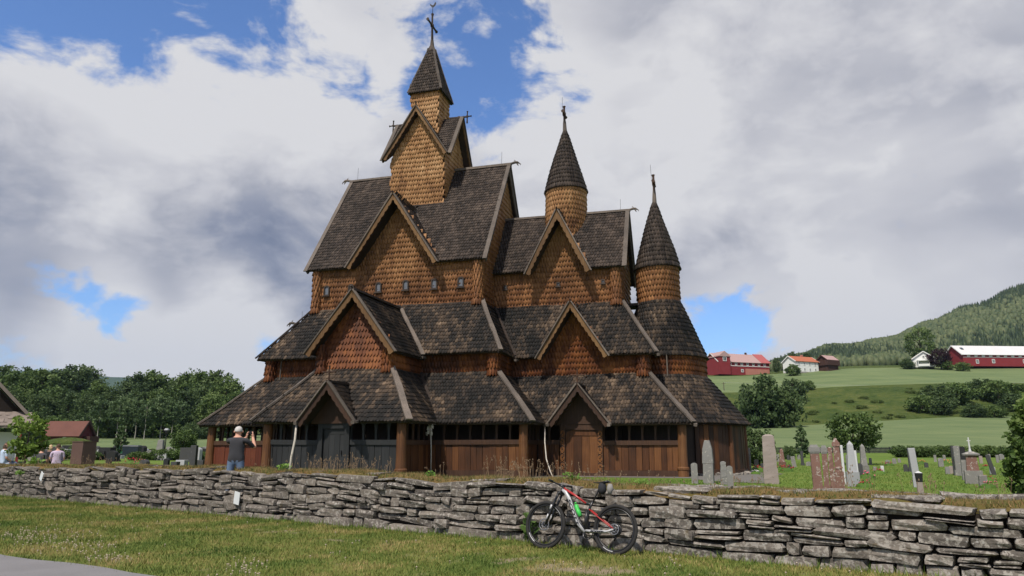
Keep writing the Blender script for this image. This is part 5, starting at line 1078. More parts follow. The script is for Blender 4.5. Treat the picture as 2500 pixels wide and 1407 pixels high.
def grave(u, vt, vb, wpx, kind, m, label, d=None, y=None, rz=None, lean=0.0):
    if vb < 1109: vt += 1109 - vb; vb = 1109
    p = on_yard(u, vb) if y is None else Vector((at_y(u, vb, y).x, y, yard(at_y(u, vb, y).x, y)))
    k = p.y / F; top = at_y(u, vt, p.y).z; h = top - p.z; w = wpx * k * 1.0; d = d or w * .55
    t = thing('gravestone', label, 'gravestone', (p.x, p.y, p.z - .03), random.uniform(-.25, .05) - .2 if rz is None else rz, 'gravestones of the churchyard'); t.rotation_euler.y = lean; mb = MB(); hw, hd = w / 2, d / 2; M = GM[m]
    def slab(x, yy, z0, z1, curve, nm='slab'):
        n = 8; poly = [(-x, -yy, z0), (x, -yy, z0)] + [(x * math.cos(math.pi * i / n), -yy, z1 - curve + curve * math.sin(math.pi * i / n)) for i in range(n + 1)]
        q = MB(); q.prism(poly, (0, 2 * yy, 0)); o = q.build(nm, M, t); b = o.modifiers.new('bevel', 'BEVEL'); b.width = min(x, yy) * .12; b.segments = 1; b.limit_method = 'ANGLE'; return o
    if kind == 'round': slab(hw, hd, 0, h, hw * .7)
    elif kind == 'based':
        slab(hw * .72, hd * .7, h * .2, h, hw * .4); mb.taper(hw, hd, 0, hw * .94, hd * .94, h * .21); mb.build('base', M, t)
    elif kind == 'rough':
        n = 9; pr = random.Random(u)
        for i in range(n):
            z0, z1 = h * i / n, h * (i + 1) / n; f = lambda z: (1 - .22 * (z / h) ** 1.4); mb.taper(hw * f(z0) * pr.uniform(.95, 1.04), hd * f(z0), z0, hw * f(z1) * pr.uniform(.95, 1.04), hd * f(z1), z1, j=.008)
        mb.taper(hw * .76, hd * .74, h, hw * .3, hd * .3, h * 1.03); mb.build('slab', M, t)
    elif kind == 'obelisk':
        mb.taper(hw, hd if d else hw, 0, hw * .92, hw * .92, h * .33); mb.build('base', M, t); q = MB(); q.taper(hw * .70, hw * .70, h * .33, hw * .42, hw * .42, h * .92); q.taper(hw * .42, hw * .42, h * .92, .004, .004, h); q.build('shaft', M, t)
    elif kind == 'column':
        mb.taper(hw * 1.05, hd * 1.05, 0, hw * 1.0, hd, h * .14, j=.004); mb.build('base', M, t); q = MB(); q.taper(hw * .84, hd * .84, h * .14, hw * .78, hd * .78, h * .82, j=.004); q.build('shaft', M, t)
        q = MB(); q.taper(hw * .82, hd * .82, h * .82, hw, hd, h * .86); q.taper(hw * 1.02, hd * 1.02, h * .86, hw * .98, hd * .98, h * .95); q.taper(hw * .8, hd * .8, h * .95, hw * .55, hd * .55, h); q.build('capital', GM['grey'], t)
    elif kind == 'pillar':
        mb.taper(hw, hd, 0, hw * .95, hd * .95, h * .3); mb.build('base', M, t); q = MB(); q.taper(hw * 1.05, hd * 1.05, h * .3, hw, hd, h * .36); q.taper(hw * .8, hd * .8, h * .36, hw * .72, hd * .72, h * .42); q.taper(hw, hd, h * .42, hw * .8, hd * .8, h * .46); q.build('moulding', M, t)
        q = MB(); q.taper(hw * .72, hd * .72, h * .46, hw * .64, hd * .64, h * .84); q.build('shaft', M, t); q = MB(); q.taper(hw * .9, hd * .9, h * .84, hw * .78, hd * .78, h * .92); q.taper(hw * .62, hd * .62, h * .92, hw * .2, hd * .2, h); q.build('capital', M, t)
    elif kind == 'twopart':
        n = 8; q = MB(); q.taper(hw * .96, hd, 0, hw * .90, hd * .95, h * .47, j=.006); q.build('lower_slab', M, t); q = MB(); q.taper(hw, hd * 1.05, h * .475, hw * .86, hd * .95, h * .80, j=.004); q.taper(hw * .86, hd * .95, h * .80, hw * .45, hd * .7, h); q.build('upper_slab', M, t)
    elif kind == 'urn':
        mb.taper(hw, hd, 0, hw * .95, hd * .95, h * .30); mb.build('base', M, t); q = MB(); q.taper(hw * .66, hd * .66, h * .30, hw * .54, hd * .54, h * .62); q.build('shaft', GM['red'], t); q = MB(); q.taper(hw * .9, hd * .9, h * .62, hw * .95, hd * .95, h * .65); q.taper(hw * .95, hd * .95, h * .65, hw * .3, hd * .3, h * .70); q.build('capital', M, t)
        q = MB(); q.tube([(0, 0, h * .68), (0, 0, h * .76), (0, 0, h)], [hw * .2, hw * .1, hw * .07], 8); q.box((0, 0, h * .93), (hw * .4, hw * .1, hw * .1)); q.build('finial', GM['white'], t)
    elif kind == 'heart':
        slab(hw * .6, hd * .5, h * .15, h, hw * .55); q = MB(); q.taper(hw, hd, 0, hw * .9, hd * .9, h * .16); q.build('base', M, t)
    elif kind == 'block':
        mb.taper(hw, hd, 0, hw * .97, hd * .97, h, j=.004); o = mb.build('slab', M, t, bevel=.015)
    elif kind == 'twotone':
        q = MB(); q.taper(hw, hd, 0, hw * .9, hd * .9, h * .62); q.build('lower_slab', GM['grey'], t); q = MB(); q.taper(hw * .82, hd * .8, h * .62, hw * .74, hd * .72, h); q.build('upper_slab', GM['black'], t)
    elif kind == 'lantern':
        q = MB(); q.taper(hw * .9, hd * .9, 0, hw * .75, hd * .75, h * .55); q.build('post', GM['pink'], t); q = MB(); q.taper(hw * .85, hd * .85, h * .55, hw, hd, h * .93); q.build('lantern', MT['iron'], t); q = MB(); q.taper(hw, hd, h * .93, hw * .25, hd * .25, h); q.build('cap', GM['white'], t)
    return t
def flowers(u, v, r, col, label, y=None):
    p = on_yard(u, v) if y is None else Vector((at_y(u, v, y).x, y, yard(0, y))); V = []; A = []
    mb = MB(); mb.mi = 1; mb.lathe([(r * 1.15, -.02), (r * 1.0, r * .28), (r * .65, r * .5), (r * .15, r * .62)], (0, 0, 0), 10)
    for i in range(42):
        c = Vector((random.gauss(0, r * .45), random.gauss(0, r * .35), random.uniform(.1, 1) * r * .9)); s = r * random.uniform(.07, .14); mb.mi = 0 if random.random() < .72 else 1
        mb.add([c + Vector(q) * s for q in ((1, 0, 0), (-1, 0, 0), (0, 1, 0), (0, -1, 0), (0, 0, 1), (0, 0, -1))], [(0, 2, 4), (2, 1, 4), (1, 3, 4), (3, 0, 4), (2, 0, 5), (1, 2, 5), (3, 1, 5), (0, 3, 5)])
    o = mb.build('flower_bunch', [FLW[col], MT['weed']]); o.location = (p.x, p.y, p.z); tag(o, label, 'flowers', 'flowers on the graves')
for a in [
    (1697, 1128, 1181, 15, 'round', 'grey', 'short rounded grey stone, leftmost of the four beside the apse'), (1731, 1073, 1181, 25, 'twopart', 'grey', 'tall two part grey stone standing before the apse'), (1768, 1126, 1184, 15, 'rough', 'grey', 'short pointed grey stone right of the two part stone'), (1784, 1135, 1190, 14, 'round', 'grey', 'short pale stone, rightmost of the four beside the apse'),
    (1884, 1062, 1182, 33, 'rough', 'pink', 'tall rough pinkish slab alone right of the church'), (1830, 1093, 1152, 9, 'block', 'grey', 'thin grey slab seen edge on beside the apse corner'), (1848, 1120, 1146, 10, 'round', 'black', 'small black stone with white flowers near the apse'), (1863, 1130, 1148, 10, 'round', 'dark', 'small dark stone left of the tall pinkish slab'),
    (1911, 1094, 1143, 17, 'obelisk', 'red', 'slender reddish obelisk right of the pinkish slab'), (1940, 1113, 1141, 10, 'block', 'grey', 'small leaning grey slab on the lawn by the hedge'), (1960, 1100, 1137, 9, 'based', 'dark', 'slender dark stone on a pale base'), (1975, 1126, 1138, 13, 'round', 'grey', 'low grey stone right of the slender dark one'), (1928, 1133, 1150, 9, 'round', 'dark', 'low dark stone with red flowers beside the reddish obelisk'),
    (1999, 1083, 1206, 25, 'column', 'red', 'thick red brown column with lichened capital near the wall'), (2020, 1085, 1200, 15, 'column', 'red', 'second red brown column close behind the thick one'), (2035, 1092, 1196, 12, 'rough', 'red', 'speckled red brown slab behind the two columns'), (2053, 1067, 1196, 21, 'pillar', 'red', 'tall ornate reddish pillar with a moulding halfway up'),
    (2063, 1085, 1184, 6, 'block', 'white', 'thin white slab edge beside the ornate pillar'), (2084, 1074, 1188, 29, 'obelisk', 'light', 'light grey obelisk on a tall pedestal'), (2094, 1098, 1180, 9, 'block', 'white', 'narrow white slab right behind the light obelisk'), (2112, 1082, 1161, 20, 'obelisk', 'grey', 'dark grey lichened obelisk under the small tree'),
    (2101, 1130, 1168, 12, 'round', 'dark', 'dark stone between the two obelisks'), (2155, 1136, 1156, 7, 'block', 'white', 'small white stone alone on the grass'), (2137, 1138, 1156, 8, 'block', 'grey', 'small grey stone left of the little white one'), (2168, 1122, 1136, 10, 'round', 'grey', 'far small grey stone with red flowers, left one'), (2184, 1118, 1133, 9, 'round', 'grey', 'far small grey stone with red flowers, right one'),
    (2226, 1092, 1152, 14, 'based', 'dark', 'tall dark slab behind the white grey slab'), (2239, 1092, 1176, 15, 'block', 'light', 'tall white grey slab leaning to the left'), (2236, 1160, 1190, 9, 'round', 'light', 'small light stone at the foot of the leaning slab'), (2248, 1148, 1206, 15, 'lantern', 'pink', 'brown stone post with a black lantern and white cap'),
    (2298, 1117, 1140, 11, 'round', 'grey', 'grey stone with an orange flower in the middle distance'), (2314, 1138, 1158, 9, 'round', 'grey', 'small grey stone left of the tall dark slabs'), (2324, 1136, 1158, 10, 'round', 'pink', 'small pinkish stone left of the tall dark slabs'), (2334, 1087, 1161, 9, 'block', 'dark', 'narrow tall dark slab left of its twin'), (2344, 1087, 1162, 22, 'based', 'grey', 'tall grey slab on a broad base'),
    (2358, 1089, 1173, 13, 'twotone', 'grey', 'slender stone with black upper and grey lower half'), (2380, 1066, 1182, 38, 'urn', 'grey', 'monument with reddish tapered shaft and white finial'), (2402, 1158, 1190, 18, 'block', 'grey', 'low grey slab right of the finial monument'), (2428, 1108, 1160, 9, 'block', 'dark', 'dark narrow stone leaning beside the juniper'), (2424, 1137, 1158, 11, 'round', 'light', 'small light stone before the leaning dark one'), (2446, 1108, 1124, 10, 'round', 'grey', 'far grey stone beside the juniper')]:
    grave(*a, lean={'small leaning grey slab on the lawn by the hedge': -.12, 'tall white grey slab leaning to the left': -.06, 'dark narrow stone leaning beside the juniper': -.2}.get(a[6], random.gauss(0, .012)))
for a in [(1850, 1152, .35, 'red', 'red flowers by the small black stone near the apse'), (1906, 1149, .3, 'red', 'red flowers left of the reddish obelisk'), (1921, 1151, .3, 'red', 'red flowers right of the reddish obelisk'), (2116, 1168, .3, 'pink', 'pink red flowers before the dark grey obelisk'), (2112, 1190, .24, 'red', 'red flower bush nearest the light obelisk'), (2146, 1157, .25, 'red', 'low red flowers by the little white stone'), (2172, 1138, .25, 'red', 'red flowers at the far small stones'),
          (2250, 1134, .3, 'orange', 'orange flowers behind the leaning white slab'), (2308, 1135, .35, 'orange', 'orange flowers beside the middle distance stone'), (2412, 1178, .25, 'red', 'bright red flowers right of the low grey slab'), (2414, 1192, .22, 'pink', 'pink flowers right of the low grey slab'), (2409, 1146, .25, 'red', 'red flowers before the leaning dark stone'), (1845, 1158, .2, 'white', 'white flowers by the church corner'), (1985, 1137, .2, 'red', 'red flowers by the low grey stone')]: flowers(*a)
# slim far stones on the right lawn
for i, (u, vb, h_, w_, kd, m_) in enumerate([(1838, 1130, 22, 6, 'block', 'grey'), (1856, 1128, 16, 7, 'round', 'dark'), (1872, 1124, 14, 6, 'round', 'grey'), (1900, 1128, 20, 6, 'block', 'grey'), (1925, 1124, 14, 6, 'round', 'dark'), (1950, 1122, 13, 6, 'round', 'grey'), (1990, 1124, 15, 6, 'block', 'grey'), (2072, 1150, 40, 8, 'block', 'grey'), (2126, 1135, 18, 6, 'round', 'grey'),
        (2196, 1130, 12, 7, 'round', 'grey'), (2262, 1142, 14, 8, 'round', 'dark'), (2284, 1128, 18, 6, 'block', 'grey'), (2306, 1124, 14, 6, 'round', 'grey'), (2328, 1128, 26, 6, 'block', 'dark'), (2366, 1140, 30, 7, 'block', 'dark'), (2396, 1132, 20, 7, 'round', 'pink'), (2416, 1126, 18, 6, 'block', 'grey'), (2436, 1130, 20, 6, 'block', 'grey'), (2212, 1152, 20, 9, 'round', 'dark')]):
    grave(u, vb - h_, vb, w_, kd, m_, NTH[i] + ' slim far stone from the left on the right lawn')
# left side of the graveyard
for a in [(470, 1086, 1148, 16, 'block', 'dark', 'tall dark slab just left of the gallery corner'), (489, 1122, 1146, 18, 'block', 'dark', 'low dark stone right of the tall dark slab'), (405, 1118, 1146, 24, 'heart', 'black', 'black heart shaped stone behind the left wall'), (427, 1126, 1145, 20, 'block', 'dark', 'low dark block beside the heart shaped stone'), (396, 1107, 1124, 46, 'block', 'light', 'wide low pale grey slab below the lamp post'), (424, 1097, 1116, 11, 'round', 'white', 'white upright stone right of the lamp post'),
          (390, 1074, 1112, 17, 'rough', 'grey', 'rough pointed grey stone beside the lamp post'), (443, 1122, 1142, 26, 'block', 'light', 'low pale slab right of the wide one'), (352, 1121, 1142, 22, 'round', 'dark', 'dark stone with moss left of the heart stone'), (290, 1111, 1120, 22, 'block', 'light', 'low light slab before the waste bins'), (272, 1099, 1112, 18, 'block', 'light', 'light slab left of the waste bins'), (258, 1100, 1118, 10, 'round', 'dark', 'dark stone beside the brown kiosk'), (265, 1118, 1134, 13, 'round', 'black', 'small black stone before the waste bins'),
          (436, 1096, 1108, 9, 'round', 'dark', 'far dark stone right of the white upright one'), (458, 1100, 1114, 12, 'round', 'grey', 'far grey stone left of the tall dark slab'), (375, 1090, 1102, 9, 'round', 'grey', 'far grey stone left of the rough pointed one'), (360, 1085, 1098, 8, 'round', 'light', 'far pale stone behind the ball shrub'), (338, 1088, 1100, 12, 'round', 'dark', 'far dark stone behind the waste bins'), (415, 1086, 1097, 8, 'round', 'grey', 'far grey stone right of the lamp post'), (446, 1087, 1098, 8, 'round', 'light', 'far light stone before the round bush'),
          (100, 1105, 1122, 15, 'round', 'dark', 'dark stone left of the seated visitors'), (44, 1100, 1118, 14, 'block', 'light', 'light slab below the white house'), (60, 1098, 1116, 10, 'round', 'dark', 'dark stone beside the young tree'), (250, 1088, 1099, 8, 'round', 'grey', 'far grey stone behind the kiosk corner'), (480, 1096, 1112, 12, 'round', 'light', 'light stone behind the low dark one'), (500, 1090, 1112, 10, 'block', 'grey', 'grey stone beside the corner pillar'), (320, 1084, 1094, 9, 'round', 'grey', 'farthest grey stone behind the bins')]: grave(*a)
for a in [(440, 1118, .35, 'red', 'red flowers beside the white upright stone'), (415, 1148, .25, 'red', 'red flowers by the heart shaped stone'), (320, 1136, .45, 'red', 'reddish flower bed before the waste bins'), (345, 1137, .4, 'pink', 'pinkish flower bed left of the heart stone'), (375, 1118, .3, 'white', 'white flowers by the wide pale slab'), (465, 1120, .3, 'red', 'red flowers left of the tall dark slab')]: flowers(*a)
# the crowded middle of the left graveyard: many small stones and clipped hedges
def crowd():
    rr = random.Random(11); used = []
    for i in range(90):
        u = rr.uniform(40, 500); v = rr.choice([1110, 1112, 1115, 1118, 1122, 1126]) + rr.uniform(-1, 2)
        if any(abs(u - a) < 7 and abs(v - b) < 4 for a, b in used) or 160 < u < 238 and v > 1118 or 300 < u < 345 and v > 1114: continue
        used.append((u, v))
    for i, (u, v) in enumerate(sorted(used)):
        h = rr.uniform(.55, 1.1) * F / on_yard(u, v).y
        g = grave(u, v - h, v, h * rr.uniform(.5, 1.1), rr.choice(['round', 'round', 'block', 'based']), rr.choice(['grey', 'dark', 'light', 'dark', 'black', 'grey']), NTH[i] + ' small stone from the left in the crowded rows of the left graveyard'); g['group'] = 'crowded small stones of the left graveyard'
    for i in range(22):
        u = 60 + i * 21 + rr.uniform(-6, 6); p = on_yard(u, rr.choice([1111, 1116, 1124])); plant(K['bush'][i % 3], 'clipped_hedge', (p.x, p.y, p.z - .05), rr.uniform(.18, .30), NTH[i] + ' low clipped hedge from the left between the left graves', 'hedge', 'clipped hedges of the left graveyard', sx=1.6)
crowd()
# waste bins, kiosk, lamp post
def wheel_bin(u, v, w, d, h, m, label, rz):
    p = on_yard(u, v); t = thing('waste_bin', label, 'bin', p, rz, 'waste bins'); mb = MB(); mb.taper(w * .42, d * .42, .1, w * .5, d * .5, h * .88); mb.build('body', m, t, bevel=.02); mb = MB(); mb.taper(w * .53, d * .53, h * .88, w * .45, d * .45, h); mb.build('lid', m, t, bevel=.02)
    for s in (-1, 1): mb = MB(); mb.tube([(s * w * .3 - .05, -d * .4, .1), (s * w * .3 + .05, -d * .4, .1)], .1, 12); mb.build('wheel', MT['iron'], t)
BLU = plain('dark_blue_plastic', (.022, .032, .045), .5, .15); GRN = plain('green_plastic', (.02, .10, .05), .5, .15); BRN = plain('brown_sheet', (.105, .062, .055), .7, .2, 2.0)
wheel_bin(311, 1117, .78, .8, 1.05, BLU, 'dark blue lidded waste bin, left of the two', .2); wheel_bin(329, 1118, .72, .8, 1.05, BLU, 'dark blue lidded waste bin, right of the two', .1); wheel_bin(295, 1112, .55, .6, 1.0, GRN, 'green waste bin behind the blue ones', .1)
p = on_yard(200, 1134); t = thing('brown_kiosk', 'tall brown sheet metal kiosk behind the left wall', 'kiosk', p, R(-28)); mb = MB(); mb.box((0, 0, .69), (1.12, .86, 1.34)); mb.build('body', BRN, t, bevel=.01); mb = MB(); mb.box((0, 0, 1.375), (1.18, .92, .04)); mb.build('lid', BRN, t)
p = on_yard(401, 1112); t = thing('lamp_post', 'black lamp post with a pale lamp head among the left graves', 'lamp post', p); h = at_y(402, 1046, p.y).z - p.z; mb = MB(); mb.tube([(0, 0, 0), (0, 0, .5), (0, 0, .52), (0, 0, h * .8)], [.09, .09, .055, .05], 8); mb.build('pole', MT['iron'], t)
mb = MB(); mb.taper(.1, .1, h * .8, .16, .16, h * .93); mb.build('lamp_housing', MT['iron'], t); mb = MB(); mb.taper(.2, .2, h * .93, .12, .12, h); mb.build('lamp_cap', GM['light'], t)
# picket fence and hedge on the right
t = thing('picket_fence', 'long low black picket fence at the far edge of the churchyard', 'fence', at_y(1830, 1106, 93)); a = at_y(1826, 1106, 93); b = at_y(2520, 1104, 93); a.z = yard(a.x, a.y); b.z = yard(b.x, b.y); mb = MB(); n = 230
for i in range(n):
    q = a.lerp(b, (i + .5) / n) - a; mb.box((q.x, q.y, q.z + .36), (.11, .02, .72 * random.uniform(.95, 1.05)))
FB = plain('black_fence_paint', (.016, .018, .018), .7, .3); o = mb.build('picket_row', FB, t); o['kind'] = 'stuff'; t.location = a
for z in (.18, .58): mb = MB(); mb.beam((0, 0.03, z), (b.x - a.x, b.y - a.y + .03, b.z - a.z + z), .04, .08); mb.build('rail', FB, t)
for i in range(15): q = (b - a) * (i / 14); mb = MB(); mb.box((q.x, q.y + .08, q.z + .38), (.1, .1, .8)); mb.build('post', FB, t)
for i in range(9):
    p = on_yard(2200 + i * 30, 1117); plant(K['bush'][i % 3], 'hedge_bush', (p.x, p.y, p.z - .1), .36, NTH[i] + ' hedge bush from the left before the picket fence', 'bush', 'hedge along the fence', sx=1.35)
p = on_yard(1928, 1122); plant(K['dbush'][0], 'hedge_bush', (p.x, p.y, p.z), .2, 'small dark clipped bush near the slender obelisk', 'bush')
# rain poles and chains hanging from the gutters
def cpoint(x, y, z): return Vector((X0 + x * math.cos(T) + y * math.sin(T), Y0 - x * math.sin(T) + y * math.cos(T), z))
PB = plain('bare_birch_pole', (.42, .38, .33), .8, .35, 12)
def pole(name, pts, r, label, cat):
    o = MB().tube(pts, r, 7).build(name, PB, smooth=True); return tag(o, label, cat)
a = cpoint(-.78, -10.3, 2.42); b = at_y(706, 1150, a.y - .5); b.z = .38; pole('birch_pole', [a, a.lerp(b, .3) + Vector((.03, 0, 0)), a.lerp(b, .6) - Vector((.02, 0, 0)), b], [.035, .045, .04, .05], 'bare birch pole leaning from the south porch gutter to the ground', 'pole')
a = cpoint(3.5, -7.5, 2.4); b = a.copy(); b.z = .4; b.x += .06; o = pole('rain_pole', [a, a.lerp(b, .5) + Vector((.02, 0, 0)), b], [.03, .022, .025], 'thin upright rain pole below the gutter between transept and nave', 'pole')
mb = MB()
for i in range(26):
    c = a + Vector((random.gauss(0, .05), random.gauss(0, .05), random.uniform(-.34, .06))); mb.box(c, (.05, .05, .12), random.uniform(0, 3), j=.02)
tag(mb.build('splintered_gutter', PB), 'splintered pale wooden gutter end above the upright rain pole', 'gutter')
a = cpoint(7.65, -5.3, 2.4); b = at_y(1352, 1172, a.y - 2.5); b.z = .4; pole('bent_pole', [a, a.lerp(b, .3) - Vector((.10, 0, .06)), a.lerp(b, .6) - Vector((.14, 0, .1)), a.lerp(b, .85) - Vector((.07, 0, .05)), b], [.025, .024, .024, .022, .02], 'thin bent whitish pole from the chancel gutter down to the wall', 'pole')
# gutter ends at the valleys
for (x, y, z) in ((-.75, -10.32, 2.46), (1.64, -10.32, 2.46), (3.55, -7.45, 2.46), (7.65, -5.25, 2.46), (13.65, -5.2, 2.42), (10.3, -5.42, 2.46), (7.8, -5.42, 2.46), (12.25, -3.65, 5.4), (5.95, -3.62, 5.4), (2.35, -5.75, 5.35)):
    mb = MB(); mb.beam((x, y + .25, z + .02), (x, y - .14, z - .03), .13, .10, j=.012); cpart('gutter_end', mb, MT['grey'], None)
# notices on the wall
PW = plain('white_card', (.62, .64, .66), .5, .05)
for (u, v, w_, h, rot, lab_) in ((613, 1216, .20, .28, -.16, 'white notice card fixed to the wall below the photographing man'), (147, 1163, .17, .26, -.5, 'white notice card fixed to the wall near its left end')):
    t_ = (u - 1250) / F; s = (-W0.x + t_ * W0.y) / (WD.x - t_ * WD.y); z = at_y(u, v, wall_pt(s).y).z; o = MB().box((0, 0, 0), (w_, .012, h)).build('notice_card', PW); o.matrix_world = Matrix.Translation(wall_pt(s, .10, z)) @ WB.to_4x4() @ Matrix.Rotation(-rot, 4, 'Y') @ Matrix.Rotation(.06, 4, 'X'); tag(o, lab_, 'notice')
# ------------------------------------------------------------------ buildings
DRD = plain('dark_red_paint', (.085, .018, .018), .85, .2); RED = plain('barn_red_paint', (.19, .024, .028), .8, .2, .6); WHT = plain('white_board_paint', (.66, .66, .64), .7, .08, .8); TIN = plain('weathered_tin_roof', (.36, .235, .22), .6, .07, .1); REDT = plain('red_tin_roof', (.34, .09, .085), .6, .15, .3); PINK = plain('pale_brick', (.38, .16, .12), .85, .2, .8); ORT = plain('orange_tile_roof', (.36, .115, .06), .8, .2, .7); WTIN = plain('pale_tin_roof', (.56, .55, .55), .5, .08, .2); DKB = plain('dark_log', (.050, .024, .018), .85, .3, 1.0); GLS = plain('far_glass', (.05, .06, .07), .2, .1); STN = plain('foundation', (.25, .23, .21), .9, .3, 1.0); RTL = plain('brown_red_roof', (.12, .05, .038), .85, .25, .8); DRK = plain('dark_gable', (.016, .011, .009), .85, .2, 1.0); SLT = plain('stone_slate', (.20, .165, .145), .9, .45, 2.2)
def house(name, label, loc, rz, L, Wd, he, hr, mw, mr, ov=.5, cat='building', roofs=None):
    """gabled house: x along the ridge, gable ends at +-L/2"""
    t = thing(name, label, cat, loc, rz); mb = MB(); mb.prism([(-L / 2, -Wd / 2, 0), (-L / 2, Wd / 2, 0), (-L / 2, Wd / 2, he), (-L / 2, 0, hr), (-L / 2, -Wd / 2, he)], (L, 0, 0)); wl = mb.build('wall', mw, t)
    for s in (-1, 1):
        k = (hr - he) / (Wd / 2); e = ov; mb = MB(); n = Vector((0, s * k, 1)).normalized(); a = [(-L / 2 - e, s * .0, hr + .05), (L / 2 + e, s * .0, hr + .05), (L / 2 + e, s * (Wd / 2 + e), he - k * e + .05), (-L / 2 - e, s * (Wd / 2 + e), he - k * e + .05)]; mb.prism(a, n * .18); mb.build('roof', (roofs or (mr, mr))[0 if s < 0 else 1], t)
        for ss in (-1, 1):
            mb = MB(); x = ss * (L / 2 + e + .04); mb.beam((x, 0, hr + .1), (x, s * (Wd / 2 + e), he - k * e + .1), .1, .35); mb.build('barge_board', WHT if mw not in (DKB, DRD) else DKB, t)
    return t
def windows(t, face, L, Wd, rows, m=None):
    """face: 's' front (-y) or 'e'/'w' gable; rows of (pos, z, w, h)"""
    for (c, z, w_, h) in rows:
        if face == 's': ctr, dx, dy = Vector((c, -Wd / 2 - .05, z)), (1, 0, 0), (0, -1, 0)
        elif face == 'e': ctr, dx, dy = Vector((L / 2 + .05, c, z)), (0, 1, 0), (1, 0, 0)
        else: ctr, dx, dy = Vector((-L / 2 - .05, c, z)), (0, 1, 0), (-1, 0, 0)
        dx, dy = Vector(dx), Vector(dy); mb = MB()
        for s in (-1, 1): mb.beam(ctr + dx * s * w_ / 2 - Vector((0, 0, h / 2)), ctr + dx * s * w_ / 2 + Vector((0, 0, h / 2)), .18, .12, dy); mb.beam(ctr - dx * w_ / 2 + Vector((0, 0, s * h / 2)), ctr + dx * w_ / 2 + Vector((0, 0, s * h / 2)), .12, .18)
        mb.beam(ctr - Vector((0, 0, h / 2)), ctr + Vector((0, 0, h / 2)), .09, .08, dy); f = mb.build('window', WHT, t); mb = MB(); mb.beam(ctr - dx * w_ / 2 - dy * .01, ctr + dx * w_ / 2 - dy * .01, .06, h); mb.build('pane', m or GLS, f)
def base_at(u, v, y): p = at_y(u, v, y); return Vector((p.x, y, min(p.z, terrain_z(p.x, y) + .3)))
# red barn: long side faces left front, gable to the right
p = base_at(1800, 916, 312); p.z -= .6; t = house('red_barn', 'large red barn with pale tin roof beside the church apse', p, R(18), 25.5, 11.0, 5.6, 9.6, RED, TIN, .5, 'barn')
windows(t, 's', 25.5, 11, [(-10 + 2.9 * i, 4.75, .95, 1.0) for i in range(8)] + [(-1.2, 1.9, 1.1, 1.1)]); windows(t, 'e', 25.5, 11, [(0, 7.2, 1.5, 1.7), (-3.4, 4.7, .9, 1.0), (3.2, 4.7, .9, 1.0), (-.6, 4.7, .9, 1.0)])
mb = MB(); mb.box((0, -5.56, 3.9), (25.5, .1, .22)); mb.box((12.8, 0, 3.9), (.1, 11, .22)); mb.build('string_course', WHT, t); mb = MB(); mb.box((6.4, -5.6, 1.5), (12.2, .2, 2.6)); mb.build('brick_base', PINK, t); mb = MB(); mb.box((5, 0, 9.9), (.7, .7, 1.4)); mb.build('chimney', DKB, t)
mb = MB(); mb.prism([(8.4, -6.1, 5.4), (13.3, -6.1, 5.4), (13.3, -.05, 9.95), (8.4, -.05, 9.95)], (0, -.05, .09)); mb.build('red_roof_panel', REDT, t)
mb = MB(); mb.box((-10.5, -2.6, 4.0), (5.5, 8, 8.0)); w2 = mb.build('wing', RED, t); mb = MB(); mb.prism([(-13.6, -6.9, 7.6), (-10.5, -6.9, 10.0), (-7.4, -6.9, 7.6)], (0, 8, 0)); mb.build('wing_roof', TIN, t); windows(t, 's', 25.5, 13.3, [(-10.5, 6.6, 1.6, 1.8)])
p = base_at(1956, 911, 300); p.z -= .5; t = house('white_house', 'white two storey house with orange tiled roof', p, R(24), 12.5, 7.2, 4.9, 7.2, WHT, ORT, .4, 'house')
windows(t, 's', 12.5, 7.2, [(-4.6 + 3.0 * i, z, .8, 1.1) for i in range(4) for z in (1.6, 3.9)]); windows(t, 'e', 12.5, 7.2, [(y_, z, .8, 1.1) for y_ in (-1.8, 0.2, 2.0) for z in (1.6, 3.9)])
mb = MB(); mb.box((0, 0, .3), (12.7, 7.4, .6)); mb.build('foundation', STN, t); mb = MB(); mb.box((1, 0, 7.5), (.8, .8, 1.2)); mb.build('chimney', PINK, t)
p = base_at(2022, 906, 300); p.z -= .3; t = house('log_storehouse', 'dark brown log storehouse with wide upper floor', p, R(28), 6.4, 5.2, 4.6, 6.6, DKB, TIN, .5, 'storehouse'); mb = MB(); mb.box((0, 0, 3.5), (7.4, 6.4, 2.2)); mb.build('upper_gallery', DKB, t)
for x in (-2.8, 2.8):
    for y_ in (-2.2, 2.2): mb = MB(); mb.taper(.4, .4, -.4, .3, .3, .5, (x, y_)); mb.build('stone_foot', STN, t)
p = base_at(2252, 897, 300); p.z -= .4; t = house('white_farmhouse', 'white farmhouse with porch and orange roof beside the purple tree', p, R(-62), 9.5, 8.2, 3.6, 6.4, WHT, ORT, .5, 'house')
t.rotation_euler.z = R(205); windows(t, 'e', 9.5, 8.2, [(-2, 1.6, .9, 1.1), (2.2, 1.6, .9, 1.1), (0, 4.2, .8, 1.0), (1.4, 4.2, .6, 1.0)]); windows(t, 's', 9.5, 8.2, [(-3, 1.6, .9, 1.1), (3, 1.6, .9, 1.1)]); 
def gable_front(t, L, Wd):
    mb = MB(); mb.box((L / 2 + 1.2, -.5, 2.6), (2.4, 4.4, .2)); mb.build('porch_roof', WHT, t)
    for y_ in (-2.5, 1.5): mb = MB(); mb.box((L / 2 + 2.2, y_, 1.3), (.18, .18, 2.6)); mb.build('porch_post', WHT, t)
    mb = MB(); mb.box((L / 2 + 2.2, -.5, .7), (.1, 4.2, .9)); mb.build('railing', WHT, t)
gable_front(t, 9.5, 8.2); t.rotation_euler.z = R(-110)
p = base_at(2445, 896, 300); p.z -= .4; t = house('long_barn', 'long red barn with pale tin roof at the right edge', p, R(4), 41, 11, 4.9, 9.0, RED, WTIN, .6, 'barn')
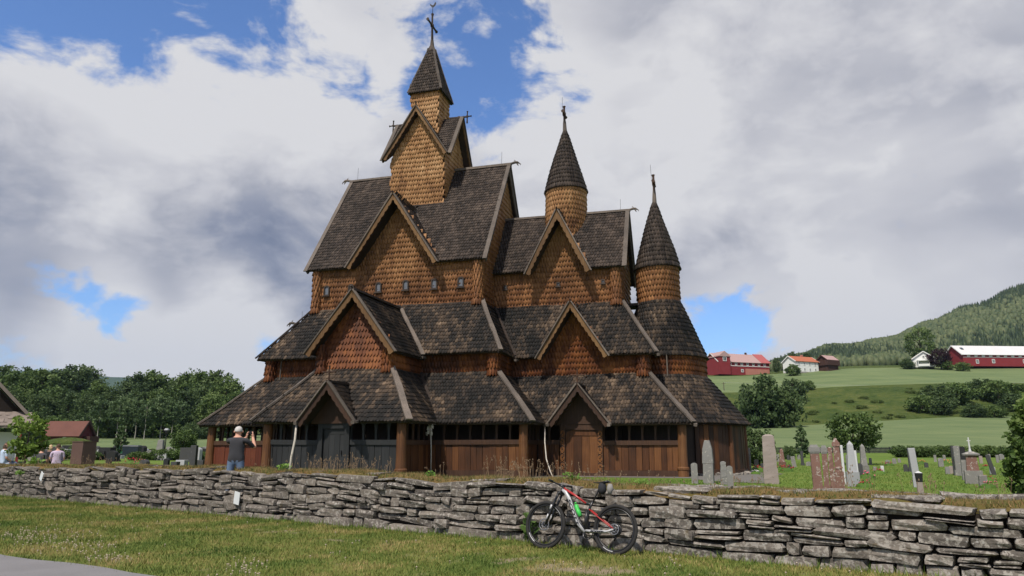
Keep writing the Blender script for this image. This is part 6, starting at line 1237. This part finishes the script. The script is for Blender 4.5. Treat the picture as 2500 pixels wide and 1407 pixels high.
windows(t, 's', 41, 11, [(-18 + 3.2 * i, 4.35, 1.2, .8) for i in range(12)], WHT); windows(t, 's', 41, 11.0, [(-14.5, 1.9, 1.1, 1.5), (-7.5, 2.1, 1.1, 1.5), (6, 2.1, 1.1, 1.5)]); mb = MB(); mb.box((0, -5.55, 3.7), (41, .12, .18)); mb.build('string_course', WHT, t); mb = MB(); mb.box((-18.3, -2.4, 7.6), (1.0, 1.4, .4), M=Matrix.Rotation(R(36), 3, 'X')); mb.build('roof_hatch', GLS, t)
# a power pole and its wire over the upper field
p = at_y(1768, 958, 236); g = terrain_z(p.x, 236); t = thing('power_pole', 'thin wooden power pole at the left end of the upper field', 'pole', (p.x, 236, g)); hp = at_y(1768, 934, 236).z - g
mb = MB(); mb.tube([(0, 0, 0), (0, 0, hp)], [.14, .1], 7); mb.build('pole', BK, t); mb = MB(); mb.box((0, 0, hp - .3), (1.4, .12, .12)); mb.build('crossarm', BK, t)
e = at_y(2560, 932, 236); o = MB().tube([Vector((p.x, 236, g + hp)).lerp(e, i / 12) - Vector((0, 0, 4.5 * (i / 12) * (1 - i / 12))) for i in range(13)], .035, 4).build('power_line', plain('pale_wire', (.3, .3, .3))); tag(o, 'pale wire hanging across the hillside from the power pole', 'wire')
# left: red barn beyond the graves, and the white house with the stone roof
p = base_at(164, 1061, 128); p.z = terrain_z(p.x, 128); t = house('red_roofed_barn', 'low dark red barn with brown red roof before the wood', p, R(-3), 7.0, 4.0, 1.2, 3.5, DRD, RTL, .3, 'barn'); windows(t, 's', 7.0, 4.0, [(1.0, .7, .4, .4)]); mb = MB(); mb.box((4.2, .4, .5), (1.2, 2.6, 1.1)); mb.build('annexe', DKB, t)
mb = MB(); n = 16; mb.lathe([(4.0, -.3), (3.2, .35), (2.0, .72), (.8, .9), (.2, .92)], (0, 0, 0), 28); o = mb.build('grass_mound', MT['yard'], smooth=True); p = base_at(168, 1077, 112); o.location = (p.x, p.y, terrain_z(p.x, p.y)); o.data.materials[0] = MT['bank']; struct(o, label='low grassy mound before the red roofed barn')
q = at_y(30, 1088, 44); t = thing('white_cottage', 'white walled cottage with dark gable and stone slate porch at the left edge', 'house', (q.x - .6, 44, .42), R(33))
g = lambda u, v: (at_y(u, v, 44) - Vector((q.x - .6, 44, .42)))
mb = MB(); mb.box((-1.9, 2.5, 1.0), (5.0, 5.0, 2.0)); mb.build('wall', WHT, t); a, b = g(-66, 860), g(66, 1030); mb = MB(); mb.prism([(b.x, .0, b.z), (a.x, 0, a.z), (2 * a.x - b.x, 0, b.z)], (0, 5, 0)); mb.build('gable', DRK, t)
for s in (1, -1):
    mb = MB(); e = Vector((a.x + s * (b.x - a.x) * 1.05, -.5, b.z - .12)); mb.prism([Vector((a.x, -.5, a.z + .12)), e, e + Vector((0, 6, 0)), Vector((a.x, 5.5, a.z + .12))], (s * .1, 0, .16)); mb.build('roof', SLT, t)
c0, c1 = g(-40, 1012), g(66, 1046); sl_ = thing('stone_slate_porch', 'stone slate porch roof', 'roof') if False else None
mb = MB(); mb.prism([(c0.x, -.1, c0.z), (c1.x - .25, -.1, c0.z), (c1.x, -1.5, c1.z), (c0.x, -1.5, c1.z)], (0, 0, .08)); pr_ = mb.build('porch_roof', SLT, t)
for i in range(4):
    for j in range(9):
        w_ = .34; mb = MB(); x = c0.x + (j + .5 + .5 * (i % 2)) * w_; k = (i + .5) / 4
        if x > c1.x - .15: continue
        mb.box((x, -.1 - 1.4 * k, c0.z + (c1.z - c0.z) * k + .12), (w_ * 1.02, .46, .05), M=Matrix.Rotation(math.atan2(c0.z - c1.z, 1.4), 3, 'X'), j=.03); mb.build('slate', SLT, pr_)
for x in (c1.x - .5, c0.x + .4): mb = MB(); mb.box((x, -1.3, c1.z / 2), (.14, .14, c1.z)); mb.build('porch_post', RED, t)
# ------------------------------------------------------------------ the bicycle against the wall
BKP = dict(black=plain('bike_black', (.012, .012, .014), .35, .1, spec=.5), white=plain('bike_white', (.40, .40, .41), .3, .05, spec=.5), red=plain('bike_red', (.34, .022, .02), .3, .05, spec=.5), rub=plain('tyre_rubber', (.022, .021, .021), .85, .2), steel=plain('bike_steel', (.24, .24, .25), .35, .1, metal=.8), green=plain('bottle_green', (.05, .46, .08), .35, .1), bag=plain('bag_black', (.02, .021, .026), .8, .2), greyb=plain('bag_grey', (.22, .21, .20), .8, .2))
sb = 21.62; lean = R(11)
bike = thing('bicycle', 'black white and red mountain bicycle leaning against the stone wall', 'bicycle', wall_pt(sb, .52, 0.0)); bike.matrix_world = Matrix.Translation(wall_pt(sb, .52, .0)) @ WB.to_4x4() @ Matrix.Rotation(-lean, 4, 'X')
def B(px, py, y=0.0): return Vector(((px - 1085) * 1.17e-3, y, .37 + (830 - (py - (px - 555) * .066)) * 1.11e-3))
def bp(name, mb, m, parent=None, smooth=True):
    return mb.build(name, m, parent or bike, smooth=smooth)
def ring(mb, c, r, tr, n=44, k=8, flat=1.0):
    vs = []
    for i in range(n):
        a = 2 * math.pi * i / n
        for j in range(k):
            b = 2 * math.pi * j / k; rr = r + tr * math.cos(b); vs.append((c.x + rr * math.cos(a), c.y + tr * flat * math.sin(b), c.z + rr * math.sin(a)))
    mb.add(vs, [(i * k + j, i * k + (j + 1) % k, ((i + 1) % n) * k + (j + 1) % k, ((i + 1) % n) * k + j) for i in range(n) for j in range(k)]); return mb
def wheel(c, nm, disc_r):
    h = ring(MB(), c, .342, .029, 48, 8, .95); w = bp(nm, h, BKP['rub']); bp('rim', ring(MB(), c, .303, .014, 48, 6, .8), BKP['black'], w)
    for a0 in (.55, 3.6) if nm == 'front_wheel' else (4.1,):
        mb = MB(); mb.tube([c + Vector((.318 * math.cos(a0 + .07 * i), -.012, .318 * math.sin(a0 + .07 * i))) for i in range(9)], .008, 5); bp('rim_decal', mb, BKP['white'], w)
    mb = MB()
    for i in range(28):
        a = 2 * math.pi * i / 28; s = .02 if i % 2 else -.02; mb.tube([c + Vector((.022 * math.cos(a + .6), s, .022 * math.sin(a + .6))), c + Vector((.30 * math.cos(a), 0, .30 * math.sin(a)))], .0012, 3)
    bp('spokes', mb, BKP['black'], w); mb = MB(); mb.tube([c - Vector((0, .05, 0)), c + Vector((0, .05, 0))], .024, 10); bp('hub', mb, BKP['black'], w)
    d = c + Vector((0, -.045, 0)); mb = ring(MB(), d, disc_r, .009, 32, 6, .2); ring(mb, d, disc_r * .45, .008, 20, 6, .2)
    for i in range(9): a = 2 * math.pi * i / 9; mb.tube([d + Vector((disc_r * .45 * math.cos(a), 0, disc_r * .45 * math.sin(a))), d + Vector((disc_r * math.cos(a + .4), 0, disc_r * math.sin(a + .4)))], .0035, 4)
    bp('brake_disc', mb, BKP['steel'], w)
cf, cr2 = B(555, 830), B(1610, 900); cr2.z = cf.z; wheel(cf, 'front_wheel', .085); wheel(cr2, 'rear_wheel', .075)
mb = ring(MB(), cr2 + Vector((0, .045, 0)), .07, .02, 28, 6, .6); bp('cassette', mb, BKP['black'])
fr_ = bp('frame', MB().tube([B(780, 345), B(840, 385), B(900, 470), B(985, 650), B(1070, 820), B(1175, 930)], [.03, .034, .036, .035, .033, .03], 10), BKP['white'])
bp('down_tube_edge', MB().tube([B(860, 385, 0), B(930, 490, 0), B(1010, 650, 0), B(1095, 810, 0), B(1185, 915, 0)], .022, 8), BKP['black'], fr_)
bp('head_tube', MB().tube([B(800, 318), B(765, 395)], .03, 10), BKP['black'], fr_); bp('top_tube', MB().tube([B(800, 328), B(985, 430), B(1165, 548)], [.021, .018, .016], 8), BKP['red'], fr_); bp('top_tube_joint', MB().tube([B(1160, 548), B(1245, 560)], .017, 8), BKP['black'], fr_)
bp('seat_tube', MB().tube([B(1190, 940), B(1200, 700), B(1222, 600), B(1262, 520)], [.03, .022, .022, .02], 8), BKP['black'], fr_)
for s in (-.05, .05): bp('seat_stay', MB().tube([B(1222, 628, s * .5), B(1370, 735, s), B(1520, 842, s), B(1600, 890, s)], .009, 7), BKP['red'], fr_); bp('chain_stay', MB().tube([B(1200, 915, s * .7), B(1300, 925, s), B(1510, 928, s), B(1605, 900, s)], [.02, .022, .018, .012], 8), BKP['white'], fr_)
bp('shock', MB().tube([B(1185, 640, -.01), B(1178, 760, -.01), B(1182, 900, -.01)], [.018, .026, .02], 8), BKP['black'])
bp('seat_post', MB().tube([B(1250, 560), B(1330, 380), B(1372, 275)], .014, 8), BKP['black'])
mb = MB(); mb.tube([B(1255, 232), B(1330, 245), B(1420, 235), B(1485, 215)], [.018, .03, .055, .06], 8); mb.v = [(x, y, 1.045 + (z - 1.06) * .32 + .12 * max(0, x - .36)) for x, y, z in mb.v]; o = bp('saddle', mb, BKP['black']); 
bp('saddle_bag', MB().tube([B(1385, 275), B(1388, 310), B(1390, 370), B(1385, 425)], [.045, .066, .07, .04], 10), BKP['bag']); bp('rear_pouch', MB().tube([B(1500, 290), B(1505, 350), B(1500, 430)], [.035, .055, .03], 8), BKP['greyb'])
for s in (-.06, .06):
    bp('fork_leg', MB().tube([B(752, 395, s), B(690, 545, s), B(640, 680, s), B(585, 830, s)], [.02, .02, .024, .02], 8), BKP['black']); 
    for q0_, q1_ in (((668, 560), (648, 620)), ((628, 690), (600, 760))): bp('fork_decal', MB().tube([B(*q0_, s), B(*q1_, s)], .0255, 8), BKP['white'])
bp('fork_crown', MB().tube([B(760, 398, -.075), B(755, 392, 0), B(760, 398, .075)], .028, 8), BKP['black'])
bp('stem', MB().tube([B(798, 312), B(722, 268)], .02, 8), BKP['black']); bp('handlebar', MB().tube([B(745, 255, -.36), B(725, 262, -.2), B(715, 266, 0), B(725, 262, .2), B(745, 255, .36)], .013, 8), BKP['black'])
for s in (-1, 1): bp('grip', MB().tube([B(738, 257, s * .25), B(746, 255, s * .37)], .018, 8), BKP['rub']); bp('brake_lever', MB().tube([B(715, 275, s * .2), B(690, 300, s * .26), B(695, 320, s * .34)], .007, 5), BKP['black'])
bp('crank', MB().tube([B(1190, 945, -.075), B(1185, 1090, -.08)], [.022, .014], 8), BKP['black']); bp('crank', MB().tube([B(1190, 945, .075), B(1195, 800, .08)], [.022, .014], 8), BKP['black']); bp('pedal', MB().box(B(1185, 1100, -.12), (.09, .08, .02)), BKP['black'], smooth=False); bp('pedal', MB().box(B(1195, 790, .12), (.09, .08, .02)), BKP['black'], smooth=False)
bp('chainring', ring(MB(), B(1190, 945, .05), .085, .008, 30, 6, .4), BKP['black']); bp('chain', MB().tube([B(1190, 868, .052), B(1610, 842, .052)], .005, 4), BKP['steel']); bp('derailleur', MB().tube([B(1610, 960, .06), B(1580, 1040, .06)], [.012, .02], 6), BKP['black'])
mb = MB(); mb.tube([B(1012, 560, -.005), B(1022, 590, -.005), B(1040, 630, -.005), B(1052, 650, -.005), B(1092, 722, -.005)], [.028, .036, .033, .036, .035], 12); mb.tube([B(1005, 545, -.005), B(998, 530, -.005)], [.022, .016], 10); bt = mb.build('water_bottle', BKP['green'], smooth=True); bt.matrix_world = bike.matrix_world.copy(); tag(bt, 'bright green water bottle in the bicycle frame', 'bottle'); bp('bottle_cage', MB().tube([B(1030, 690, 0), B(1085, 740, -.03), B(1115, 700, -.03)], .005, 5), BKP['black'])
def text_mesh(body, size, m, M, name, parent, shear=.25):
    c = bpy.data.curves.new('t', 'FONT'); c.body = body; c.size = size; c.extrude = .002; c.shear = shear; c.align_x = 'CENTER'; c.align_y = 'CENTER'; c.offset = .0035
    o = bpy.data.objects.new('t', c); C.objects.link(o); dg = bpy.context.evaluated_depsgraph_get(); dg.update(); me = bpy.data.meshes.new_from_object(o.evaluated_get(dg)); bpy.data.objects.remove(o)
    me.transform(M); me.materials.append(m); k = bpy.data.objects.new(name, me); C.objects.link(k); k.parent = parent; return k
d = (B(1085, 850) - B(895, 455)); ang = math.atan2(d.z, d.x)
text_mesh('SCOTT', .135, BKP['black'], Matrix.Translation(B(985, 655, -.037)) @ Matrix.Rotation(-ang, 4, 'Y') @ Matrix.Rotation(R(90), 4, 'X') @ Matrix.Diagonal((1.0, .5, 1, 1)), 'lettering', fr_)
text_mesh('SCOTT', .05, BKP['black'], Matrix.Translation(B(1370, 930, -.073)) @ Matrix.Rotation(R(90), 4, 'X') @ Matrix.Diagonal((1.3, .7, 1, 1)), 'lettering', fr_)
# ------------------------------------------------------------------ people
def skin_body(name, joints, links, mats, pick, parent, sub=2):
    me = bpy.data.meshes.new(name); names = list(joints); me.from_pydata([joints[n][0] for n in names], [(names.index(a), names.index(b)) for a, b in links] if False else [], []); bpy.data.meshes.remove(me)
    me = bpy.data.meshes.new(name); me.from_pydata([joints[n][0] for n in names], [(names.index(a), names.index(b)) for a, b in links], [])
    o = bpy.data.objects.new(name, me); C.objects.link(o); md = o.modifiers.new('skin', 'SKIN'); md.use_smooth_shade = True
    sv = me.skin_vertices[0].data
    for i, n in enumerate(names):
        r = joints[n][1]; sv[i].radius = (r, r) if not hasattr(r, '__len__') else r; sv[i].use_root = (n == 'pelvis')
    ss = o.modifiers.new('sub', 'SUBSURF'); ss.levels = ss.render_levels = sub; bake(o)
    o.data.materials.clear()
    for m in mats: o.data.materials.append(m)
    for p in o.data.polygons: p.material_index = pick(p.center); p.use_smooth = True
    if parent is not None: o.parent = parent
    return o
def fingers(J, Lk, wrist, side, fwd, up, out):
    """palm and five fingers; fwd/up/out are unit vectors of the hand"""
    w = Vector(J[wrist][0]); pl = wrist + '_palm'; J[pl] = (tuple(w + fwd * .07), (.034, .022)); Lk.append((wrist, pl))
    for i, (o_, l) in enumerate(((-.03, .075), (-.01, .085), (.012, .08), (.03, .06))):
        b = w + fwd * .09 + out * o_; a, c, e = (f'{wrist}_{i}a', f'{wrist}_{i}b', f'{wrist}_{i}c'); J[a] = (tuple(b), .010); J[c] = (tuple(b + fwd * l * .55 + up * .012), .009); J[e] = (tuple(b + fwd * l * .8 + up * .04), .008); Lk += [(pl, a), (a, c), (c, e)]
    a, c = f'{wrist}_ta', f'{wrist}_tb'; J[a] = (tuple(w + fwd * .05 - out * .04 + up * .015), .012); J[c] = (tuple(w + fwd * .09 - out * .045 + up * .04), .009); Lk += [(pl, a), (a, c)]
SK = plain('skin', (.50, .27, .19), .6, .1); HG = plain('white_hair', (.46, .44, .42), .9, .2, 60); TS = plain('dark_tshirt', (.038, .038, .044), .9, .15); JN = plain('blue_jeans', (.11, .16, .25), .9, .25, 20); SHOE = plain('shoe', (.05, .05, .05), .7, .2)
def person(label, loc, rz, shirt, trousers, hair, arms='photo', seated=False, long_hair=False, name='person'):
    t = thing(name, label, 'person', loc, rz)
    J = dict(pelvis=((0, 0, .95), (.165, .125)), waist=((0, 0, 1.10), (.165, .125)), chest=((0, .01, 1.30), (.19, .13)), collar=((0, .0, 1.44), (.13, .085)), neck=((0, .015, 1.53), .058), jaw=((0, .04, 1.60), (.068, .080)), skull=((0, .03, 1.69), (.078, .095)), top=((0, .03, 1.755), (.05, .06)))
    Lk = [('pelvis', 'waist'), ('waist', 'chest'), ('chest', 'collar'), ('collar', 'neck'), ('neck', 'jaw'), ('jaw', 'skull'), ('skull', 'top')]
    for s, sd_ in ((-1, 'l'), (1, 'r')):
        J['sh' + sd_] = ((s * .20, 0, 1.42), .068); Lk += [('collar', 'sh' + sd_)]
        if arms == 'photo': el, wr = ((-.20, .27, 1.36), (.10, .36, 1.50)) if s < 0 else ((.34, .16, 1.24), (.24, .36, 1.50))
        else: el, wr = ((s * .25, .02, 1.15), (s * .16, .24, 1.05))
        J['el' + sd_] = (el, .047); J['wr' + sd_] = (wr, .031); Lk += [('sh' + sd_, 'el' + sd_), ('el' + sd_, 'wr' + sd_)]
        fw = Vector((.05 * -s, .1, .9)).normalized() if arms == 'photo' else Vector((-s * .3, .9, -.1)).normalized(); fingers(J, Lk, 'wr' + sd_, s, fw, Vector((-s * .6, .8, 0)).normalized(), Vector((0, 1, 0)) if arms == 'photo' else Vector((1, 0, 0)))
        kn, an = (((s * .12, .45, .98), (s * .12, .46, .52)) if seated else ((s * .115, .02, .50), (s * .12, -.03, .09)))
        J['hip' + sd_] = ((s * .10, .0, .90), .098); J['kn' + sd_] = (kn, .066); J['an' + sd_] = (an, .046); J['to' + sd_] = ((an[0] + s * .02, an[1] + .19, an[2] - .05), (.042, .03)); Lk += [('pelvis', 'hip' + sd_), ('hip' + sd_, 'kn' + sd_), ('kn' + sd_, 'an' + sd_), ('an' + sd_, 'to' + sd_)]
    def pick(c):
        if c.z > 1.50 and abs(c.x) < .12 and c.y < .17: return 0
        if seated and c.y > .18 and c.z < 1.10 and abs(c.x) < .2 and c.z > .58 and abs(c.x) > .04: return 2
        arm = abs(c.x) > .23 or c.y > .14
        if c.z > .98 and arm and (c.z < 1.0 or c.y > .10 if arms == 'photo' else (c.z < 1.24 or c.y > .12)): return 0
        if c.z > .91: return 1
        if c.z > (.50 if seated else .10): return 2
        return 3
    o = skin_body('body', J, Lk, [SK, shirt, trousers, SHOE], pick, t)
    mb = MB(); n = 12
    for i in range(7):
        a = math.pi * .52 * i / 6
    V = []
    for i in range(8):
        a = math.pi * .57 * i / 7
        for k in range(n): b = 2 * math.pi * k / n; cut = 1.0 if math.sin(b) < .2 else .55; aa = a * cut; V.append(((.086 + .004 * math.sin(b * 5 + i)) * math.sin(aa) * math.cos(b), .026 + .104 * math.sin(aa) * math.sin(b), 1.675 + (.108 + .004 * math.sin(b * 3 + i)) * math.cos(aa) - (.10 * i / 7 if long_hair and math.sin(b) < .2 else 0)))
    mb.add(V, [(i * n + k, i * n + (k + 1) % n, (i + 1) * n + (k + 1) % n, (i + 1) * n + k) for i in range(7) for k in range(n)]); mb.build('hair', hair, t, smooth=True)
    mb = MB()
    for s in (-1, 1): mb.lathe([(.008, -.028), (.018, 0), (.008, .028)], (s * .088, .03, 1.645), 6)
    mb.build('ears', SK, t, smooth=True)
    mb = MB(); mb.taper(.014, .012, 1.625, .008, .006, 1.675, (0, .125)); mb.build('nose', SK, t, smooth=True); mb = MB()
    for s in (-1, 1): mb.lathe([(.003, -.008), (.011, 0), (.003, .008)], (s * .032, .115, 1.685), 6)
    mb.build('eyes', MT['iron'], t, smooth=True); mb = MB(); mb.box((0, .117, 1.592), (.045, .01, .008)); mb.build('mouth', plain('lip', (.3, .1, .08)), t)
    return t
pm = at_y(578, 1100, 17.6); mz = .38; man = person('white haired man in dark t shirt and jeans photographing the church', (pm.x, 17.6, mz), R(6), TS, JN, HG); man.scale = (1.1, 1.05, .945)
ph = MB().box((.17, .47, 1.63), (.16, .012, .08), j=0).build('smartphone', MT['iron']); ph.matrix_world = Matrix.Translation((pm.x, 17.6, mz)) @ Matrix.Rotation(R(6), 4, 'Z') @ Matrix.Diagonal((1.0, 1.0, .945, 1)); tag(ph, 'dark smartphone held up by the white haired man', 'phone')
BLT = plain('pale_blue_shirt', (.42, .50, .62), .9, .1); LIL = plain('lilac_shirt', (.50, .40, .52), .9, .1); GRS = plain('grey_shirt', (.075, .072, .080), .9, .15); DKC = plain('dark_clothes', (.02, .02, .022), .9, .1); BLO = plain('blond_hair', (.50, .38, .22), .9, .2, 40); BRH = plain('brown_hair', (.07, .045, .03), .9, .2, 40)
for (u, vt, y, sh, tr_, hr_, lg, rz, lb) in ((144, 1084, 30, LIL, DKC, BRH, False, .5, 'visitor in a lilac shirt sitting beside the brown kiosk'), (123, 1086, 31, DKC, DKC, BLO, True, -.3, 'blond visitor in dark clothes sitting left of the lilac shirt'), (103, 1090, 30.5, GRS, DKC, BRH, False, .2, 'visitor in a grey shirt bending beside the blond one'), (14, 1081, 29, BLT, JN, BRH, True, -.6, 'dark haired visitor in a pale blue shirt at the far left')):
    p = at_y(u, vt, y); g = yard(p.x, y); k = .98; person(lb, (p.x, y, p.z - 1.78 * k), rz, sh, tr_, hr_, 'down', True, lg).scale = (k, k, k)
    bz = p.z - 1.78 * k; t = thing('stone_bench', 'low stone bench under the visitor at bearing of the ' + {144: 'lilac shirt', 123: 'blond hair', 103: 'grey shirt', 14: 'pale blue shirt'}[u], 'bench', (p.x, y + .1, g)); sh_ = bz + .84 * k - g; mb = MB(); mb.box((0, 0, sh_ - .05), (.8, .42, .1)); mb.build('seat', GM['grey'], t)
    for s in (-1, 1): mb = MB(); mb.box((s * .28, 0, (sh_ - .1) / 2), (.14, .36, sh_ - .1)); mb.build('leg', GM['grey'], t)
# gravel strip round the church
mb = MB(); pts = [(-8.2, -7.6), (-3.3, -7.8), (-3.3, -10.6), (4.1, -10.6), (4.1, -7.9), (8.2, -7.8), (8.3, -5.8), (14.5, -5.8), (16.6, -3.2), (17.2, 0), (16, 4), (13, 8), (-8.2, 8)]
mb.add([cpoint(x, y, yard(0, 30) + .008) for x, y in pts], [tuple(range(len(pts)))]); struct(mb.build('gravel_strip', MT['gravel']), label='grey gravel strip around the church')
mb = MB(); a = [at_z(1745, 1160, .412), at_z(1830, 1158, .412), at_z(1905, 1174, .412), at_z(1860, 1180, .412), at_z(1760, 1176, .412), at_z(1690, 1170, .412)]; mb.add(a, [tuple(range(6))]); struct(mb.build('gravel_path', MT['gravel']), label='pale gravel path beside the apse')

# ------------------------------------------------------------------ the air
def haze():
    mb = MB(); a, b = (-9000, -400, -90), (9000, 5600, 700)
    mb.box([(p + q) / 2 for p, q in zip(a, b)], [q - p for p, q in zip(a, b)])
    m = bpy.data.materials.new('haze'); m.use_nodes = True; w = NT(m.node_tree); w.n.clear(); out = w.new('ShaderNodeOutputMaterial'); v = w.new('ShaderNodeVolumePrincipled')
    v.inputs['Color'].default_value = (.42, .64, 1.0, 1); v.inputs['Density'].default_value = 5e-5; v.inputs['Anisotropy'].default_value = .2; w.l.new(v.outputs[0], out.inputs['Volume'])
    o = mb.build('haze', m); o['kind'] = 'stuff'; o['label'] = 'thin bluish air between here and the far hills'; o['category'] = 'haze'
haze()
